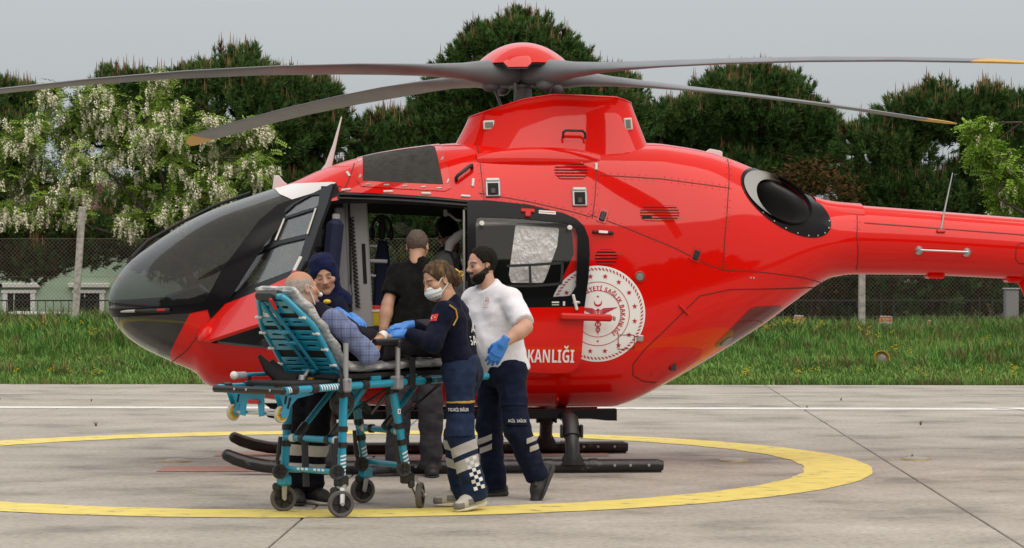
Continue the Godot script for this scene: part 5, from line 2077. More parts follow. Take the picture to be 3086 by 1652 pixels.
func multi(called: String, mesh: Mesh, mat: Material, xf: Array, cols: Array, parent: Node, stuff := false) -> MultiMeshInstance3D:
	var mm := MultiMesh.new()
	mm.transform_format = MultiMesh.TRANSFORM_3D
	mm.use_colors = true
	mm.mesh = mesh
	mm.instance_count = xf.size()
	for i in xf.size():
		mm.set_instance_transform(i, xf[i])
		mm.set_instance_color(i, cols[i])
	var o := MultiMeshInstance3D.new()
	o.name = called
	o.multimesh = mm
	o.material_override = mat
	parent.add_child(o, true)
	if stuff:
		o.set_meta("kind", "stuff")
	return o

func upright(d: Vector3, s: float, spin: float, at: Vector3) -> Transform3D:
	var y := d.normalized()
	var x := y.cross(Vector3(sin(spin), 0.3, cos(spin))).normalized()
	return Transform3D(Basis(x, y, x.cross(y)).scaled_local(Vector3(s, s, s)), at)

var tufts := []
var candle: ArrayMesh

# lumps: [x, y, rx, ry] at depth z; boughs are strewn through the lumps, shoots over each bough
func pine(label: String, z: float, lumps: Array, density: float, candles: float, sd: int) -> void:
	var r := RandomNumberGenerator.new()
	r.seed = sd
	var bx: float = lumps[0][0]
	var t := thing("pine_tree", label, "tree", Vector3(bx, 0, z), "pines beyond the fence")
	var xf := [[], [], []]
	var cl := [[], [], []]
	var cx := []
	var cc := []
	var limbs := MB.new()
	for L in lumps:
		var c := Vector3(L[0] - bx, L[1], 0)
		var rad := Vector3(L[2], L[3], maxf(1.0, minf(L[2], L[3] * 1.2)))
		if L[1] > 3.0: limbs.tube([Vector3(0, clampf(L[1] - 2.2, 1.0, 3.0), 0), (c + Vector3(0, -0.6, 0)) * 0.8, c + Vector3(0, L[3] * 0.5, 0)], [0.10, 0.06, 0.02], 6)
		var nb := int(rad.x * rad.y * 12.5 * density) + 6
		for b in nb:
			var d := Vector3(r.randfn(), r.randfn(), r.randfn()).normalized()
			if d.z < -0.35: d.z = -d.z
			if d.y < -0.3: d.y *= 0.5
			var br := r.randf_range(0.34, 0.62)
			var bc := c + d * (rad - Vector3(br, br, br) * 0.55) * r.randf_range(0.72, 1.0)
			if b % 3 == 0 and L[1] > 3.0:
				limbs.tube([c * 0.7 + Vector3(0, c.y * 0.25 - 0.3, 0), bc.lerp(c, 0.4) + Vector3(0, -0.15, 0), bc], [0.045, 0.03, 0.012], 5, false)
			var hue := r.randf()
			var low := 1.0 if bc.y > 2.4 else 0.0
			for k in int(66 * density):
				var e := Vector3(r.randfn(), r.randfn() + 0.35, r.randfn()).normalized()
				var p := bc + e * br * Vector3(1.15, 0.8, 1.15) * (1.0 if k % 4 else 0.6)
				var up := (e * 0.75 + Vector3(0, 0.85, 0) + d * 0.25).normalized()
				var s := r.randf_range(0.85, 1.45)
				var which := r.randi() % 3
				xf[which].append(upright(up, s, r.randf() * TAU, p))
				var g := r.randf_range(0.75, 1.25)
				var col := Color(0.052, 0.122, 0.038).lerp(Color(0.122, 0.205, 0.062), hue * 0.6 + 0.4 * r.randf())
				if r.randf() < 0.04 or low < 0.5 and r.randf() < 0.5: col = Color(0.085, 0.068, 0.036)
				cl[which].append(Color(col.r * g, col.g * g, col.b * g))
				if e.y > 0.45 and r.randf() < candles * 2.2 and bc.y > c.y - 0.2 * rad.y:
					cx.append(Transform3D(Basis.IDENTITY.scaled(Vector3(1, r.randf_range(0.9, 2.0), 1)), p + up * 0.2))
					cc.append(Color(0.30, 0.18, 0.10) * r.randf_range(0.6, 1.15))
	var tr := MB.new()
	tr.tube([Vector3(0, -0.1, 0), Vector3(0.1, 1.4, 0), Vector3(-0.05, 2.8, 0), Vector3(0.05, lumps[0][1], 0)], [0.22, 0.18, 0.15, 0.07], 10)
	part("trunk", tr.mesh(), M["bark"], t)
	part("limbs", limbs.mesh(), M["bark"], t)
	for k in 3:
		multi("crown", tufts[k], M["needles"], xf[k], cl[k], t, true)
	if cx.size():
		multi("candle_shoots", candle, M["needles"], cx, cc, t, true)

func leaf_spray(sd: int) -> ArrayMesh:      # one compound leaf: paired leaflets on a drooping stalk
	var r := RandomNumberGenerator.new()
	r.seed = sd
	var mb := MB.new()
	for i in 13:
		var t := 0.15 + 0.85 * (i / 2) / 6.0
		var s := -1.0 if i % 2 else 1.0
		if i == 12:
			t = 1.05; s = 0.0
		var p := Vector3(t * 0.20, -0.06 * t * t, 0)
		var d := Vector3(0.35, r.randf_range(-0.35, 0.1), s).normalized() if s != 0.0 else Vector3(1, -0.2, 0)
		var l := r.randf_range(0.042, 0.058)
		var w := d.cross(Vector3.UP).normalized() * 0.013
		var n := Vector3(r.randf() * 0.4 - 0.2, 1, r.randf() * 0.4 - 0.2)
		var m := p + d * l * 0.55
		mb.quad(p, m + w, p + d * l, m - w, n)
	mb.tri(Vector3.ZERO, Vector3(0.2, -0.06, 0.003), Vector3(0.2, -0.06, -0.003), Vector3.UP)
	return mb.mesh(true)

func raceme(sd: int) -> ArrayMesh:       # hanging cluster of pea flowers
	var r := RandomNumberGenerator.new()
	r.seed = sd
	var mb := MB.new()
	for i in 22:
		var t := i / 21.0
		var a := r.randf() * TAU
		var rad := 0.034 * (1.0 - 0.75 * t)
		var p := Vector3(cos(a) * rad, -0.02 - 0.135 * t, sin(a) * rad)
		var d := Vector3(cos(a), -0.5, sin(a)) * 0.017
		var s := Vector3(-sin(a), 0.4, cos(a)) * 0.012
		var k := r.randf_range(0.85, 1.0)
		mb.tint = Color(k, k, k * 0.97)
		mb.quad(p - s, p + d, p + s, p - d * 0.3 + Vector3(0, 0.014, 0), Vector3(cos(a), 0.3, sin(a)))
	mb.tint = Color.WHITE
	return mb.mesh(true)

func acacia(label: String, z: float, lumps: Array, base: Vector3, leaves: int, flowers: int, tone: Color, sd: int, spread := 1.0) -> void:
	var r := RandomNumberGenerator.new()
	r.seed = sd
	var t := thing("acacia_tree", label, "tree", base, "flowering acacias behind the fence")
	var lx := [[], []]
	var lc := [[], []]
	var fx := [[], []]
	var fc := [[], []]
	var limbs := MB.new()
	var fork := Vector3(0, 1.3, 0)
	var mains := []
	for a in [[-3.2, 2.4], [-2.1, 3.6], [-0.9, 4.0], [0.7, 3.3], [0.1, 2.5]]:
		var e := Vector3(a[0] * spread, a[1], r.randf_range(-0.4, 0.4))
		var m1 := fork.lerp(e, 0.33) + Vector3(r.randfn() * 0.1, 0.12, 0)
		var m2 := fork.lerp(e, 0.68) + Vector3(r.randfn() * 0.12, 0.05, 0)
		limbs.tube([fork, m1, m2, e], [0.05, 0.038, 0.026, 0.012], 7, false)
		mains.append_array([m1, m2, e])
	for L in lumps:
		var c: Vector3 = Vector3(L[0], L[1], z) - base
		var rad := Vector3(L[2], L[3], minf(L[2], 0.55))
		var off := Vector3(0, 0, r.randf_range(-0.7, 0.5))
		c += off
		var from: Vector3 = mains[0]
		for q in mains:
			if q.distance_to(c) < from.distance_to(c): from = q
		limbs.tube([from, from.lerp(c, 0.5) + Vector3(r.randfn() * 0.06, 0.06, r.randfn() * 0.06), c, c + Vector3(0, rad.y * 0.7, 0)], [0.018, 0.013, 0.009, 0.004], 5, false)
		var area: float = rad.x * rad.y
		var twigs := int(11 + area * 30)
		for k in twigs:
			var d := Vector3(r.randfn(), r.randfn(), r.randfn()).normalized()
			var tip := c + d * rad * r.randf_range(0.55, 1.1)
			limbs.tube([c - Vector3(0, 0.1, 0), c.lerp(tip, 0.6) + Vector3(0, 0.04, 0), tip], [0.010, 0.007, 0.003], 4, false)
			for i in int(leaves * r.randf_range(0.6, 1.3)):
				var p := c.lerp(tip, r.randf_range(0.35, 1.05)) + Vector3(r.randfn(), r.randfn(), r.randfn()) * 0.06
				var yaw := r.randf() * TAU
				var s := r.randf_range(0.8, 1.3)
				lx[i % 2].append(Transform3D(Basis(Vector3.UP, yaw) * Basis(Vector3.BACK, r.randf_range(-1.1, 0.5)) * Basis(Vector3.RIGHT, r.randf_range(-1.2, 1.2)) * Basis.from_scale(Vector3(s, s, s) * 1.15), p))
				var g := r.randf_range(0.65, 1.35)
				lc[i % 2].append(Color(tone.r * g, tone.g * g, tone.b * g * r.randf_range(0.7, 1.1)))
			if r.randf() < 0.75:
				for i in int(flowers * r.randf_range(0.4, 1.6)):
					var p := c.lerp(tip, r.randf_range(0.6, 1.05)) + Vector3(r.randfn() * 0.06, r.randfn() * 0.05 - 0.03, r.randfn() * 0.06 + 0.16)
					var s := r.randf_range(0.9, 1.6)
					fx[i % 2].append(Transform3D(Basis(Vector3.UP, r.randf() * TAU) * Basis(Vector3.BACK, r.randfn() * 0.25) * Basis.from_scale(Vector3(s, s, s)), p))
					var w := r.randf_range(0.8, 1.0)
					fc[i % 2].append(Color(0.98 * w, 0.96 * w, 0.80 * w))
	var tr := MB.new()
	tr.tube([Vector3(0.3, -0.1, 0), Vector3(0.12, 0.8, 0), fork], [0.10, 0.08, 0.06], 8)
	part("trunk", tr.mesh(), M["bark"], t)
	part("limbs", limbs.mesh(), M["bark"], t)
	for k in 2:
		multi("crown", leaf_meshes[k], M["leaf"], lx[k], lc[k], t, true)
		multi("blossom", flower_meshes[k], M["blossom"], fx[k], fc[k], t, true)

var leaf_meshes := []
var flower_meshes := []

func grass_tuft(sd: int, blades: int, hgt: float, lean: float, spread := 0.05) -> ArrayMesh:
	var r := RandomNumberGenerator.new()
	r.seed = sd
	var mb := MB.new()
	for i in blades:
		var a := r.randf() * TAU
		var h := hgt * r.randf_range(0.5, 1.1)
		var p := Vector3(r.randfn() * spread, 0, r.randfn() * spread)
		var d := Vector3(cos(a), 0, sin(a))
		var w := Vector3(-sin(a), 0, cos(a)) * r.randf_range(0.004, 0.007)
		var l := lean * r.randf_range(0.2, 1.3)
		var m := p + d * h * l * 0.35 + Vector3(0, h * 0.6, 0)
		var e := p + d * h * l + Vector3(0, h * (1.0 - 0.25 * l), 0)
		var k := r.randf_range(0.7, 1.25)
		mb.tint = Color(k, k, k)
		mb.quad(p - w, p + w, m + w * 0.8, m - w * 0.8, d + Vector3(0, 0.6, 0))
		mb.tri(m - w * 0.8, m + w * 0.8, e, d + Vector3(0, 0.6, 0))
	mb.tint = Color.WHITE
	return mb.mesh(true)

func build_grass() -> void:
	var r := RandomNumberGenerator.new()
	r.seed = 99
	var patch := FastNoiseLite.new()
	patch.seed = 5
	patch.frequency = 0.35
	var meshes := [grass_tuft(1, 16, 0.13, 0.6), grass_tuft(2, 16, 0.16, 0.7), grass_tuft(3, 14, 0.21, 0.6), grass_tuft(4, 12, 0.29, 0.6)]
	var xf := [[], [], [], []]
	var cl := [[], [], [], []]
	for i in 34000:
		var z := -13.9 - 11.5 * pow(r.randf(), 0.9)
		var half := 11.5
		var x := r.randf_range(-half, half)
		var n := patch.get_noise_2d(x, z)
		var back := smoothstep(-15.0, -20.5, z)
		var k := 0
		var tall := back * 0.75 + n * 0.7 + r.randf() * 0.35
		if z > -14.6: tall -= 0.5
		if tall > 0.95: k = 3
		elif tall > 0.55: k = 2
		else: k = r.randi() % 2
		var s := r.randf_range(0.7, 1.25) * (1.0 + 0.4 * n)
		if x < -6.0 and z < -18.0: s *= 1.3
		if absf(x - 5.57) < 0.4 and z > -18.2 and z < -16.4: s *= 0.55
		xf[k].append(Transform3D(Basis(Vector3.UP, r.randf() * TAU) * Basis(Vector3.BACK, r.randfn() * 0.1) * Basis.from_scale(Vector3(s, s * r.randf_range(0.8, 1.2), s)), Vector3(x, bank(x, z) - 0.01, z)))
		var col := Color(0.205, 0.345, 0.09).lerp(Color(0.10, 0.24, 0.056), clampf(0.35 + n * 1.1 + back * 0.25, 0, 1))
		if n > 0.25 and r.randf() < 0.25 or r.randf() < 0.08 + 0.22 * smoothstep(-19.5, -23.0, z): col = Color(0.24, 0.20, 0.09)
		var g := r.randf_range(0.75, 1.25)
		cl[k].append(Color(col.r * g, col.g * g, col.b * g))
	for k in 4:
		var o := multi("grass" if k < 2 else "tall_grass", meshes[k], M["grass"], xf[k], cl[k], self, true)
		o.set_meta("label", ["short grass along the edge of the pad", "bright short grass on the bank", "tall green grass on the bank", "tall weeds below the fence"][k])
		o.set_meta("category", "grass")
	# yellow flowers in patches
	var fl := MB.new()
	for i in 7:
		var a := i * 2.4
		var p := Vector3(cos(a) * 0.03, 0.02 * (i % 3), sin(a) * 0.03)
		fl.ball(p, Vector3(0.009, 0.007, 0.009), 6)
	var fx := []
	var fc := []
	for g in [[-8.2, -14.6, 0.5, 7], [-7.1, -20.5, 0.8, 22], [-6.2, -14.4, 0.5, 8], [-6.6, -19.5, 0.4, 10], [-5.5, -14.3, 0.3, 5], [4.6, -20.2, 0.5, 18], [5.3, -19.6, 0.35, 9], [7.4, -17.6, 0.25, 6], [6.0, -16.3, 0.3, 4], [7.6, -15.3, 0.45, 12], [6.4, -14.5, 0.5, 6], [4.2, -14.4, 0.6, 9], [2.9, -14.6, 0.8, 8], [3.4, -20.0, 0.3, 8]]:
		for i in int(g[3] * 0.6):
			var x: float = g[0] + r.randfn() * g[2]
			var z: float = minf(-13.95, g[1] + r.randfn() * 0.25)
			fx.append(Transform3D(Basis(Vector3.UP, r.randf() * TAU) * Basis.from_scale(Vector3.ONE * r.randf_range(0.7, 1.3)), Vector3(x, bank(x, z) + (0.15 if z > -15.5 else 0.33) * r.randf_range(0.7, 1.2), z)))
			fc.append(Color(0.62, 0.46, 0.02))
	var o := multi("yellow_flowers", fl.mesh(true), M["leaf"], fx, fc, self, true)
	o.set_meta("label", "small yellow wild flowers scattered through the grass")
	o.set_meta("category", "flowers")
	# weeds in the slab joints
	var wd := [[-4.1, -4.72, 0.8, "dry weed by itself left of the landing circle"], [-6.05, -9.45, 0.7, "dry weed behind the white line at far left"], [-4.95, -9.40, 0.5, "dry weed behind the white line near the nose"], [4.05, -4.85, 0.75, "dry upright weed right of the tail on the bare slab"], [5.9, -0.50, 0.45, "dry weed beside the flush light at far right"], [3.3, -8.0, 0.5, "dry weed on the white line where the joint crosses"], [3.9, -9.62, 0.5, "dry weed behind the white line under the tail boom"], [3.25, -0.47, 0.5, "dry weed touching the flush light outside the circle"]]
	for i in wd.size():
		var w: Array = wd[i]
		var p := single("joint_weed", grass_tuft(40 + i, 6 + i % 4, 0.10, 1.1, 0.004), M["grass_dry"], w[3], "weed", "weeds in the slab joints")
		p.position = Vector3(w[0], 0.0, w[1])
		p.scale = Vector3.ONE * w[2]

func build_background() -> void:
	for i in 3:
		tufts.append(needle_tuft(100 + i, 44))
	var cm := MB.new()
	cm.tube([Vector3.ZERO, Vector3(0, 0.14, 0), Vector3(0, 0.24, 0)], [0.011, 0.012, 0.003], 5)
	cm.tube([Vector3(0.035, 0, 0.01), Vector3(0.05, 0.15, 0.01)], [0.009, 0.004], 4)
	cm.tube([Vector3(-0.03, 0, -0.02), Vector3(-0.035, 0.12, -0.02)], [0.009, 0.004], 4)
	candle = cm.mesh(true)
	for i in 2:
		leaf_meshes.append(leaf_spray(200 + i))
		flower_meshes.append(raceme(210 + i))
	var dg := flat("grass_dry", lin(0.11, 0.10, 0.045), 0.8)
	pine("dark pine cut by the left edge of the view", -44.0, [[-13.85, 5.2, 1.54, 1.54], [-13.65, 3.66, 1.34, 1.23]], 1.0, 0.14, 11)
	pine("broad round pine behind the white flowering acacia", -45.0, [[-7.6, 5.15, 2.82, 2.05], [-10.0, 5.5, 1.15, 1.3], [-5.45, 5.2, 1.15, 1.25], [-6.97, 3.3, 3.44, 1.36], [-13.2, 2.3, 1.0, 0.6], [-12.5, 1.75, 0.6, 0.45], [-11.3, 2.1, 0.8, 0.8], [-10.0, 2.35, 1.2, 0.55], [-9.2, 1.8, 0.5, 0.45], [-8.7, 2.2, 0.8, 0.8]], 1.0, 0.14, 12)
	pine("tallest pine, directly behind the rotor head", -46.0, [[0.23, 6.22, 2.15, 2.0], [-1.36, 5.5, 1.38, 1.3], [2.03, 5.5, 1.59, 1.4], [-3.05, 4.7, 1.38, 0.95], [0.02, 4.0, 4.4, 1.3]], 1.0, 0.12, 13)
	pine("round pine above the exhaust with a flat top", -47.0, [[6.26, 5.6, 2.3, 1.35], [4.86, 5.3, 1.18, 1.15], [7.7, 5.1, 1.05, 1.15], [6.2, 4.1, 2.8, 1.1]], 1.0, 0.12, 14)
	pine("loose pine with sky gaps above the tail boom", -43.0, [[11.45, 5.4, 1.35, 1.1], [9.5, 4.4, 0.95, 0.9], [12.7, 4.4, 1.2, 1.5], [10.4, 3.3, 2.2, 0.85], [10.2, 5.35, 0.65, 0.6], [13.4, 2.6, 1.6, 1.0]], 0.85, 0.12, 15)
	# darker second row that closes the view under the crowns
	pine("low dark pine in shade behind the nose of the helicopter", -56.0, [[-5.5, 2.6, 4.6, 1.8], [-10.5, 3.2, 2.2, 1.4]], 0.75, 0.0, 16)
	pine("low dark pine in shade behind the cabin", -56.0, [[2.0, 2.6, 4.5, 1.9]], 0.75, 0.0, 17)
	pine("low dark pine in shade behind the tail boom", -56.0, [[9.5, 2.0, 4.5, 1.6], [15.5, 2.4, 3.0, 1.6]], 0.75, 0.0, 18)
	pine("low dark conifer scrub seen through the cabin", -38.0, [[-4.5, 0.9, 3.2, 1.2], [1.0, 0.9, 3.0, 1.2]], 0.8, 0.0, 26)
	pine("low dark conifer scrub under the tail boom behind the signs", -37.0, [[5.2, 0.9, 2.2, 1.0], [9.4, 0.95, 2.8, 1.15]], 0.8, 0.0, 27)
	acacia("white flowering acacia spreading over the left fence", -27.0, [[-9.24, 4.21, 0.53, 0.6], [-8.86, 5.0, 0.26, 0.2], [-8.49, 4.21, 0.6, 0.6], [-7.81, 4.75, 0.55, 0.42], [-7.43, 4.21, 0.68, 0.6], [-6.79, 5.2, 0.24, 0.28], [-6.68, 4.6, 0.55, 0.42], [-6.46, 3.83, 0.68, 0.6], [-8.11, 3.46, 0.75, 0.6], [-9.01, 3.31, 0.68, 0.53], [-9.24, 2.6, 0.5, 0.3], [-8.41, 2.85, 0.53, 0.34], [-7.21, 3.1, 0.68, 0.42], [-5.63, 4.3, 0.42, 0.28], [-5.18, 3.91, 0.62, 0.42], [-4.85, 4.3, 0.32, 0.22], [-4.78, 3.53, 0.4, 0.4], [-5.63, 3.23, 0.55, 0.42], [-6.31, 2.85, 0.42, 0.4], [-7.21, 2.5, 0.25, 0.22], [-9.54, 3.68, 0.45, 0.6], [-10.14, 3.46, 0.6, 0.9], [-10.44, 4.43, 0.53, 0.6]], Vector3(-6.2, 0.4, -27.2), 15, 6, Color(0.20, 0.30, 0.065), 21)
	acacia("bright green acacia branch reaching in above the tail boom", -20.0, [[7.43, 3.8, 0.34, 0.16], [7.75, 3.52, 0.34, 0.18], [8.13, 3.35, 0.36, 0.26], [8.0, 3.03, 0.34, 0.2], [7.94, 2.65, 0.28, 0.18], [8.32, 2.71, 0.36, 0.32], [8.64, 3.23, 0.5, 0.6]], Vector3(9.3, 0.35, -20.0), 11, 1, Color(0.18, 0.30, 0.05), 22, 0.5)
	build_bush()
	build_grass()
	build_fences()
	build_buildings()
	build_small_things()
	build_rear_trees()

func build_bush() -> void:
	var r := RandomNumberGenerator.new()
	r.seed = 31
	for e in [["round_bush", "rounded red tipped bush behind the exhaust outlet", Vector3(6.75, 0.3, -36.0), Vector3(1.45, 1.75, 1.2), 2.1, 5200, Color(0.055, 0.060, 0.020), Color(0.105, 0.045, 0.022)]]:
		var t := thing(e[0], e[1], "bush", e[2])
		var xf := []
		var cl := []
		for i in e[5]:
			var d := Vector3(r.randfn(), r.randfn(), r.randfn()).normalized()
			var lump := 1.0 + 0.10 * sin(d.x * 9.0 + d.y * 5.0) * sin(d.y * 8.0 + d.z * 6.0)
			var p: Vector3 = Vector3(0, e[4], 0) + d * e[3] * r.randf_range(0.72, 1.02) * lump
			if p.y < 0: continue
			var s := r.randf_range(0.6, 1.0)
			xf.append(Transform3D(Basis(Vector3.UP, r.randf() * TAU) * Basis(Vector3.BACK, r.randf_range(-0.6, 0.8)) * Basis.from_scale(Vector3(s, s, s)), p))
			var c: Color = e[6].lerp(e[7], clampf(r.randf() * 0.7 + (0.35 if d.y > 0.5 else 0.0), 0, 1))
			var g := r.randf_range(0.7, 1.3)
			cl.append(Color(c.r * g, c.g * g, c.b * g))
		multi("foliage", leaf_meshes[0], M["leaf"], xf, cl, t, true)
		var st := MB.new()
		for k in 5:
			st.tube([Vector3(0, -0.1, 0), Vector3(sin(k * 1.3) * 0.3, e[4] * 0.6, cos(k * 1.3) * 0.2), Vector3(sin(k * 1.3) * e[3].x * 0.6, e[4] + 0.2, cos(k * 1.3) * 0.4)], [0.05, 0.035, 0.012], 5)
		part("stems", st.mesh(), M["bark"], t)

func build_fences() -> void:
	var f := thing("chain_link_fence", "tall chain link fence on leaning concrete posts behind the grass", "fence", Vector3(0, 0, -23.5))
	var xs := [-12.25, -7.66, -3.05, 1.54, 6.12, 10.7]
	for i in xs.size():
		var x: float = xs[i]
		var lean := 0.14 if i == 1 else 0.01
		var p := MB.new()
		var y0 := bank(x, -23.5) - 0.1
		var top := 2.68
		var bs := Basis(Vector3.BACK, -atan(lean / 2.2))
		p.box(Vector3(x + lean * 0.45, (y0 + top) * 0.5, 0), Vector3(0.115, top - y0, 0.10), bs, 0.012)
		part("post", p.mesh(), M["post_concrete"], f)
	var w := MB.new()
	var top := 2.13
	var L := 12.0
	var step := 0.072
	var n := int((2 * L + 3.0) / step)
	for fam in [1.0, -1.0]:
		for i in n:
			var x0 := -L - 2.0 + i * step if fam > 0 else -L + i * step
			var a := Vector3(x0, 0.40, -0.07 + fam * 0.003)
			var b := Vector3(x0 + fam * 1.73, top, -0.07 + fam * 0.003)
			w.tube([a, b], 0.0026, 3, false)
	for y in [0.75, 1.45, 2.12]:
		w.tube([Vector3(-L, y, -0.066), Vector3(L, y, -0.066)], 0.003, 4, false)
	var net := part("wire_mesh", w.mesh(), M["wire"], f)
	net.set_meta("kind", "stuff")
	# low iron fences
	for e in [[-15.0, -3.2, "low black iron fence in front of the mint building"], [3.4, 13.5, "low black iron fence behind the orange signs"]]:
		var g := thing("iron_fence", e[2], "fence", Vector3(e[0], 0, -31.0), "low iron fences")
		var len: float = e[1] - e[0]
		for y in [0.955, 0.50]:
			var rails := MB.new()
			rails.box(Vector3(len * 0.5, y, 0), Vector3(len, 0.028, 0.028), Basis.IDENTITY, 0.003)
			part("rail", rails.mesh(), M["iron"], g)
		var x := 0.15
		var k := 0
		while x < len:
			var p := MB.new()
			var post := k % 12 == 0 or k % 12 == 1
			p.box(Vector3(x, 0.70, 0), Vector3(0.034 if post else 0.014, 0.66 if post else 0.5, 0.03 if post else 0.014), Basis.IDENTITY, 0.002)
			part("post" if post else "picket", p.mesh(), M["iron"], g)
			x += 0.26 if k % 12 == 0 else 0.16
			k += 1

func build_buildings() -> void:
	var b := thing("mint_building", "mint green single storey building with white framed doors behind the fence", "building", Vector3(-14.0, 0, -60.0))
	var w := MB.new()
	w.box(Vector3(0, 1.5, -2.5), Vector3(9.3, 3.4, 5.0), Basis.IDENTITY, 0.01)
	part("wall", w.mesh(), M["mint_wall"], b)
	var rf := MB.new()
	rf.prism(PackedVector2Array([Vector2(-2.9, 3.2), Vector2(2.9, 3.2), Vector2(0, 4.6)]), 9.9, Transform3D(Basis(Vector3.UP, PI / 2), Vector3(0, 0, -2.5)))
	part("roof", rf.mesh(), M["maroon"], b)
	for x in [-3.15, -1.95, 0.32]:
		var o := Node3D.new()
		o.name = "window" if not b.has_node("window") else "window_%03d" % b.get_child_count()
		b.add_child(o)
		var wd := 0.78 if x < 0 else 0.72
		var top := 0.86
		var fr := MB.new()
		for s in [-1.0, 1.0]:
			fr.box(Vector3(x + s * (wd * 0.5 + 0.06), 0.32, 0.03), Vector3(0.16, 1.25, 0.10), Basis.IDENTITY, 0.01)
		fr.box(Vector3(x, 0.93, 0.035), Vector3(wd + 0.36, 0.11, 0.12), Basis.IDENTITY, 0.01)
		part("frame", fr.mesh(), M["white_paint"], o)
		var co := MB.new()
		co.box(Vector3(x, 1.13, 0.07), Vector3(wd + 0.62, 0.15, 0.18), Basis.IDENTITY, 0.02)
		part("hood", co.mesh(), M["white_plastic"], o)
		var gl := MB.new()
		gl.box(Vector3(x, 0.33, 0.012), Vector3(wd, 1.1, 0.02), Basis.IDENTITY, 0.0)
		part("pane", gl.mesh(), M["window_dark"], o)
		var mu := MB.new()
		mu.box(Vector3(x - wd * 0.2, 0.33, 0.03), Vector3(0.04, 1.08, 0.03), Basis.IDENTITY, 0.004)
		part("sill" if false else "mullion", mu.mesh(), M["white_plastic"], o)
	var s := thing("white_shed", "pale grey shed roof with white gutter under the tail boom", "shed", Vector3(12.6, 0, -40.0))
	var a := MB.new()
	a.prism(PackedVector2Array([Vector2(-0.85, 1.0), Vector2(0.9, 1.0), Vector2(0.9, 1.45), Vector2(-0.66, 1.34)]), 2.0, Transform3D.IDENTITY)
	part("roof", a.mesh(), M["cabin_grey"], s)
	var gu := MB.new()
	gu.box(Vector3(0.02, 0.975, 1.02), Vector3(1.84, 0.07, 0.08), Basis.IDENTITY, 0.01)
	part("gutter", gu.mesh(), M["white_paint"], s)
	var wl := MB.new()
	wl.box(Vector3(0.1, 0.5, -0.1), Vector3(1.5, 0.92, 1.5), Basis.IDENTITY, 0.01)
	part("wall", wl.mesh(), M["cabin_grey_dark"], s)
	var c := thing("parked_car", "white parked car roof just showing above the weeds", "car", Vector3(-10.0, 0.0, -34.0))
	var cb := MB.new()
	cb.prism(PackedVector2Array([Vector2(-2.0, 0.1), Vector2(2.0, 0.1), Vector2(2.05, 0.34), Vector2(1.2, 0.42), Vector2(0.6, 0.66), Vector2(-0.9, 0.68), Vector2(-1.5, 0.42), Vector2(-2.0, 0.38)]), 1.5, Transform3D(Basis.IDENTITY, Vector3.ZERO), 0.05)
	part("body", cb.mesh(), M["white_paint"], c)
	var cw := MB.new()
	cw.prism(PackedVector2Array([Vector2(1.1, 0.43), Vector2(0.56, 0.62), Vector2(-0.85, 0.64), Vector2(-1.35, 0.44)]), 1.52, Transform3D.IDENTITY)
	part("windows", cw.mesh(), M["window_dark"], c)

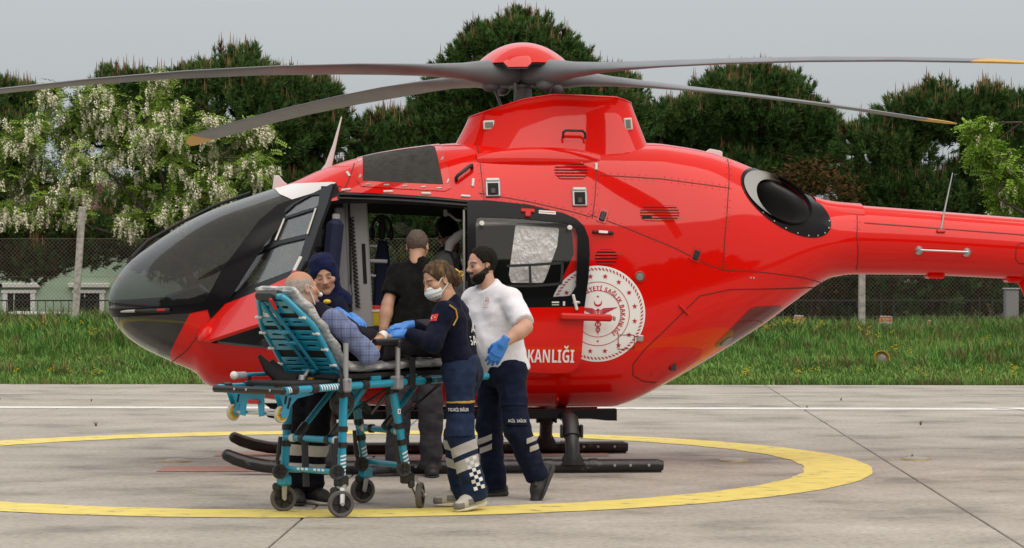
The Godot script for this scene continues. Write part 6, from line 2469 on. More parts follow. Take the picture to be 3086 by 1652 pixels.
func build_small_things() -> void:
	# advertising boards on short stakes
	for e in [[5.09, 0.69, 0.155, 0.155, 0, "small orange and white board on the fence near the clamshell doors"], [4.80, 0.55, 0.12, 0.15, 1, "small blue board low in the weeds behind the belly"], [6.64, 0.62, 0.21, 0.27, 2, "orange, white and blue board right of the concrete post"], [7.40, 0.58, 0.045, 0.20, 3, "narrow orange and white board seen nearly edge on"]]:
		var s := thing("fence_sign", e[5], "sign", Vector3(e[0], e[1], -24.1))
		var b := MB.new()
		b.box(Vector3.ZERO, Vector3(e[2], e[3], 0.012), Basis(Vector3.BACK, -0.04), 0.001)
		part("board", b.mesh(), M["sticker_white"], s)
		var top := MB.new()
		var bot := MB.new()
		if e[4] != 1:
			top.box(Vector3(0, e[3] * (0.12 if e[4] == 0 else 0.27), 0.008), Vector3(e[2] * 0.94, e[3] * (0.55 if e[4] == 0 else 0.36), 0.003), Basis(Vector3.BACK, -0.04), 0.0)
			part("orange_field", top.mesh(), M["print_orange"], s)
		if e[4] != 0 and e[4] != 3:
			bot.box(Vector3(0, -e[3] * (0.2 if e[4] == 2 else 0.0), 0.008), Vector3(e[2] * 0.94, e[3] * (0.42 if e[4] == 2 else 0.8), 0.003), Basis(Vector3.BACK, -0.04), 0.0)
			part("blue_field", bot.mesh(), M["print_blue"], s)
		if e[4] != 3:
			for k in 2:
				var l := MB.new()
				l.box(Vector3(0, e[3] * (0.3 - 0.14 * k if e[4] != 1 else 0.1 - 0.2 * k), 0.0105), Vector3(e[2] * (0.6 - 0.15 * k), e[3] * 0.055, 0.002), Basis(Vector3.BACK, -0.04), 0.0)
				part("print", l.mesh(), M["print_white"], s)
		var st := MB.new()
		st.box(Vector3(-e[2] * 0.5, -e[3] * 0.6, -0.015), Vector3(0.018, e[3] * 1.9, 0.014), Basis.IDENTITY, 0.002)
		part("stake", st.mesh(), M["white_plastic"], s)
	# flood lamp lying in the grass
	var l := thing("ground_floodlight", "round yellow floodlight standing in the grass right of the helicopter", "floodlight", Vector3(5.57, 0.22, -17.5))
	var bs := Basis(Vector3.RIGHT, PI / 2 - 0.12) * Basis(Vector3.BACK, 0.2)
	var hs := MB.new()
	hs.lathe([[0.05, -0.14], [0.10, -0.10], [0.122, -0.02], [0.124, 0.06], [0.112, 0.06], [0.108, 0.0], [0.0, -0.005]], Transform3D(bs, Vector3.ZERO), 26)
	part("housing", hs.mesh(), M["lamp_yellow"], l)
	var ln := MB.new()
	ln.lathe([[0.078, 0.002], [0.070, 0.020], [0.04, 0.030], [0.0, 0.034]], Transform3D(bs, Vector3.ZERO), 22)
	part("lens", ln.mesh(), M["lamp_glass"], l)
	var st := MB.new()
	st.rod(Vector3(0, -0.32, -0.05), Vector3(0, -0.10, -0.05), 0.02, 8)
	part("stem", st.mesh(), M["iron"], l)
	# lights set flush into the concrete
	for e in [[1.78, -0.22, "flush light in the concrete inside the circle behind the skid"], [3.27, -0.35, "flush light in the concrete outside the yellow circle"], [-2.69, -0.14, "flush light in the concrete left of the skid tips"]]:
		var t := thing("flush_light", e[2], "pad light", Vector3(e[0], 0.0, e[1]), "flush pad lights")
		var r1 := MB.new()
		r1.lathe([[0.125, 0.0], [0.120, 0.010], [0.085, 0.013]], Transform3D.IDENTITY, 26)
		part("ring", r1.mesh(), M["bronze_ring"], t)
		var r2 := MB.new()
		r2.lathe([[0.085, 0.013], [0.075, 0.020], [0.0, 0.022]], Transform3D.IDENTITY, 22)
		part("cap", r2.mesh(), M["cabin_grey"], t)
	var pl := thing("utility_pillar", "dark grey utility pillar beside the iron fence at far right", "pillar", Vector3(9.65, 0.3, -28.0))
	var pb := MB.new()
	pb.box(Vector3(0, 0.45, 0), Vector3(0.26, 0.9, 0.22), Basis.IDENTITY, 0.02)
	part("body", pb.mesh(), M["cabin_grey_dark"], pl)
	var pc := MB.new()
	pc.box(Vector3(0, 0.915, 0), Vector3(0.30, 0.03, 0.26), Basis.IDENTITY, 0.008)
	part("lid", pc.mesh(), M["cabin_grey"], pl)

# the tree belt on the far side of the field, behind the viewer: it shows in the paint and glass
func build_rear_trees() -> void:
	var r := RandomNumberGenerator.new()
	r.seed = 77
	var mb := MB.new()
	for i in 150:
		var d := Vector3(r.randfn(), r.randfn(), r.randfn()).normalized()
		var p := d * 0.9
		var a := Vector3(r.randfn(), r.randfn(), r.randfn()).normalized() * 0.4
		var b := d.cross(a).normalized() * 0.35
		mb.quad(p - a, p + b, p + a, p - b, d)
	var xf := []
	var cl := []
	for i in 1100:
		var x := r.randf_range(-60, 60)
		var top := 7.5 + 1.8 * sin(x * 0.19) + 1.2 * sin(x * 0.47 + 1.0)
		var s := r.randf_range(0.8, 1.6)
		xf.append(Transform3D(Basis(Vector3.UP, r.randf() * TAU) * Basis.from_scale(Vector3(s, s, s)), Vector3(x, r.randf() * top + 0.4, 46 + r.randf() * 5)))
		var g := r.randf_range(0.7, 1.2)
		cl.append(Color(0.045 * g, 0.06 * g, 0.025 * g))
	var o := multi("tree_belt", mb.mesh(true), M["leaf"], xf, cl, self, true)
	o.set_meta("label", "distant belt of trees mirrored in the helicopter paint")
	o.set_meta("category", "trees")

# ================================================================ stretcher (X towards the foot end, Z towards the viewer's side)
var cot: Node3D

func bar(called: String, pts: Array, r: float, m: String, parent: Node = null, seg := 10) -> MeshInstance3D:
	var mb := MB.new()
	mb.tube(pts, r, seg)
	return part(called, mb.mesh(), M[m], parent if parent else cot)

func blk(called: String, at: Vector3, size: Vector3, m: String, bs := Basis.IDENTITY, parent: Node = null, bev := 0.004) -> MeshInstance3D:
	var mb := MB.new()
	mb.box(at, size, bs, bev)
	return part(called, mb.mesh(), M[m], parent if parent else cot)

func sub(called: String, parent: Node) -> Node3D:
	var n := Node3D.new()
	var k := 0
	var nm := called
	while parent.has_node(nm):
		k += 1
		nm = "%s_%03d" % [called, k]
	n.name = nm
	parent.add_child(n)
	return n

func collar(a: Vector3, b: Vector3, r: float, parent: Node, m := "black_plastic") -> void:
	bar("collar", [a, b], r, m, parent)

func hatch(a: Vector3, b: Vector3, r: float, parent: Node, n: int, nrm: Vector3) -> void:   # white slanted marks on a tube
	var d := (b - a) / n
	var side := d.cross(nrm).normalized()
	for i in n:
		var mb := MB.new()
		var p := a + d * (i + 0.25)
		var pts := []
		for k in 6:
			var t := lerpf(-0.8, 0.8, k / 5.0)
			pts.append(p + d * 0.45 * (k / 5.0) + (nrm * cos(t) + side * sin(t)) * (r + 0.0012))
		for k in 5:
			mb.quad(pts[k], pts[k] + d * 0.42, pts[k + 1] + d * 0.42, pts[k + 1], nrm)
		part("reflective_mark", mb.mesh(), M["sticker_white"], parent)

func wheel(called: String, c: Vector3, axis: Vector3, R: float, w: float, parent: Node, tyre := "worn_tyre", rim := "black_plastic") -> Node3D:
	var n := sub(called, parent)
	var bs := frame_of(axis.cross(Vector3.UP).normalized(), axis)
	bs = Basis(bs.x, bs.y, bs.z)
	var xf := Transform3D(Basis(axis.cross(Vector3.UP).normalized(), axis.normalized(), axis.cross(Vector3.UP).normalized().cross(axis.normalized())), c)
	var t := MB.new()
	t.lathe([[R * 0.72, -w * 0.42], [R * 0.9, -w * 0.5], [R * 0.985, -w * 0.3], [R, 0.0], [R * 0.985, w * 0.3], [R * 0.9, w * 0.5], [R * 0.72, w * 0.42]], xf, 28)
	part("tyre", t.mesh(), M[tyre], n)
	var r := MB.new()
	r.lathe([[R * 0.74, -w * 0.42], [R * 0.66, -w * 0.30], [R * 0.25, -w * 0.25], [R * 0.22, -w * 0.5], [0.0, -w * 0.5]], xf, 20)
	r.lathe([[0.0, w * 0.5], [R * 0.22, w * 0.5], [R * 0.25, w * 0.25], [R * 0.66, w * 0.30], [R * 0.74, w * 0.42]], xf, 20)
	part("rim", r.mesh(), M[rim], n)
	for k in 5:
		var a := TAU * k / 5.0
		var u := xf.basis.x * cos(a) + xf.basis.z * sin(a)
		var s := MB.new()
		s.tube([c + u * R * 0.22 + xf.basis.y * w * 0.3, c + u * R * 0.7 + xf.basis.y * w * 0.34], R * 0.07, 6)
		s.tube([c + u * R * 0.22 - xf.basis.y * w * 0.3, c + u * R * 0.7 - xf.basis.y * w * 0.34], R * 0.07, 6)
		part("spoke", s.mesh(), M["dark_hole"] if rim == "black_plastic" else M["orange_plastic"], n)
	return n

func caster(c: Vector3, top: Vector3, heading: float) -> void:
	var axis := Vector3(sin(heading), 0, cos(heading))
	var n := wheel("caster", c, axis, 0.084, 0.040, cot)
	var f := MB.new()
	for s in [-1.0, 1.0]:
		f.tube([c + axis * s * 0.030, c + axis * s * 0.030 + (top - c) * 0.75, top + axis * s * 0.022], [0.016, 0.018, 0.022], 8, true, 0.3, axis.cross(Vector3.UP))
	f.tube([top - Vector3(0, 0.012, 0), top + Vector3(0, 0.012, 0)], 0.034, 14)
	part("fork", f.mesh(), M["alloy"], n)
	var b := MB.new()
	b.tube([c - axis * 0.04, c + axis * 0.04], 0.011, 8)
	part("axle", b.mesh(), M["steel"], n)
	var br := MB.new()
	br.box(top + axis.cross(Vector3.UP) * 0.045 - Vector3(0, 0.03, 0), Vector3(0.05, 0.05, 0.04), Basis(Vector3.UP, heading), 0.012)
	part("brake", br.mesh(), M["tyre"], n)

func build_stretcher() -> void:
	cot = thing("ambulance_stretcher", "turquoise wheeled ambulance stretcher with raised backrest in front of the helicopter", "stretcher", Vector3(-1.018, 0, 3.887))
	cot.rotation.y = atan2(0.785, 0.62)
	# side rails with collars and marks
	for s in [1.0, -1.0]:
		var z: float = 0.28 * s
		var r := sub("side_rail", cot)
		bar("tube", [Vector3(-0.92, 0.80, z), Vector3(1.02, 0.825, z)], 0.0235, "teal_paint", r, 14)
		for x in [-0.84, -0.66, -0.40, -0.20, 0.22, 0.40, 0.92]:
			collar(Vector3(x - 0.028, 0.801 + (x + 0.92) * 0.013, z), Vector3(x + 0.028, 0.802 + (x + 0.92) * 0.013, z), 0.030, r)
		if s > 0:
			hatch(Vector3(-0.62, 0.804, z), Vector3(-0.44, 0.806, z), 0.0235, r, 8, Vector3(0, 0.25, 1).normalized())
			hatch(Vector3(-0.905, 0.80, z), Vector3(-0.87, 0.80, z), 0.0235, r, 2, Vector3(0, 0.25, 1).normalized())
			var lt := moved(text_tris("M 1250", 0.024), Transform3D(Basis(Vector3.RIGHT, -0.25), Vector3(0.46, 0.815, z + 0.0245)))
			part("lettering", lt.mesh(), M["print_white"], r)
	# head end: black cross bar, lower black frame ends
	blk("head_bar", Vector3(-0.93, 0.797, 0), Vector3(0.045, 0.042, 0.60), "black_plastic", Basis.IDENTITY, null, 0.012)
	for z in [-0.1, 0.0, 0.2]:
		blk("bolt", Vector3(-0.955, 0.80, z), Vector3(0.008, 0.014, 0.014), "steel", Basis.IDENTITY, null, 0.003)
	bar("cross_bar", [Vector3(-0.40, 0.80, -0.27), Vector3(-0.40, 0.80, 0.27)], 0.018, "black_plastic")
	bar("cross_bar", [Vector3(0.43, 0.81, -0.27), Vector3(0.43, 0.81, 0.27)], 0.018, "black_plastic")
	bar("cross_bar", [Vector3(1.02, 0.825, -0.28), Vector3(1.02, 0.825, 0.28)], 0.0235, "teal_paint")
	blk("bed_pan", Vector3(0.30, 0.862, 0), Vector3(1.40, 0.035, 0.46), "mattress_dark", Basis.IDENTITY, null, 0.01)
	blk("under_tray", Vector3(-0.42, 0.83, 0), Vector3(0.66, 0.03, 0.40), "mattress_dark", Basis.IDENTITY, null, 0.01)
	for x in [-0.05, 0.30]:
		blk("slide_block", Vector3(x, 0.845, 0.245), Vector3(0.09, 0.03, 0.02), "teal_paint", Basis.IDENTITY, null, 0.004)
	# carrying handle at the far head corner
	bar("carry_handle", [Vector3(-0.80, 0.877, -0.22), Vector3(-0.30, 0.875, -0.22)], 0.013, "teal_paint")
	bar("handle_grip", [Vector3(-0.83, 0.877, -0.22), Vector3(-0.74, 0.877, -0.22)], 0.021, "cabin_grey")
	var kn := MB.new()
	kn.ball(Vector3(-0.835, 0.877, -0.22), Vector3(0.026, 0.026, 0.026), 12)
	part("handle_knob", kn.mesh(), M["white_plastic"], cot)
	bar("handle_post", [Vector3(-0.70, 0.80, -0.23), Vector3(-0.70, 0.875, -0.22)], 0.012, "black_plastic")
	# side guards: bright posts, black top pads
	for e in [[0.30, -0.395, 0.10]]:
		var g := sub("side_guard", cot)
		for x in [-0.395, 0.092]:
			bar("post", [Vector3(x, 0.80, 0.305), Vector3(x + 0.002, 1.075, 0.305)], 0.017, "alloy", g)
			blk("clamp", Vector3(x, 0.815, 0.298), Vector3(0.062, 0.085, 0.075), "cabin_grey_dark", Basis.IDENTITY, g, 0.01)
			bar("pivot", [Vector3(x, 0.85, 0.32), Vector3(x, 0.85, 0.345)], 0.010, "steel", g)
		bar("pad", [Vector3(-0.13, 1.075, 0.305), Vector3(0.12, 1.075, 0.305)], 0.021, "black_plastic", g)
		blk("pad_joint", Vector3(0.10, 1.06, 0.31), Vector3(0.055, 0.05, 0.05), "black_plastic", Basis.IDENTITY, g, 0.012)
	# backrest
	var bk := sub("backrest", cot)
	var b0 := Vector3(-0.345, 0.868, 0)
	var b1 := Vector3(-0.735, 1.362, 0)
	var d := (b1 - b0).normalized()
	var nrm := Vector3(-d.y, d.x, 0)      # out of the back, away from the patient
	if nrm.x > 0: nrm = -nrm
	var L := b0.distance_to(b1)
	var bz := Basis(d, nrm, d.cross(nrm))
	for s in [1.0, -1.0]:
		bar("frame_tube", [b0 + Vector3(0, 0, 0.215 * s), b0 + d * L * 0.60 + Vector3(0, 0, 0.220 * s), b0 + d * L * 0.66 + Vector3(0, 0, 0.212 * s), b0 + d * L * 0.96 + Vector3(0, 0, 0.118 * s), b1 + Vector3(0, 0, 0.09 * s)], 0.020, "teal_paint", bk, 12)
		for t in [0.16, 0.36, 0.56, 0.76]:
			var zz := 0.22 if t < 0.6 else 0.18
			bar("rivet", [b0 + d * L * t + Vector3(0, 0, (zz - 0.02) * s) + nrm * 0.015, b0 + d * L * t + Vector3(0, 0, (zz + 0.03) * s) + nrm * 0.018], 0.009, "white_plastic", bk, 8)
	bar("frame_tube", [b1 + Vector3(0, 0, -0.10), b1 + Vector3(0, 0, 0.10)], 0.020, "teal_paint", bk, 12)
	var slats := [[0.03, 0.13], [0.145, 0.235], [0.33, 0.455], [0.475, 0.585], [0.64, 0.74], [0.80, 0.955]]
	for i in slats.size():
		var a: float = slats[i][0] * L
		var b: float = slats[i][1] * L
		var mid := (a + b) * 0.5
		# each slat: two rims and a floor with long slots between
		var sl := MB.new()
		var wdt := b - a
		var wz := 0.40 if mid < L * 0.64 else lerpf(0.40, 0.20, (mid / L - 0.64) / 0.34)
		sl.box(b0 + d * (a + wdt * 0.20) + nrm * 0.004, Vector3(wdt * 0.40, 0.012, wz), bz, 0.003)
		sl.box(b0 + d * (b - wdt * 0.20) + nrm * 0.004, Vector3(wdt * 0.40, 0.012, wz), bz, 0.003)
		for z in [-0.45, -0.15, 0.15, 0.45]:
			sl.box(b0 + d * mid + nrm * 0.0035 + Vector3(0, 0, z * wz), Vector3(wdt * 0.24, 0.011, wz * 0.10), bz, 0.0)
		part("slat", sl.mesh(), M["teal_paint"], bk)
	var under := MB.new()
	under.prism(PackedVector2Array([Vector2(0.02, -0.20), Vector2(L * 0.64, -0.20), Vector2(L * 0.96, -0.10), Vector2(L * 0.96, 0.10), Vector2(L * 0.64, 0.20), Vector2(0.02, 0.20)]), 0.008, Transform3D(Basis(d, Vector3(0, 0, 1), nrm), b0 - nrm * 0.010))
	part("pad_underside", under.mesh(), M["mattress_dark"], bk)
	for z in [0.0, 0.055]:
		bar("support_bar", [b0 + d * L * (0.12 if z > 0 else 0.05) + nrm * 0.03 + Vector3(0, 0, z + 0.03), b0 + d * L * 0.97 + nrm * 0.03 + Vector3(0, 0, z - 0.07)], 0.013, "teal_dark", bk, 8)
	for t in [0.1, 0.46, 0.6]:
		blk("joint", b0 + d * L * t + nrm * 0.035 + Vector3(0, 0, 0.02 - 0.06 * t), Vector3(0.03, 0.02, 0.11), "teal_paint", bz, bk, 0.006)
	blk("top_handle", b1 + Vector3(0.0, 0.012, 0.0) + nrm * 0.01 + Vector3(0, 0, -0.03), Vector3(0.055, 0.06, 0.17), "black_plastic", bz, bk, 0.016)
	blk("release_lever", b1 - d * 0.02 + nrm * 0.048 + Vector3(0, 0, 0.04), Vector3(0.09, 0.02, 0.028), "red_plastic", bz, bk, 0.008)
	bar("gas_strut", [b0 + d * L * 0.12 + nrm * 0.04 + Vector3(0, 0, 0.02), Vector3(-0.49, 0.83, 0.02)], 0.013, "satin_steel", bk, 10)
	bar("strut_sleeve", [Vector3(-0.475, 0.87, 0.02), Vector3(-0.49, 0.825, 0.02)], 0.022, "alloy", bk, 10)
	blk("white_label", b0 + d * L * 0.765 + Vector3(0, 0, -0.10) - nrm * 0.002, Vector3(0.06, 0.006, 0.16), "sticker_white", bz, bk, 0.0)
	blk("orange_grip", Vector3(-0.36, 0.852, 0.02), Vector3(0.12, 0.016, 0.04), "orange_plastic", Basis(Vector3.BACK, 0.1), bk, 0.006)
	# mattress under a clear sheet
	var path := []
	for e in [[-0.712, 1.408, 0.014], [-0.682, 1.402, 0.052], [-0.590, 1.282, 0.066], [-0.493, 1.158, 0.066], [-0.396, 1.034, 0.064], [-0.318, 0.950, 0.060], [-0.25, 0.922, 0.056], [-0.15, 0.918, 0.05], [0.1, 0.918, 0.05], [0.5, 0.92, 0.05], [0.98, 0.92, 0.05]]:
		path.append(e)
	var wn := FastNoiseLite.new()
	wn.seed = 3
	wn.frequency = 3.0
	wn.fractal_octaves = 3
	var rings := []
	var steps := 64
	for i in steps + 1:
		var t := float(i) / steps * (path.size() - 1)
		var k := mini(int(t), path.size() - 2)
		var f := smoothstep(0.0, 1.0, t - k) * 0.5 + (t - k) * 0.5
		var p := Vector3(lerpf(path[k][0], path[k + 1][0], f), lerpf(path[k][1], path[k + 1][1], f), 0)
		var th := lerpf(path[k][2], path[k + 1][2], f)
		var k2 := clampi(k, 0, path.size() - 2)
		var dir := Vector3(path[k2 + 1][0] - path[k2][0], path[k2 + 1][1] - path[k2][1], 0).normalized()
		var up := Vector3(-dir.y, dir.x, 0)
		if up.y < 0: up = -up
		var ring := []
		var wid := 0.252 if p.y < 1.18 else lerpf(0.252, 0.17, (p.y - 1.18) / 0.2)
		for j in 40:
			var a := TAU * j / 40.0
			var c := cos(a)
			var s := sin(a)
			var q := p + Vector3(0, 0, wid * signf(c) * pow(absf(c), 0.5)) + up * th * 0.62 * signf(s) * pow(absf(s), 0.7)
			var o := Vector3(0, 0, c) + up * s
			q += o.normalized() * 0.020 * wn.get_noise_3d(q.x * 2.5, q.y * 2.5, q.z * 0.9)
			ring.append(q)
		rings.append(ring)
	var mm := MB.new()
	loft(mm, rings, true)
	for e in [0, steps]:
		var c := Vector3.ZERO
		for p in rings[e]: c += p / 40.0
		for j in 40:
			mm.tri(rings[e][j], rings[e][(j + 1) % 40], c, Vector3(-1 if e == 0 else 1, 0.2, 0))
	part("mattress", mm.mesh(), M["plastic_sheet"], cot)
	# legs
	var legs := [[Vector3(-0.345, 0.79, 0.245), Vector3(-0.37, 0.24, 0.245)], [Vector3(-0.315, 0.79, -0.245), Vector3(-0.365, 0.22, -0.245)], [Vector3(0.105, 0.80, 0.245), Vector3(0.255, 0.22, 0.245)], [Vector3(0.285, 0.80, -0.245), Vector3(0.405, 0.22, -0.245)]]
	for i in 4:
		var g := sub("leg", cot)
		var a: Vector3 = legs[i][0]
		var b: Vector3 = legs[i][1]
		bar("tube", [a, b], 0.027, "teal_paint", g, 12)
		for t in [0.02, 0.42, 0.60]:
			collar(a.lerp(b, t), a.lerp(b, t + 0.06), 0.033, g)
		if i != 1:
			hatch(a.lerp(b, 0.72), a.lerp(b, 0.97), 0.027, g, 6, Vector3(-0.35, 0, 1).normalized())
		blk("bracket", a.lerp(b, 0.03) + Vector3(0, 0, 0.0), Vector3(0.075, 0.08, 0.06), "black_plastic", Basis.IDENTITY, g, 0.01)
		# small wheel beside each foot
		wheel("guide_wheel", b + Vector3(-0.06, 0.04, 0.02), Vector3(-0.5, 0, 0.86), 0.048, 0.03, g, "tyre", "black_plastic")
		blk("foot_block", b + Vector3(0, -0.02, 0), Vector3(0.085, 0.07, 0.07), "teal_paint" if i % 2 else "black_plastic", Basis.IDENTITY, g, 0.012)
		bar("lever", [a.lerp(b, 0.55) + Vector3(-0.055, 0, 0.0), a.lerp(b, 0.8) + Vector3(-0.07, 0, 0.0), a.lerp(b, 0.98) + Vector3(-0.045, 0, 0.0)], 0.013, "black_plastic", g, 6)
	for e in [[-0.365, 0.275], [0.335, 0.275]]:
		var x: float = e[0]
		var dx := 0.0 if x < 0 else 0.075
		bar("low_bar", [Vector3(x - dx, e[1], 0.24), Vector3(x + dx, e[1], -0.24)], 0.019, "teal_paint")
	for z in range(-3, 4):
		if z != 0:
			blk("reflective_mark", Vector3(-0.3655 - 0.018, 0.282, z * 0.035), Vector3(0.003, 0.014, 0.02), "sticker_white", Basis.IDENTITY, null, 0.0)
	for e in [[-0.352, 0.47, 0.0], [0.275, 0.50, 0.065]]:
		var x: float = e[0]
		bar("mid_bar", [Vector3(x - e[2], e[1], 0.24), Vector3(x + e[2], e[1], -0.24)], 0.021, "teal_paint")
		for z in [0.19, 0.12, -0.10, -0.18]:
			var xx: float = x - e[2] * z / 0.24
			collar(Vector3(xx - e[2] * 0.06, e[1], z - 0.016), Vector3(xx + e[2] * 0.06, e[1], z + 0.016), 0.029 if absf(z) < 0.15 else 0.026, cot, "white_plastic" if absf(z) > 0.15 else "black_plastic")
	# folding struts
	for e in [[Vector3(-0.352, 0.49, -0.14), Vector3(-0.02, 0.77, -0.14)], [Vector3(-0.352, 0.49, 0.15), Vector3(-0.05, 0.78, 0.15)], [Vector3(0.20, 0.52, 0.10), Vector3(0.52, 0.79, 0.10)], [Vector3(0.27, 0.62, -0.1), Vector3(-0.02, 0.79, -0.1)]]:
		var g := sub("strut", cot)
		bar("rod", [e[0], e[1]], 0.019, "teal_dark", g)
		bar("socket", [e[0], e[0].lerp(e[1], 0.22)], 0.027, "black_plastic", g)
	bar("damper", [Vector3(-0.352, 0.46, -0.08), Vector3(-0.36, 0.17, -0.06)], 0.022, "black_plastic")
	bar("cable", [Vector3(0.0, 0.63, 0.0), Vector3(0.08, 0.73, 0.14), Vector3(0.10, 0.79, 0.24)], 0.007, "black_rubber", null, 6)
	bar("gas_spring", [Vector3(-0.04, 0.62, 0.2), Vector3(0.10, 0.75, 0.22)], 0.011, "black_plastic", null, 8)
	bar("gas_spring", [Vector3(0.28, 0.60, 0.2), Vector3(0.62, 0.79, 0.22)], 0.009, "black_plastic", null, 8)
	blk("round_label", Vector3(0.145, 0.63, 0.272), Vector3(0.026, 0.032, 0.003), "sticker_white", Basis.IDENTITY, null, 0.0)
	blk("label_mark", Vector3(0.145, 0.63, 0.2745), Vector3(0.008, 0.020, 0.002), "red_plastic", Basis.IDENTITY, null, 0.0)
	wheel("pulley", Vector3(-0.28, 0.70, 0.17), Vector3(-0.3, 0, 0.95), 0.085, 0.035, cot, "black_plastic", "black_plastic")
	# casters
	caster(Vector3(-0.40, 0.084, 0.27), Vector3(-0.375, 0.19, 0.25), -0.55)
	caster(Vector3(-0.345, 0.084, -0.27), Vector3(-0.365, 0.19, -0.25), -0.60)
	caster(Vector3(0.405, 0.084, -0.27), Vector3(0.41, 0.19, -0.25), -0.45)
	caster(Vector3(0.352, 0.084, 0.27), Vector3(0.30, 0.19, 0.25), 0.55)
	# loading wheels at the head end on pierced brackets
	for s in [1.0, -1.0]:
		var z: float = 0.20 * s
		var g := sub("loading_gear", cot)
		wheel("loading_wheel", Vector3(-0.86, 0.652, z), Vector3(0, 0, 1), 0.052, 0.026, g, "pale_tyre", "yellow_wheel")
		var pl := MB.new()
		for zz in [-0.022, 0.022]:
			pl.prism(PackedVector2Array([Vector2(-0.90, 0.785), Vector2(-0.60, 0.785), Vector2(-0.60, 0.765), Vector2(-0.74, 0.745), Vector2(-0.80, 0.70), Vector2(-0.82, 0.64), Vector2(-0.87, 0.63), Vector2(-0.885, 0.66), Vector2(-0.86, 0.70)]), 0.006, Transform3D(Basis.IDENTITY, Vector3(0, 0, z + zz)), 0.001)
		part("bracket", pl.mesh(), M["teal_paint"], g)
		var hl := MB.new()
		hl.box(Vector3(-0.815, 0.72, z + 0.0265), Vector3(0.016, 0.07, 0.002), Basis(Vector3.BACK, -0.35), 0.0)
		hl.box(Vector3(-0.845, 0.74, z + 0.0265), Vector3(0.014, 0.05, 0.002), Basis(Vector3.BACK, -0.25), 0.0)
		part("slot", hl.mesh(), M["dark_hole"], g)
	bar("loading_axle", [Vector3(-0.86, 0.655, -0.20), Vector3(-0.86, 0.655, 0.20)], 0.012, "steel")
	var lb := MB.new()
	lb.prism(PackedVector2Array([Vector2(-0.10, 0.79), Vector2(0.10, 0.79), Vector2(0.10, 0.64), Vector2(0.06, 0.635), Vector2(0.05, 0.71), Vector2(-0.05, 0.71), Vector2(-0.06, 0.635), Vector2(-0.10, 0.64)]), 0.012, Transform3D(Basis(Vector3.UP, PI / 2), Vector3(-0.88, 0, -0.02)), 0.002)
	part("release_bracket", lb.mesh(), M["teal_paint"], cot)
	blk("release_handle", Vector3(-0.90, 0.725, 0.01), Vector3(0.02, 0.024, 0.09), "red_plastic", Basis.IDENTITY, null, 0.008)
	# straps
	for e in [[-0.42, 0.90], [0.24, 0.965]]:
		var st := MB.new()
		st.tube([Vector3(e[0] + 0.03, e[1] + 0.015, 0.20), Vector3(e[0] + 0.02, e[1], 0.282), Vector3(e[0], 0.86, 0.305), Vector3(e[0] - 0.01, 0.77, 0.310)], 0.028, 8, true, 0.14, Vector3.RIGHT)
		part("strap", st.mesh(), M["strap_black"], cot)
	# black harness bag hanging behind the backrest
	var bag := MB.new()
	bag.tube([Vector3(-0.72, 1.0, -0.12), Vector3(-0.66, 0.92, -0.10), Vector3(-0.60, 0.86, -0.06), Vector3(-0.52, 0.85, 0.0)], [0.012, 0.035, 0.045, 0.03], 8, true, 0.5)
	bag.tube([Vector3(-0.60, 0.96, -0.14), Vector3(-0.57, 0.90, -0.12), Vector3(-0.56, 0.85, -0.08)], [0.02, 0.05, 0.04], 8, true, 0.6)
	part("harness", bag.mesh(), M["strap_black"], cot)

# ================================================================ people
var folds: FastNoiseLite
var ridges: FastNoiseLite

func grid_for(pts: Array, pad: float, cell: float) -> Field:
	var lo: Vector3 = pts[0]
	var hi: Vector3 = pts[0]
	for p in pts:
		lo = Vector3(minf(lo.x, p.x), minf(lo.y, p.y), minf(lo.z, p.z))
		hi = Vector3(maxf(hi.x, p.x), maxf(hi.y, p.y), maxf(hi.z, p.z))
	return Field.new(lo - Vector3(pad, pad, pad), hi + Vector3(pad, pad, pad), cell)

# unclothed body: hidden under clothes except neck and arms
func body_skin(J: Dictionary, skin: Color, thin := 1.0, arm := 1.0) -> MB:
	var f := grid_for(J.values(), 0.12, 0.017)
	var lat: Vector3 = (J.shL - J.shR).normalized()
	f.cap(J.neck + (J.head - J.neck) * 0.45, J.neck - Vector3(0, 0.03, 0), 0.052, 0.056)
	f.cap(J.shL, J.shR, 0.055, 0.055, 0.03)
	for s in [-1.0, 1.0]:
		f.cap(J.chest + lat * 0.06 * s, J.pelvis + lat * 0.05 * s, 0.082 * thin, 0.085 * thin, 0.04)
	f.cap(J.hpL, J.hpR, 0.08 * thin, 0.08 * thin, 0.04)
	for k in ["L", "R"]:
		f.cap(J["sh" + k], J["el" + k], 0.046 * arm, 0.039 * arm, 0.02)
		f.cap(J["el" + k], J["el" + k].lerp(J["wr" + k], 0.35), 0.040 * arm, 0.043 * arm, 0.02)
		f.cap(J["el" + k].lerp(J["wr" + k], 0.3), J["wr" + k], 0.043 * arm, 0.028 * arm, 0.02)
		f.cap(J["hp" + k], J["kn" + k], 0.072 * thin, 0.05, 0.03)
		f.cap(J["kn" + k], J["an" + k], 0.048, 0.033, 0.02)
		f.cap(J["an" + k] - Vector3(0, 0.02, 0), J["an" + k].lerp(J["to" + k], 0.5), 0.03, 0.025, 0.02)
	var mb := MB.new()
	f.mesh(mb, Transform3D.IDENTITY, func(p: Vector3) -> Color:
		if p.distance_to(J.anL) < 0.17 or p.distance_to(J.anR) < 0.17: return Color(0.012, 0.012, 0.014)
		return skin)
	return mb

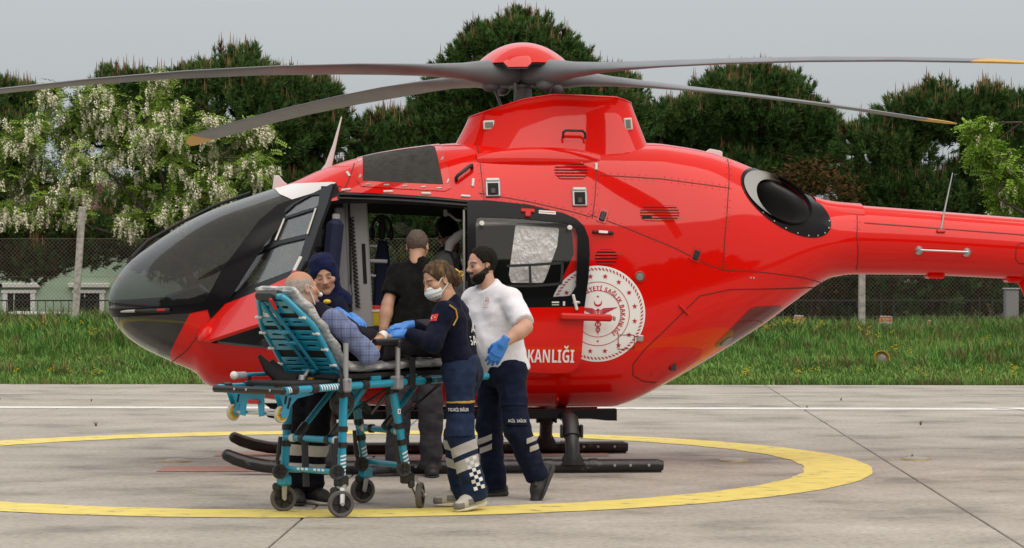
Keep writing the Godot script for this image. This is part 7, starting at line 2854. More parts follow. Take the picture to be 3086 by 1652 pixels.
# five fingers on a palm; x along the fingers, n out of the back of the hand, thumb on the t side
func hand(mb: MB, wrist: Vector3, x: Vector3, n: Vector3, thumb: float, curl: float, sc := 1.0, col := Color.WHITE, fat := 1.0) -> void:
	var bx := x.normalized()
	var bn := (n - bx * n.dot(bx)).normalized()
	var bt := bx.cross(bn) * thumb
	var B := Basis(bx, bn, bt)
	var f := Field.new(Vector3(-0.05, -0.10, -0.075), Vector3(0.20, 0.045, 0.10), 0.0055)
	f.cap(Vector3(-0.035, 0, 0), Vector3(0.012, 0, 0), 0.027 * fat, 0.026 * fat, 0.01)
	var lens := [0.070, 0.079, 0.073, 0.057]
	for i in 4:
		var zz := 0.030 - 0.0205 * i
		var kn := Vector3(0.088 - 0.006 * absf(i - 1.2), -0.003, zz)
		f.cap(Vector3(0.010, -0.002, zz * 0.62), kn, 0.0165 * fat, 0.0125 * fat, 0.012)
		var p := kn
		var a := curl * (0.35 + 0.06 * i)
		var fan := (1.5 - i) * 0.05
		for s in 3:
			var l: float = lens[i] * [0.46, 0.30, 0.24][s]
			var q := p + Vector3(cos(a), -sin(a), fan) * l
			f.cap(p, q, (0.0100 - 0.0008 * s) * fat, (0.0094 - 0.0009 * s) * fat, 0.004)
			p = q
			a += curl * [0.75, 0.6, 0.4][s]
	f.cap(Vector3(0.012, -0.006, 0.020), Vector3(0.042, -0.016, 0.046), 0.018 * fat, 0.0135 * fat, 0.012)
	f.cap(Vector3(0.042, -0.016, 0.046), Vector3(0.070, -0.026 - 0.01 * curl, 0.052), 0.0118 * fat, 0.0105 * fat, 0.006)
	f.cap(Vector3(0.070, -0.026 - 0.01 * curl, 0.052), Vector3(0.092, -0.036 - 0.014 * curl, 0.046), 0.0105 * fat, 0.0085 * fat, 0.005)
	f.mesh(mb, Transform3D(B.scaled_local(Vector3.ONE * sc), wrist), func(_p: Vector3) -> Color: return col)

# head: +Z is where the face looks, origin between the eyes' height and the skull's middle
func head(mb: MB, xf: Transform3D, o: Dictionary) -> void:
	var f := Field.new(Vector3(-0.105, -0.215, -0.13), Vector3(0.105, 0.13, 0.14), 0.0055)
	f.ell(Vector3(0, 0.028, -0.012), Vector3(0.074, 0.088, 0.096), 0.02)
	f.ell(Vector3(0, -0.040, 0.030), Vector3(0.058, 0.072, 0.060), 0.03)
	f.cap(Vector3(-0.030, -0.075, 0.030), Vector3(0, -0.098, 0.064), 0.026, 0.020, 0.02)
	f.cap(Vector3(0.030, -0.075, 0.030), Vector3(0, -0.098, 0.064), 0.026, 0.020, 0.02)
	f.cap(Vector3(-0.034, 0.020, 0.072), Vector3(0.034, 0.020, 0.072), 0.013, 0.013, 0.018)
	for s in [-1.0, 1.0]:
		f.ell(Vector3(s * 0.043, -0.022, 0.058), Vector3(0.024, 0.022, 0.024), 0.02)
		f.ell(Vector3(s * 0.031, -0.001, 0.094), Vector3(0.017, 0.011, 0.016), 0.010, Basis.IDENTITY, true)
		f.ell(Vector3(s * 0.031, -0.001, 0.0755), Vector3(0.0125, 0.0115, 0.0125), 0.003)
		f.ell(Vector3(s * 0.077, -0.006, -0.008), Vector3(0.009, 0.031, 0.019), 0.006, Basis(Vector3.UP, s * 0.35))
		f.ell(Vector3(s * 0.083, -0.004, -0.002), Vector3(0.006, 0.018, 0.009), 0.004, Basis.IDENTITY, true)
	f.cap(Vector3(0, 0.012, 0.083), Vector3(0, -0.026, 0.104), 0.0085, 0.0125, 0.012)
	f.cap(Vector3(-0.011, -0.032, 0.092), Vector3(0.011, -0.032, 0.092), 0.0085, 0.0085, 0.008)
	f.cap(Vector3(-0.017, -0.056, 0.081), Vector3(0.017, -0.056, 0.081), 0.0065, 0.0065, 0.006)
	f.cap(Vector3(-0.014, -0.068, 0.080), Vector3(0.014, -0.068, 0.080), 0.0075, 0.0075, 0.006)
	f.cap(Vector3(0, -0.06, -0.022), Vector3(0, -0.145, -0.032), 0.051, 0.050, 0.03)
	var skin: Color = o.skin
	var hair: Color = o.hair
	var closed: bool = o.get("closed", false)
	var stub: float = o.get("stubble", 0.0)
	var fringe: bool = o.get("fringe", false)
	var paint := func(p: Vector3) -> Color:
		var c := skin
		var ax := absf(p.x)
		if p.z > 0.05:
			var warm := exp(-(pow((ax - 0.04) / 0.022, 2) + pow((p.y + 0.025) / 0.02, 2)))
			c = c.lerp(Color(skin.r * 1.02, skin.g * 0.80, skin.b * 0.78), 0.5 * warm)
			if p.z > 0.083 and absf(p.y + 0.0615) < 0.0105 and ax < 0.024:
				c = Color(skin.r * 0.80, skin.g * 0.55, skin.b * 0.55)
				if absf(p.y + 0.062) < 0.0028: c = c * 0.55
			var by := 0.0225 + 0.004 * sin(clampf((ax - 0.012) / 0.04, 0, 1) * PI)
			if absf(p.y - by) < 0.0052 and ax > 0.011 and ax < 0.052: c = c.lerp(hair, 0.85)
			var e := pow((ax - 0.031) / 0.0155, 2) + pow((p.y + 0.001) / (0.0075 if not closed else 0.0030), 2)
			if e < 1.0:
				if closed: c = skin * 0.30
				else:
					c = Color(0.20, 0.17, 0.155)
					if absf(ax - 0.031) < 0.0075: c = Color(0.02, 0.012, 0.008)
					if p.y > 0.003: c = skin * 0.25
			elif e < 2.4: c = c * 0.80
			if p.z > 0.09 and absf(p.y + 0.036) < 0.004 and absf(ax - 0.008) < 0.004: c = skin * 0.3
		if stub > 0.0 and p.z > -0.02:
			var line := -0.062 + 0.55 * maxf(0.0, 0.085 - p.z)
			var lips := p.z > 0.08 and absf(p.y + 0.062) < 0.0085 and ax < 0.021
			if not lips and (p.y < minf(line, 0.0) and p.y > -0.135 or p.z > 0.078 and absf(p.y + 0.047) < 0.0075 and ax < 0.030): c = c.lerp(hair, stub)
		if fringe and p.z < 0.035 and p.y > -0.07 and p.y < 0.055: c = c.lerp(hair, 0.45)
		c.a = 1.0
		return c
	f.mesh(mb, xf, paint)

func hair_cap(xf: Transform3D, grow: float, front: float, low: float, extra := []) -> MB:
	var f := Field.new(Vector3(-0.13, -0.20, -0.20), Vector3(0.13, 0.16, 0.13), 0.007)
	f.ell(Vector3(0, 0.030, -0.014), Vector3(0.075, 0.089, 0.096) + Vector3.ONE * grow, 0.01)
	for e in extra:
		f.cap(e[0], e[1], e[2], e[3], 0.03)
	f.cut(Vector3(0, 0.030, front), Vector3(0, -0.42, 0.9), 0.40)
	f.cut(Vector3(0, low, 0), Vector3(0, -1, 0.35), 0.40)
	for s in [-1.0, 1.0]:
		f.ell(Vector3(s * 0.085, -0.014, 0.010), Vector3(0.03, 0.034, 0.024), 0.006, Basis.IDENTITY, true)
	f.ripple(folds, 0.006, Vector3(26, 6, 26))
	f.ripple(folds, 0.005, Vector3(70, 30, 70))
	var mb := MB.new()
	f.mesh(mb, xf)
	return mb

func trousers(J: Dictionary, o := {}) -> MB:
	var f := grid_for([J.pelvis, J.hpL, J.hpR, J.knL, J.knR, J.anL, J.anR], 0.20, 0.016)
	var th: float = o.get("thigh", 0.094)
	var kn: float = o.get("knee", 0.074)
	var hem: float = o.get("hem", 0.070)
	var waist: Vector3 = J.pelvis + (J.chest - J.pelvis).normalized() * 0.05
	var lat: Vector3 = (J.hpL - J.hpR).normalized()
	for s in [-1.0, 1.0]:
		f.cap(waist + lat * 0.045 * s, J.pelvis + lat * 0.06 * s, o.get("hip", 0.115), o.get("hip", 0.115), 0.05)
		f.cap(J.pelvis + lat * 0.05 * s, (J.hpL if s > 0 else J.hpR), o.get("hip", 0.115), th + 0.012, 0.05)
	for k in ["L", "R"]:
		f.cap(J["hp" + k], J["kn" + k], th, kn, 0.03)
		f.cap(J["kn" + k], J["an" + k] - Vector3(0, 0.02, 0), kn, hem, 0.03)
	f.ripple(folds, o.get("crease", 0.013), Vector3(4, 9, 4))
	f.ripple(ridges, -0.007, Vector3(4.0, 8.0, 4.0))
	for k in ["L", "R"]:
		var ax: Vector3 = (J["an" + k] - J["kn" + k]).normalized()
		f.cut(J["an" + k] + ax * o.get("hemcut", 0.045), ax, 0.14)
	f.cut(waist + Vector3(0, 0.05, 0), J.chest - J.pelvis, 0.3)
	var mb := MB.new()
	f.mesh(mb)
	return mb

# shirt or jacket; sleeve 0..1 upper arm, 1..2 forearm
func top(J: Dictionary, o := {}) -> MB:
	var f := grid_for([J.neck, J.shL, J.shR, J.elL, J.elR, J.wrL, J.wrR, J.pelvis], 0.17, 0.016)
	var lat: Vector3 = (J.shL - J.shR).normalized()
	var ch: float = o.get("chest", 0.112)
	var wa: float = o.get("waist", 0.112)
	var w: float = o.get("wide", 0.075)
	var hemp: Vector3 = J.pelvis + (J.pelvis - J.chest).normalized() * o.get("drop", 0.04)
	f.cap(J.shL, J.shR, o.get("shoulder", 0.068), o.get("shoulder", 0.068), 0.05)
	f.cap(J.neck - Vector3(0, 0.005, 0), J.chest, 0.064, 0.09, 0.05)
	for k in ["L", "R"]:
		f.cap(J.neck - (J.neck - J.chest).normalized() * 0.012, J["sh" + k].lerp(J.neck, 0.25), 0.056, 0.060, 0.05)
	for s in [-1.0, 1.0]:
		f.cap(J.chest + lat * w * s, J.pelvis + lat * w * 0.85 * s, ch, wa, 0.05)
		f.cap(J.pelvis + lat * w * 0.85 * s, hemp + lat * w * 0.9 * s, wa, wa + 0.008, 0.04)
	if o.has("belly"):
		f.ell(o.belly, Vector3(0.13, 0.15, 0.13), 0.08)
	if o.has("bust"):
		f.ell(o.bust, Vector3(0.11, 0.085, 0.11), 0.06)
	var cuts := []
	for k in ["L", "R"]:
		var sl: float = o.get("sleeve" + k, o.get("sleeve", 2.0))
		if sl <= 0.0: continue
		var sh: Vector3 = J["sh" + k]
		var el: Vector3 = J["el" + k]
		var wr: Vector3 = J["wr" + k]
		var r0: float = o.get("arm", 0.062)
		if sl <= 1.0:
			f.cap(sh, sh.lerp(el, sl + 0.1), r0 + 0.006, r0 + 0.006, 0.03)
			cuts.append([sh.lerp(el, sl), el - sh])
		else:
			f.cap(sh, el, r0, r0 - 0.006, 0.03)
			f.cap(el, el.lerp(wr, sl - 1.0), r0 - 0.006, r0 - 0.020, 0.02)
			cuts.append([el.lerp(wr, sl - 1.0), wr - el])
	f.ripple(folds, o.get("crease", 0.011), o.get("grain", Vector3(7, 5, 7)))
	f.ripple(ridges, -0.006, Vector3(4.0, 6.5, 4.0))
	for c in cuts:
		f.cut(c[0], c[1], 0.10)
	f.cut(hemp + (hemp - J.pelvis).normalized() * 0.02, J.pelvis - J.chest, 0.35)
	if o.get("collar", true):
		f.cut(J.neck + (J.neck - J.chest).normalized() * o.get("neckcut", 0.035), J.neck - J.chest + o.get("neckfwd", Vector3.ZERO), 0.09)
	var mb := MB.new()
	f.mesh(mb)
	return mb

func shoe(root: Node3D, at: Vector3, ankle: Vector3, fwd: Vector3, up: Vector3, upper: String, sole: String, sc := 1.0, trim := "") -> void:
	var x := fwd.normalized()
	var y := (up - x * up.dot(x)).normalized()
	var xf := Transform3D(Basis(x, y, x.cross(y)).scaled_local(Vector3.ONE * sc), ankle - y * 0.088 * sc - at)
	var g := sub("shoe", root)
	var f := Field.new(Vector3(-0.11, -0.02, -0.08), Vector3(0.24, 0.16, 0.08), 0.008)
	f.cap(Vector3(-0.045, 0.045, 0), Vector3(0.10, 0.046, 0.0), 0.040, 0.043, 0.02)
	f.cap(Vector3(0.10, 0.040, 0.002), Vector3(0.165, 0.034, 0.0), 0.044, 0.034, 0.02)
	f.cap(Vector3(0, 0.06, 0), Vector3(-0.005, 0.115, 0), 0.042, 0.046, 0.03)
	f.cap(Vector3(0.02, 0.085, 0), Vector3(0.10, 0.055, 0), 0.034, 0.03, 0.03)
	f.cut(Vector3(0, 0.018, 0), Vector3.DOWN, 0.4)
	f.cut(Vector3(0, 0.118, 0), Vector3(-0.1, 1, 0), 0.10)
	var mb := MB.new()
	f.mesh(mb, xf)
	part("upper", mb.mesh(), M[upper], g)
	var s := Field.new(Vector3(-0.11, -0.02, -0.08), Vector3(0.24, 0.06, 0.08), 0.008)
	s.cap(Vector3(-0.045, 0.02, 0), Vector3(0.10, 0.02, 0), 0.044, 0.047, 0.01)
	s.cap(Vector3(0.10, 0.02, 0.002), Vector3(0.165, 0.026, 0), 0.047, 0.036, 0.02)
	s.cut(Vector3(0, 0.0, 0), Vector3.DOWN, 0.4)
	s.cut(Vector3(0, 0.027, 0), Vector3(0.06, 1, 0), 0.4)
	var sm := MB.new()
	s.mesh(sm, xf)
	part("sole", sm.mesh(), M[sole], g)
	var lc := MB.new()
	for k in 4:
		var px := 0.045 + 0.022 * k
		var yy := 0.112 - 0.011 * k
		lc.tube([xf * Vector3(px, yy - 0.012, -0.024), xf * Vector3(px + 0.006, yy, 0), xf * Vector3(px, yy - 0.012, 0.024)], 0.0042 * sc, 5)
	part("lace", lc.mesh(), M["sole_white" if trim != "" else "black_rubber"], g)
	if trim != "":
		for sd in [-1.0, 1.0]:
			part("side_panel", shell(mb, [[xf * Vector3(0.115, 0, 0), x], [xf * Vector3(0.03, 0, 0), -x + y * 0.4], [xf * Vector3(0, 0.072, 0), y], [xf * Vector3(0, 0.034, 0), -y], [xf * Vector3(0, 0, sd * 0.02), x.cross(y) * -sd]], 0.002).mesh(), M[trim], g)
		part("toe_cap", shell(mb, [[xf * Vector3(0.145, 0, 0), -x], [xf * Vector3(0, 0.055, 0), y]], 0.002).mesh(), M[trim], g)

# a flat patch cut out of a garment: centre, right, up, facing, size
func badge(src: MB, c: Vector3, ex: Vector3, ey: Vector3, n: Vector3, w: float, h: float, lift := 0.003, deep := 0.09) -> MB:
	return shell(src, [[c + ex * w * 0.5, ex], [c - ex * w * 0.5, -ex], [c + ey * h * 0.5, ey], [c - ey * h * 0.5, -ey], [c - n * deep, -n]], lift)

# lettering laid onto a garment
func print_on(src: MB, txt: MB, c: Vector3, ex: Vector3, ey: Vector3, lift := 0.004) -> MB:
	var n := ex.cross(ey).normalized()
	var w := width_of(txt)
	var near := []
	for p in src.v:
		var d := p - c
		if absf(d.dot(ex)) < w * 0.5 + 0.05 and absf(d.dot(ey)) < 0.08 and d.dot(n) > -0.14:
			near.append(Vector3(d.dot(ex), d.dot(ey), d.dot(n)))
	var r := MB.new()
	var ok := []
	for p in txt.v:
		var x := p.x - w * 0.5
		var best := -0.12
		for q in near:
			if absf(q.x - x) < 0.018 and absf(q.y - p.y) < 0.018:
				best = maxf(best, q.z)
		r.add(c + ex * x + ey * p.y + n * (best + lift), n)
		ok.append(best > -0.115)
	for i in range(0, txt.ix.size(), 3):
		if ok[txt.ix[i]] and ok[txt.ix[i + 1]] and ok[txt.ix[i + 2]]:
			for k in 3: r.ix.append(txt.ix[i + k])
	return r

func fit(s: String, cap: float, width: float) -> MB:
	var t := text_tris(s, cap)
	return moved(t, Transform3D(Basis.from_scale(Vector3(width / width_of(t), 1, 1)), Vector3.ZERO))

func band(src: MB, c: Vector3, axis: Vector3, wdt: float, more := []) -> MB:
	var a := axis.normalized()
	var pl := [[c + a * wdt * 0.5, a], [c - a * wdt * 0.5, -a]]
	pl.append_array(more)
	return shell(src, pl, 0.003)

func put(called: String, mb: MB, m: String, root: Node3D, colors := false) -> MeshInstance3D:
	return part(called, moved_c(mb, -root.position).mesh(colors), M[m], root)

func moved_c(mb: MB, by: Vector3) -> MB:
	var r := MB.new()
	for p in mb.v:
		r.v.append(p + by)
	r.n = mb.n
	r.c = mb.c
	r.uv = mb.uv
	r.ix = mb.ix
	return r

func build_people() -> void:
	folds = FastNoiseLite.new()
	folds.seed = 8
	folds.frequency = 1.0
	folds.fractal_octaves = 2
	ridges = FastNoiseLite.new()
	ridges.seed = 18
	ridges.frequency = 1.0
	ridges.fractal_type = FastNoiseLite.FRACTAL_RIDGED
	ridges.fractal_octaves = 2
	masked_woman()
	tick("masked woman")
	bearded_man()
	tick("bearded man")
	man_in_black()
	hijab_woman()
	tick("hijab woman")
	patient()
	tick("patient")
	crew_inside()

func masked_woman() -> void:
	var J := {"head": Vector3(-0.473, 1.459, 3.80), "neck": Vector3(-0.400, 1.305, 3.80), "chest": Vector3(-0.375, 1.175, 3.79), "pelvis": Vector3(-0.318, 0.872, 3.78), "shL": Vector3(-0.432, 1.245, 3.95), "shR": Vector3(-0.355, 1.250, 3.64), "elL": Vector3(-0.500, 1.062, 4.08), "elR": Vector3(-0.520, 1.100, 3.62), "wrL": Vector3(-0.662, 1.122, 3.945), "wrR": Vector3(-0.668, 1.172, 3.80), "hpL": Vector3(-0.335, 0.850, 3.88), "hpR": Vector3(-0.300, 0.850, 3.68), "knL": Vector3(-0.322, 0.460, 3.98), "knR": Vector3(-0.357, 0.450, 3.68), "anL": Vector3(-0.231, 0.110, 3.95), "anR": Vector3(-0.318, 0.095, 3.68), "toL": Vector3(-0.30, 0.035, 4.07), "toR": Vector3(-0.480, 0.019, 3.72)}
	var t := thing("person", "woman in navy uniform and white face mask bending over the patient, blue gloves", "person", Vector3(-0.30, 0, 3.80), "people around the stretcher")
	var skin := Color(0.50, 0.285, 0.185)
	var body := body_skin(J, skin, 0.85, 0.8)
	var xf := Transform3D(looking(Vector3(-0.80, -0.36, 0.50), Vector3(-0.25, 1, 0.05)), J.head)
	head(body, xf, {"skin": skin, "hair": Color(0.03, 0.02, 0.012), "closed": true})
	put("body", body, "skin", t, true)
	put("hair", hair_cap(xf, 0.011, 0.046, -0.058, [[Vector3(0, 0.01, -0.10), Vector3(0.01, -0.035, -0.118), 0.042, 0.036], [Vector3(0.01, -0.03, -0.12), Vector3(0.012, -0.075, -0.118), 0.026, 0.012]]), "hair_brown", t)
	var cl := MB.new()
	cl.tube([xf * Vector3(0.02, 0.025, -0.135), xf * Vector3(0.035, -0.02, -0.158), xf * Vector3(0.025, -0.06, -0.155)], 0.008, 6)
	cl.tube([xf * Vector3(-0.02, 0.03, -0.135), xf * Vector3(-0.03, -0.02, -0.16), xf * Vector3(-0.02, -0.06, -0.155)], 0.008, 6)
	var ring := []
	for i in 9: ring.append(xf * (Vector3(0.045, -0.015, -0.15) + Vector3(0.0, cos(TAU * i / 8.0), sin(TAU * i / 8.0)) * 0.016))
	cl.tube(ring, 0.005, 5, false)
	put("hair_clip", cl, "gold", t)
	var mk := Field.new(Vector3(-0.10, -0.14, -0.02), Vector3(0.10, 0.03, 0.15), 0.006)
	mk.ell(Vector3(0, -0.055, 0.040), Vector3(0.066, 0.062, 0.080), 0.01)
	mk.cut(Vector3(0, -0.014, 0.08), Vector3(0, 1, 0.15), 0.3)
	mk.cut(Vector3(0, -0.05, 0.028), Vector3(0, -0.2, -1), 0.3)
	mk.ripple(folds, 0.004, Vector3(3, 70, 3))
	var mm := MB.new()
	mk.mesh(mm, xf)
	put("face_mask", mm, "mask_white", t)
	var ml := MB.new()
	for s in [-1.0, 1.0]:
		ml.tube([xf * Vector3(s * 0.058, -0.025, 0.055), xf * Vector3(s * 0.076, 0.016, 0.005), xf * Vector3(s * 0.084, 0.018, -0.018)], 0.004, 5)
		ml.tube([xf * Vector3(s * 0.055, -0.085, 0.055), xf * Vector3(s * 0.076, -0.045, 0.0), xf * Vector3(s * 0.084, -0.03, -0.02)], 0.004, 5)
	put("mask_loop", ml, "mask_white", t)
	var tr := trousers(J, {"thigh": 0.092, "knee": 0.078, "hem": 0.076, "hip": 0.108})
	put("trousers", tr, "navy_trousers_light", t)
	var jk := top(J, {"chest": 0.098, "waist": 0.100, "wide": 0.070, "sleeve": 1.95, "arm": 0.064, "drop": 0.055, "bust": Vector3(-0.44, 1.14, 3.79), "crease": 0.013, "neckfwd": Vector3(-0.08, 0, 0)})
	put("jacket", jk, "navy", t)
	var back := Vector3(0.86, 0.12, 0.50).normalized()
	var bx := Vector3.UP.cross(back).normalized()
	var by := back.cross(bx)
	put("lettering", print_on(jk, text_tris("ACİL", 0.052), Vector3(-0.235, 1.150, 3.705), bx, by), "print_white", t)
	put("lettering", print_on(jk, text_tris("SAĞLIK", 0.058), Vector3(-0.225, 1.070, 3.695), bx, by), "print_white", t)
	var fn := Vector3(-0.45, 0.25, 0.86).normalized()
	var fx := Vector3.UP.cross(fn).normalized()
	var fy := fn.cross(fx)
	var fc := Vector3(-0.493, 1.225, 4.02)
	put("flag_patch", badge(jk, fc, fx, fy, fn, 0.062, 0.048), "flag_red", t)
	var crt := MB.new()
	for p in Geometry2D.clip_polygons(circle(Vector2(0.02, 0), 0.013, 18), circle(Vector2(0.025, 0), 0.0105, 18)): fill2(crt, p)
	fill2(crt, star2(Vector2(0.040, 0), 0.007))
	put("flag_print", print_on(jk, crt, fc - fx * 0.0, fx, fy, 0.006), "print_white", t)
	var pp := []
	for e in [[-0.395, 1.305, 3.905], [-0.355, 1.275, 3.94], [-0.345, 1.225, 3.955], [-0.370, 1.175, 3.955]]:
		pp.append(Vector3(e[0], e[1], e[2]))
	var on := []
	for p in pp:
		var best := -1.0
		for q in jk.v:
			if absf(q.x - p.x) < 0.02 and absf(q.y - p.y) < 0.02: best = maxf(best, q.z)
		on.append(Vector3(p.x, p.y, best + 0.001 if best > 0 else p.z))
	var pi := MB.new()
	pi.tube(on, 0.0055, 5)
	put("piping", pi, "gold_piping", t)
	# trouser pocket with flap and print, reflective bands, checker strip
	var nz := Vector3(0.1, 0, 1).normalized()
	var ex := Vector3(1, 0.0, -0.1).normalized()
	var ey := Vector3(-0.03, 1, 0).normalized()
	put("pocket", badge(tr, Vector3(-0.330, 0.580, 4.05), ex, ey, nz, 0.165, 0.20, 0.010), "navy_trousers_light", t)
	put("pocket_flap", badge(tr, Vector3(-0.330, 0.655, 4.05), ex, ey, nz, 0.175, 0.062, 0.016), "navy_trousers", t)
	put("pocket_piping", badge(tr, Vector3(-0.332, 0.690, 4.05), ex, ey, nz, 0.178, 0.008, 0.018), "gold_piping", t)
	put("lettering", print_on(tr, fit("112 ACİL SAĞLIK", 0.020, 0.128), Vector3(-0.338, 0.645, 4.02), ex, ey, 0.020), "print_white", t)
	var axL: Vector3 = J.anL - J.knL
	var tilt := Vector3(-0.42, 1, -0.1)
	for e in [[0.395, 0.062], [0.290, 0.070]]:
		put("reflective_band", band(tr, Vector3(-0.300, e[0], 3.96), tilt, e[1], [[Vector3(0, 0, 3.85), Vector3(0.0, 0, -1)]]), "reflective", t)
	for e in [[0.385, 0.055], [0.275, 0.055]]:
		put("reflective_band", band(tr, Vector3(-0.350, e[0], 3.70), Vector3(0.25, 1, 0), e[1], [[Vector3(0, 0, 3.82), Vector3(0.0, 0, 1)]]), "reflective", t)
	var ck := MB.new()
	var cdir := Vector3(0.30, -1, 0).normalized()
	var cx := cdir.cross(nz).normalized()
	for r in 9:
		for k in 3:
			if (r + k) % 2 == 0:
				join(ck, badge(tr, Vector3(-0.262, 0.335, 4.02) + cdir * 0.0235 * r + cx * 0.0235 * (k - 1), cx, -cdir, nz, 0.0235, 0.0235, 0.004))
	put("checker_strip", ck, "print_white", t)
	var gl := MB.new()
	hand(gl, J.wrL, Vector3(-1, 0.02, -0.28), Vector3(-0.15, 0.9, 0.5), 1.0, 0.55, 0.95, Color.WHITE, 1.12)
	put("glove", gl, "blue_glove", t)
	var gr := MB.new()
	hand(gr, J.wrR, Vector3(-1, -0.10, 0.18), Vector3(-0.1, 0.95, 0.25), -1.0, 0.6, 0.95, Color.WHITE, 1.12)
	put("glove", gr, "blue_glove", t)
	shoe(t, t.position, J.anL, Vector3(-0.66, -0.10, 0.74), Vector3(0, 1, 0.1), "shoe_grey", "sole_white", 0.97, "shoe_grey_dark")
	shoe(t, t.position, J.anR, Vector3(-0.97, 0, 0.22), Vector3.UP, "shoe_grey", "sole_white", 0.97, "shoe_grey_dark")

func bearded_man() -> void:
	var J := {"head": Vector3(-0.205, 1.560, 3.0), "neck": Vector3(-0.150, 1.415, 3.0), "chest": Vector3(-0.128, 1.225, 3.0), "pelvis": Vector3(-0.075, 0.880, 3.0), "shL": Vector3(-0.008, 1.330, 3.14), "shR": Vector3(-0.268, 1.325, 2.86), "elL": Vector3(0.092, 1.150, 3.34), "elR": Vector3(-0.325, 1.09, 2.78), "wrL": Vector3(-0.058, 1.045, 3.43), "wrR": Vector3(-0.36, 0.87, 2.85), "hpL": Vector3(-0.012, 0.860, 3.09), "hpR": Vector3(-0.129, 0.855, 2.91), "knL": Vector3(0.040, 0.475, 3.27), "knR": Vector3(-0.152, 0.455, 2.97), "anL": Vector3(0.165, 0.180, 3.17), "anR": Vector3(-0.115, 0.095, 2.92), "toL": Vector3(0.149, 0.02, 3.30), "toR": Vector3(-0.26, 0.03, 2.98)}
	var t := thing("person", "bearded man in white shirt and navy trousers walking left with one blue glove", "person", Vector3(-0.08, 0, 3.0), "people around the stretcher")
	var skin := Color(0.54, 0.31, 0.225)
	var dark := Color(0.012, 0.009, 0.007)
	var body := body_skin(J, skin, 1.0, 1.13)
	var xf := Transform3D(looking(Vector3(-0.87, -0.11, 0.47), Vector3(-0.03, 1, 0)), J.head)
	head(body, xf, {"skin": skin, "hair": dark, "stubble": 0.98})
	put("body", body, "skin", t, true)
	put("hair", hair_cap(xf, 0.009, 0.034, -0.060, [[Vector3(0.072, 0.02, 0.022), Vector3(0.068, -0.03, 0.026), 0.014, 0.010], [Vector3(-0.072, 0.02, 0.022), Vector3(-0.068, -0.03, 0.026), 0.014, 0.010]]), "hair_dark", t)
	var bf := Field.new(Vector3(-0.10, -0.15, -0.05), Vector3(0.10, 0.03, 0.14), 0.006)
	bf.ell(Vector3(0, -0.066, 0.028), Vector3(0.0615, 0.060, 0.0615), 0.02)
	bf.cap(Vector3(0, -0.102, 0.058), Vector3(0, -0.110, 0.060), 0.026, 0.018, 0.02)
	bf.cut(Vector3(0, -0.079, 0.085), Vector3(0, 1, 0.70), 0.3)
	bf.cut(Vector3(0, -0.05, -0.005), Vector3(0, 0.35, -1), 0.3)
	bf.ell(Vector3(0, -0.062, 0.105), Vector3(0.021, 0.011, 0.03), 0.004, Basis.IDENTITY, true)
	bf.ripple(folds, 0.004, Vector3(60, 60, 60))
	var bm := MB.new()
	bf.mesh(bm, xf)
	put("beard", bm, "hair_dark", t)
	var tr := trousers(J, {"thigh": 0.106, "knee": 0.083, "hem": 0.078, "hip": 0.128})
	put("trousers", tr, "navy_trousers", t)
	var sh := top(J, {"chest": 0.124, "waist": 0.128, "wide": 0.085, "sleeve": 0.86, "arm": 0.068, "shoulder": 0.066, "drop": 0.03, "belly": Vector3(-0.145, 1.02, 3.05), "crease": 0.006, "grain": Vector3(9, 4.0, 9), "neckcut": 0.02, "neckfwd": Vector3(-0.12, 0, 0.06)})
	put("t_shirt", sh, "white_cotton", t)
	# round chest print
	var n := Vector3(-0.55, 0.12, 0.83).normalized()
	var ex := Vector3.UP.cross(n).normalized()
	var ey := n.cross(ex)
	var lg := MB.new()
	ring2(lg, Vector2(0.03, 0), 0.0265, 0.0285, 32)
	ring2(lg, Vector2(0.03, 0), 0.0195, 0.0205, 28)
	for s in [-1.0, 1.0]:
		fill2(lg, PackedVector2Array([Vector2(0.03, 0.008), Vector2(0.03 + s * 0.016, 0.010), Vector2(0.03 + s * 0.010, 0.004), Vector2(0.03, 0.002)]))
	fill2(lg, PackedVector2Array([Vector2(0.0285, 0.008), Vector2(0.0315, 0.008), Vector2(0.0305, -0.016), Vector2(0.0295, -0.016)]))
	for i in 6:
		fill2(lg, rect(Vector2(0.004 + 0.0105 * i, -0.040), 0.008, 0.004))
	put("chest_print", print_on(sh, lg, Vector3(-0.152, 1.312, 3.08), ex, ey, 0.003), "sticker_red", t)
	# pocket, print, reflective bands
	var nz := Vector3(0.25, 0, 1).normalized()
	var px := Vector3(1, 0, -0.25).normalized()
	put("pocket", badge(tr, Vector3(0.030, 0.590, 3.30), px, Vector3.UP, nz, 0.135, 0.17, 0.012), "navy_trousers", t)
	put("pocket_flap", badge(tr, Vector3(0.030, 0.655, 3.30), px, Vector3.UP, nz, 0.145, 0.055, 0.018), "navy_trousers", t)
	put("lettering", print_on(tr, fit("ACİL  SAĞLIK", 0.018, 0.118), Vector3(0.022, 0.535, 3.30), px, Vector3(0.03, 1, 0), 0.017), "print_white", t)
	for e in [[0.395, 0.090], [0.340, 0.112]]:
		put("reflective_band", band(tr, Vector3(e[1] - 0.01, e[0], 3.2), Vector3(-0.30, 1, 0), 0.034, [[Vector3(e[1] + 0.005, 0, 0), Vector3(-1, 0, 0)]]), "reflective", t)
	for e in [0.400, 0.335]:
		put("reflective_band", band(tr, Vector3(-0.160, e, 2.97), Vector3(-0.45, 1, 0), 0.036, [[Vector3(-0.135, 0, 0), Vector3(1, 0, 0)], [Vector3(0, 0, 3.12), Vector3(0, 0, 1)]]), "reflective", t)
	var gl := MB.new()
	hand(gl, J.wrL, Vector3(-0.52, -0.84, 0.10), Vector3(0.1, 0.15, 1), 1.0, 0.45, 1.05, Color.WHITE, 1.15)
	put("glove", gl, "blue_glove", t)
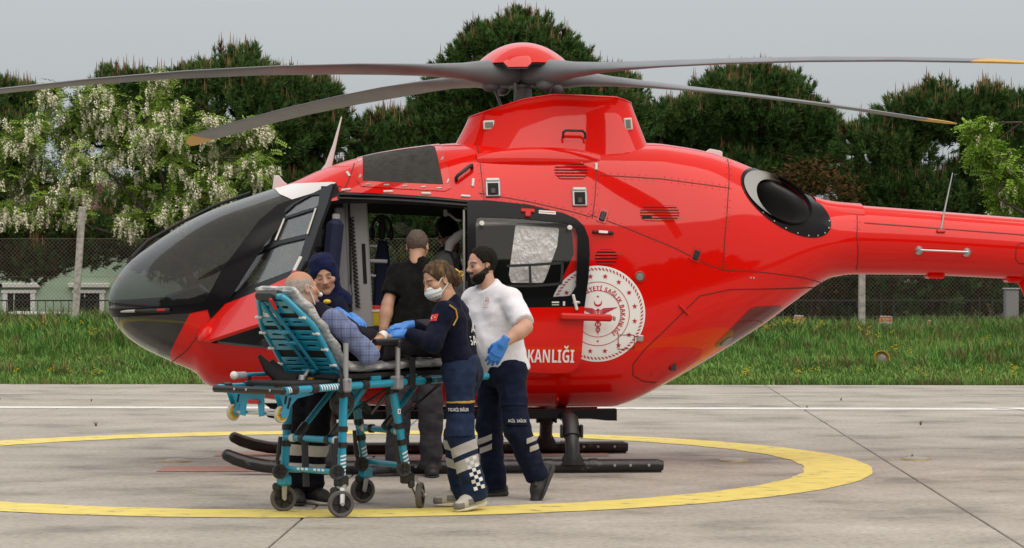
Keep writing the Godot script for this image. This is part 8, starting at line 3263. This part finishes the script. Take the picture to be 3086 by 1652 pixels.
	shoe(t, t.position, J.anL + Vector3(0.005, 0, 0), Vector3(-0.36, -0.84, 0.42), Vector3(-0.85, 0.45, 0.2), "shoe_black", "sole_dark", 1.08)
	shoe(t, t.position, J.anR, Vector3(-0.95, 0, 0.3), Vector3.UP, "shoe_black", "sole_dark", 1.08)

func man_in_black() -> void:
	var J := {"head": Vector3(-0.705, 1.705, 1.18), "neck": Vector3(-0.704, 1.575, 1.23), "chest": Vector3(-0.703, 1.40, 1.26), "pelvis": Vector3(-0.695, 1.055, 1.31), "shL": Vector3(-0.855, 1.500, 1.25), "shR": Vector3(-0.545, 1.500, 1.17), "elL": Vector3(-0.918, 1.275, 1.36), "elR": Vector3(-0.470, 1.265, 1.22), "wrL": Vector3(-0.950, 1.075, 1.42), "wrR": Vector3(-0.50, 1.075, 1.10), "hpL": Vector3(-0.790, 1.00, 1.30), "hpR": Vector3(-0.612, 1.00, 1.27), "knL": Vector3(-0.835, 0.545, 1.31), "knR": Vector3(-0.604, 0.545, 1.31), "anL": Vector3(-0.862, 0.095, 1.25), "anR": Vector3(-0.602, 0.095, 1.25), "toL": Vector3(-0.98, 0.028, 1.30), "toR": Vector3(-0.60, 0.03, 1.10)}
	var t := thing("person", "man in black shirt and grey trousers seen from behind at the cabin door", "person", Vector3(-0.70, 0, 1.27), "people around the stretcher")
	var skin := Color(0.44, 0.245, 0.170)
	var body := body_skin(J, skin, 1.0, 1.12)
	var xf := Transform3D(looking(Vector3(0.15, -0.35, -0.93), Vector3(0, 1, -0.2)), J.head)
	head(body, xf, {"skin": skin, "hair": Color(0.06, 0.04, 0.03)})
	hand(body, J.wrL, Vector3(-0.05, -1, -0.1), Vector3(-0.8, 0, 0.6), -1.0, 0.4, 1.05, skin)
	put("body", body, "skin", t, true)
	put("hair", hair_cap(xf, 0.006, 0.075, -0.105), "hair_short", t)
	put("trousers", trousers(J, {"thigh": 0.102, "knee": 0.088, "hem": 0.082, "hip": 0.120}), "grey_trousers", t)
	put("t_shirt", top(J, {"chest": 0.118, "waist": 0.118, "wide": 0.088, "sleeve": 0.72, "arm": 0.068, "shoulder": 0.070, "drop": 0.06, "crease": 0.008, "neckcut": 0.085}), "black_cotton", t)
	var ky := MB.new()
	ky.tube([Vector3(-0.60, 0.98, 1.42), Vector3(-0.595, 0.90, 1.425), Vector3(-0.597, 0.80, 1.42)], [0.010, 0.012, 0.005], 6)
	put("key_strap", ky, "alloy", t)
	shoe(t, t.position, J.anL, Vector3(-0.95, 0, 0.25), Vector3.UP, "shoe_black", "sole_dark", 1.1)
	shoe(t, t.position, J.anR, Vector3(0.1, 0, 1.0), Vector3.UP, "shoe_black", "sole_dark", 1.1)

func hijab_woman() -> void:
	var J := {"head": Vector3(-1.218, 1.498, 3.60), "neck": Vector3(-1.268, 1.345, 3.57), "chest": Vector3(-1.275, 1.205, 3.55), "pelvis": Vector3(-1.305, 0.892, 3.50), "shL": Vector3(-1.130, 1.275, 3.60), "shR": Vector3(-1.405, 1.270, 3.52), "elL": Vector3(-1.06, 1.115, 3.74), "elR": Vector3(-1.30, 1.14, 3.76), "wrL": Vector3(-1.015, 1.220, 3.78), "wrR": Vector3(-1.10, 1.255, 3.80), "hpL": Vector3(-1.229, 0.860, 3.53), "hpR": Vector3(-1.372, 0.855, 3.47), "knL": Vector3(-1.268, 0.460, 3.55), "knR": Vector3(-1.390, 0.450, 3.50), "anL": Vector3(-1.305, 0.096, 3.47), "anR": Vector3(-1.42, 0.096, 3.50), "toL": Vector3(-1.18, 0.025, 3.54), "toR": Vector3(-1.39, 0.0, 3.62)}
	var t := thing("person", "woman in navy headscarf leaning over the patient from behind the stretcher", "person", Vector3(-1.31, 0, 3.51), "people around the stretcher")
	var skin := Color(0.56, 0.315, 0.225)
	var body := body_skin(J, skin, 0.9, 0.8)
	var xf := Transform3D(looking(Vector3(0.12, -0.30, 0.92), Vector3(-0.16, 1, 0.1)), J.head)
	head(body, xf, {"skin": skin, "hair": Color(0.03, 0.02, 0.015), "closed": true})
	put("body", body, "skin", t, true)
	var hf := Field.new(Vector3(-0.22, -0.30, -0.20), Vector3(0.22, 0.18, 0.15), 0.008)
	hf.ell(Vector3(0, 0.026, -0.022), Vector3(0.096, 0.112, 0.118), 0.02)
	hf.cap(Vector3(0, -0.05, -0.03), Vector3(0, -0.17, -0.03), 0.085, 0.105, 0.05)
	hf.cap(Vector3(-0.08, -0.21, -0.03), Vector3(0.08, -0.21, -0.03), 0.075, 0.075, 0.05)
	hf.ell(Vector3(0, -0.020, 0.115), Vector3(0.060, 0.082, 0.085), 0.012, Basis.IDENTITY, true)
	hf.ripple(folds, 0.010, Vector3(9, 14, 9))
	var hm := MB.new()
	hf.mesh(hm, xf)
	put("headscarf", hm, "hijab", t)
	var tr := trousers(J, {"thigh": 0.096, "knee": 0.076, "hem": 0.066, "hip": 0.12, "hemcut": 0.015})
	put("trousers", tr, "dark_trousers", t)
	for e in [[0.355, 0.072], [0.240, 0.060]]:
		for k in [[-1.318, 1.0], [-1.318, -1.0]]:
			put("reflective_band", band(tr, Vector3(-1.32, e[0], 3.5), Vector3(0.05, 1, 0), e[1], [[Vector3(k[0], 0, 0), Vector3(k[1], 0, 0)]]), "reflective", t)
	put("jacket", top(J, {"chest": 0.108, "waist": 0.110, "wide": 0.072, "sleeve": 1.92, "arm": 0.062, "drop": 0.05}), "navy", t)
	var sc := MB.new()
	sc.ball(Vector3(-1.190, 1.322, 3.69), Vector3(0.026, 0.016, 0.015), 12)
	put("yellow_collar", sc, "yellow_wheel", t)
	var gl := MB.new()
	hand(gl, J.wrL, Vector3(0.45, -0.22, 0.85), Vector3(0.1, 0.95, 0.2), -1.0, 0.5, 0.92, Color.WHITE, 1.12)
	put("glove", gl, "blue_glove", t)
	var gr := MB.new()
	hand(gr, J.wrR, Vector3(0.45, -0.22, 0.85), Vector3(0.1, 0.95, 0.2), 1.0, 0.5, 0.92, Color.WHITE, 1.12)
	put("glove", gr, "blue_glove", t)
	shoe(t, t.position, J.anL, Vector3(0.72, 0, 0.69), Vector3.UP, "shoe_black", "sole_white", 1.05)
	shoe(t, t.position, J.anR, Vector3(0.35, 0, 0.93), Vector3.UP, "shoe_black", "sole_dark", 1.0)

func on_cot(x: float, y: float, z: float) -> Vector3:
	return cot.transform * Vector3(x, y, z)

func patient() -> void:
	var J := {"head": Vector3(-1.300, 1.402, 4.27), "neck": on_cot(-0.43, 1.285, 0.03), "chest": on_cot(-0.30, 1.155, 0.01), "pelvis": on_cot(0.05, 1.03, 0.0), "shL": on_cot(-0.385, 1.235, -0.165), "shR": on_cot(-0.375, 1.215, 0.195), "elL": on_cot(-0.12, 1.09, -0.27), "elR": on_cot(-0.185, 1.00, 0.30), "wrL": on_cot(0.10, 1.13, -0.13), "wrR": on_cot(0.060, 1.105, 0.205), "hpL": on_cot(0.12, 1.02, -0.09), "hpR": on_cot(0.12, 1.02, 0.09), "knL": on_cot(0.55, 1.07, -0.10), "knR": on_cot(0.55, 1.06, 0.11), "anL": on_cot(0.94, 1.00, -0.09), "anR": on_cot(0.94, 1.00, 0.10), "toL": on_cot(1.0, 1.14, -0.12), "toR": on_cot(1.0, 1.14, 0.13)}
	var t := thing("person", "balding old man lying propped up on the stretcher in dark vest and plaid shirt", "person", on_cot(0.0, 0.95, 0.0), "people around the stretcher")
	var skin := Color(0.46, 0.235, 0.140)
	var grey := Color(0.40, 0.35, 0.32)
	var body := body_skin(J, skin, 0.95)
	var xf := Transform3D(looking(Vector3(0.80, 0.12, -0.55), Vector3(-0.62, 0.76, 0.22)), J.head)
	head(body, xf, {"skin": skin, "hair": grey, "fringe": true, "closed": true})
	hand(body, J.wrR, on_cot(1, 0.05, -0.2) - on_cot(0, 0, 0), Vector3(0, 1, 0.3), -1.0, 0.6, 1.0, skin)
	hand(body, J.wrL, on_cot(1, -0.1, 0.3) - on_cot(0, 0, 0), Vector3(0, 1, 0.1), 1.0, 0.4, 1.0, skin)
	put("body", body, "skin", t, true)
	var hf := Field.new(Vector3(-0.12, -0.12, -0.14), Vector3(0.12, 0.14, 0.10), 0.007)
	hf.ell(Vector3(0, 0.026, -0.014), Vector3(0.078, 0.089, 0.098), 0.01)
	hf.cut(Vector3(0, 0.056, 0), Vector3(0, 1, 0.1), 0.3)
	hf.cut(Vector3(0, -0.045, 0), Vector3(0, -1, 0.3), 0.3)
	hf.cut(Vector3(0, 0.03, 0.030), Vector3(0, 0, 1), 0.3)
	for s in [-1.0, 1.0]:
		hf.ell(Vector3(s * 0.085, -0.014, 0.004), Vector3(0.03, 0.034, 0.026), 0.006, Basis.IDENTITY, true)
	hf.ripple(folds, 0.004, Vector3(40, 20, 40))
	var hm := MB.new()
	hf.mesh(hm, xf)
	put("hair", hm, "hair_grey", t)
	var tubes := MB.new()
	for s in [-1.0, 1.0]:
		tubes.tube([xf * Vector3(s * 0.012, -0.040, 0.108), xf * Vector3(s * 0.05, -0.03, 0.075), xf * Vector3(s * 0.078, 0.02, 0.0), xf * Vector3(s * 0.07, -0.06, 0.02), xf * Vector3(s * 0.02, -0.14, 0.06)], 0.0045, 6)
	tubes.ball(xf * Vector3(0, -0.045, 0.112), Vector3(0.022, 0.016, 0.016), 10)
	put("oxygen_tube", tubes, "mask_white", t)
	put("trousers", trousers(J, {"thigh": 0.088, "knee": 0.078, "hem": 0.068, "hip": 0.108}), "grey_trousers", t)
	put("shirt", top(J, {"chest": 0.100, "waist": 0.100, "wide": 0.080, "sleeveL": 1.5, "sleeveR": 1.12, "arm": 0.072, "shoulder": 0.066, "drop": 0.03, "crease": 0.018}), "plaid", t)
	put("vest", top(J, {"chest": 0.114, "waist": 0.114, "wide": 0.080, "sleeve": 0.0, "shoulder": 0.070, "drop": 0.02, "crease": 0.014}), "vest_dark", t)
	var ba := MB.new()
	var d: Vector3 = (J.wrR - J.elR).normalized()
	ba.tube([J.wrR - d * 0.035, J.wrR + d * 0.015, J.wrR + d * 0.03], [0.034, 0.033, 0.030], 14)
	put("bandage", ba, "bandage", t)
	shoe(t, t.position, J.anL, on_cot(0.3, 1, -0.1) - on_cot(0, 0, 0), on_cot(-1, 0.3, 0) - on_cot(0, 0, 0), "shoe_black", "sole_dark")
	shoe(t, t.position, J.anR, on_cot(0.3, 1, 0.1) - on_cot(0, 0, 0), on_cot(-1, 0.3, 0) - on_cot(0, 0, 0), "shoe_black", "sole_dark")

func crew_inside() -> void:
	# seated colleague with a grey cap, mostly hidden behind the masked woman
	var J := {"head": Vector3(-0.500, 1.555, 0.35), "neck": Vector3(-0.46, 1.42, 0.33), "chest": Vector3(-0.44, 1.30, 0.31), "pelvis": Vector3(-0.40, 1.00, 0.28), "shL": Vector3(-0.40, 1.38, 0.48), "shR": Vector3(-0.46, 1.38, 0.14), "elL": Vector3(-0.46, 1.18, 0.52), "elR": Vector3(-0.55, 1.18, 0.12), "wrL": Vector3(-0.62, 1.08, 0.45), "wrR": Vector3(-0.70, 1.10, 0.20), "hpL": Vector3(-0.42, 0.96, 0.38), "hpR": Vector3(-0.44, 0.96, 0.18), "knL": Vector3(-0.80, 0.98, 0.40), "knR": Vector3(-0.80, 0.98, 0.16), "anL": Vector3(-0.82, 0.84, 0.40), "anR": Vector3(-0.82, 0.84, 0.16), "toL": Vector3(-0.92, 0.80, 0.40), "toR": Vector3(-0.92, 0.80, 0.16)}
	var t := thing("person", "crew member with grey cap and grey jacket sitting inside the cabin", "person", Vector3(-0.42, 0.92, 0.30), "crew inside the cabin")
	var skin := Color(0.46, 0.24, 0.155)
	var body := body_skin(J, skin, 0.95)
	var xf := Transform3D(looking(Vector3(-0.8, -0.45, 0.25), Vector3(-0.2, 1, 0)), J.head)
	head(body, xf, {"skin": skin, "hair": Color(0.05, 0.04, 0.035)})
	put("body", body, "skin", t, true)
	put("cap", hair_cap(xf, 0.014, 0.070, 0.0), "cap_grey", t)
	put("jacket", top(J, {"chest": 0.10, "waist": 0.10, "sleeve": 1.9}), "grey_cloth", t)
	put("trousers", trousers(J, {"thigh": 0.09, "hip": 0.11}), "dark_trousers", t)
	var co := MB.new()
	co.tube([J.neck + Vector3(-0.06, 0.0, 0.04), J.neck + Vector3(0.02, 0.0, 0.07), J.neck + Vector3(0.07, 0.01, 0.0)], 0.022, 8)
	put("collar", co, "maroon", t)
	# dark figure at the far side of the cabin
	var K := {"head": Vector3(-0.530, 1.835, -0.45), "neck": Vector3(-0.52, 1.69, -0.45), "chest": Vector3(-0.52, 1.52, -0.45), "pelvis": Vector3(-0.50, 1.15, -0.44), "shL": Vector3(-0.50, 1.60, -0.27), "shR": Vector3(-0.52, 1.60, -0.63), "elL": Vector3(-0.58, 1.40, -0.22), "elR": Vector3(-0.64, 1.38, -0.62), "wrL": Vector3(-0.72, 1.30, -0.30), "wrR": Vector3(-0.80, 1.28, -0.55), "hpL": Vector3(-0.50, 1.10, -0.35), "hpR": Vector3(-0.50, 1.10, -0.53), "knL": Vector3(-0.80, 1.02, -0.35), "knR": Vector3(-0.80, 1.02, -0.55), "anL": Vector3(-0.78, 0.84, -0.36), "anR": Vector3(-0.78, 0.84, -0.54), "toL": Vector3(-0.88, 0.80, -0.36), "toR": Vector3(-0.88, 0.80, -0.54)}
	var u := thing("person", "dark haired crew member in black at the far side of the cabin", "person", Vector3(-0.50, 1.0, -0.44), "crew inside the cabin")
	var b2 := body_skin(K, Color(0.30, 0.15, 0.10), 0.95)
	var x2 := Transform3D(looking(Vector3(-0.5, -0.4, -0.75), Vector3(-0.1, 1, 0)), K.head)
	head(b2, x2, {"skin": Color(0.30, 0.15, 0.10), "hair": Color(0.01, 0.008, 0.006)})
	put("body", b2, "skin", u, true)
	put("hair", hair_cap(x2, 0.016, 0.060, -0.09), "hair_dark", u)
	put("jacket", top(K, {"chest": 0.115, "waist": 0.11, "sleeve": 1.9}), "black_cotton", u)
	put("trousers", trousers(K, {"thigh": 0.09, "hip": 0.11}), "black_cotton", u)
	# white and grey helmet bag hanging at the door post
	var hb := thing("helmet_bag", "grey and white helmet bag hanging inside the rear door post", "bag", Vector3(-0.42, 1.75, 0.42))
	var m1 := MB.new()
	m1.tube([Vector3(-0.075, -0.07, 0), Vector3(-0.06, -0.01, 0), Vector3(0.0, 0.045, 0), Vector3(0.06, 0.09, 0)], [0.03, 0.04, 0.038, 0.02], 10, true, 0.7)
	part("shell", m1.mesh(), M["cabin_grey"], hb)
	var m2 := MB.new()
	m2.tube([Vector3(-0.06, -0.08, 0.01), Vector3(-0.02, -0.16, 0.01), Vector3(0.02, -0.26, 0.01), Vector3(0.05, -0.30, 0.01)], 0.010, 6)
	m2.tube([Vector3(0.05, 0.0, 0.02), Vector3(0.0, -0.12, 0.02), Vector3(0.01, -0.24, 0.01)], 0.012, 6)
	part("strap", m2.mesh(), M["black_rubber"], hb)
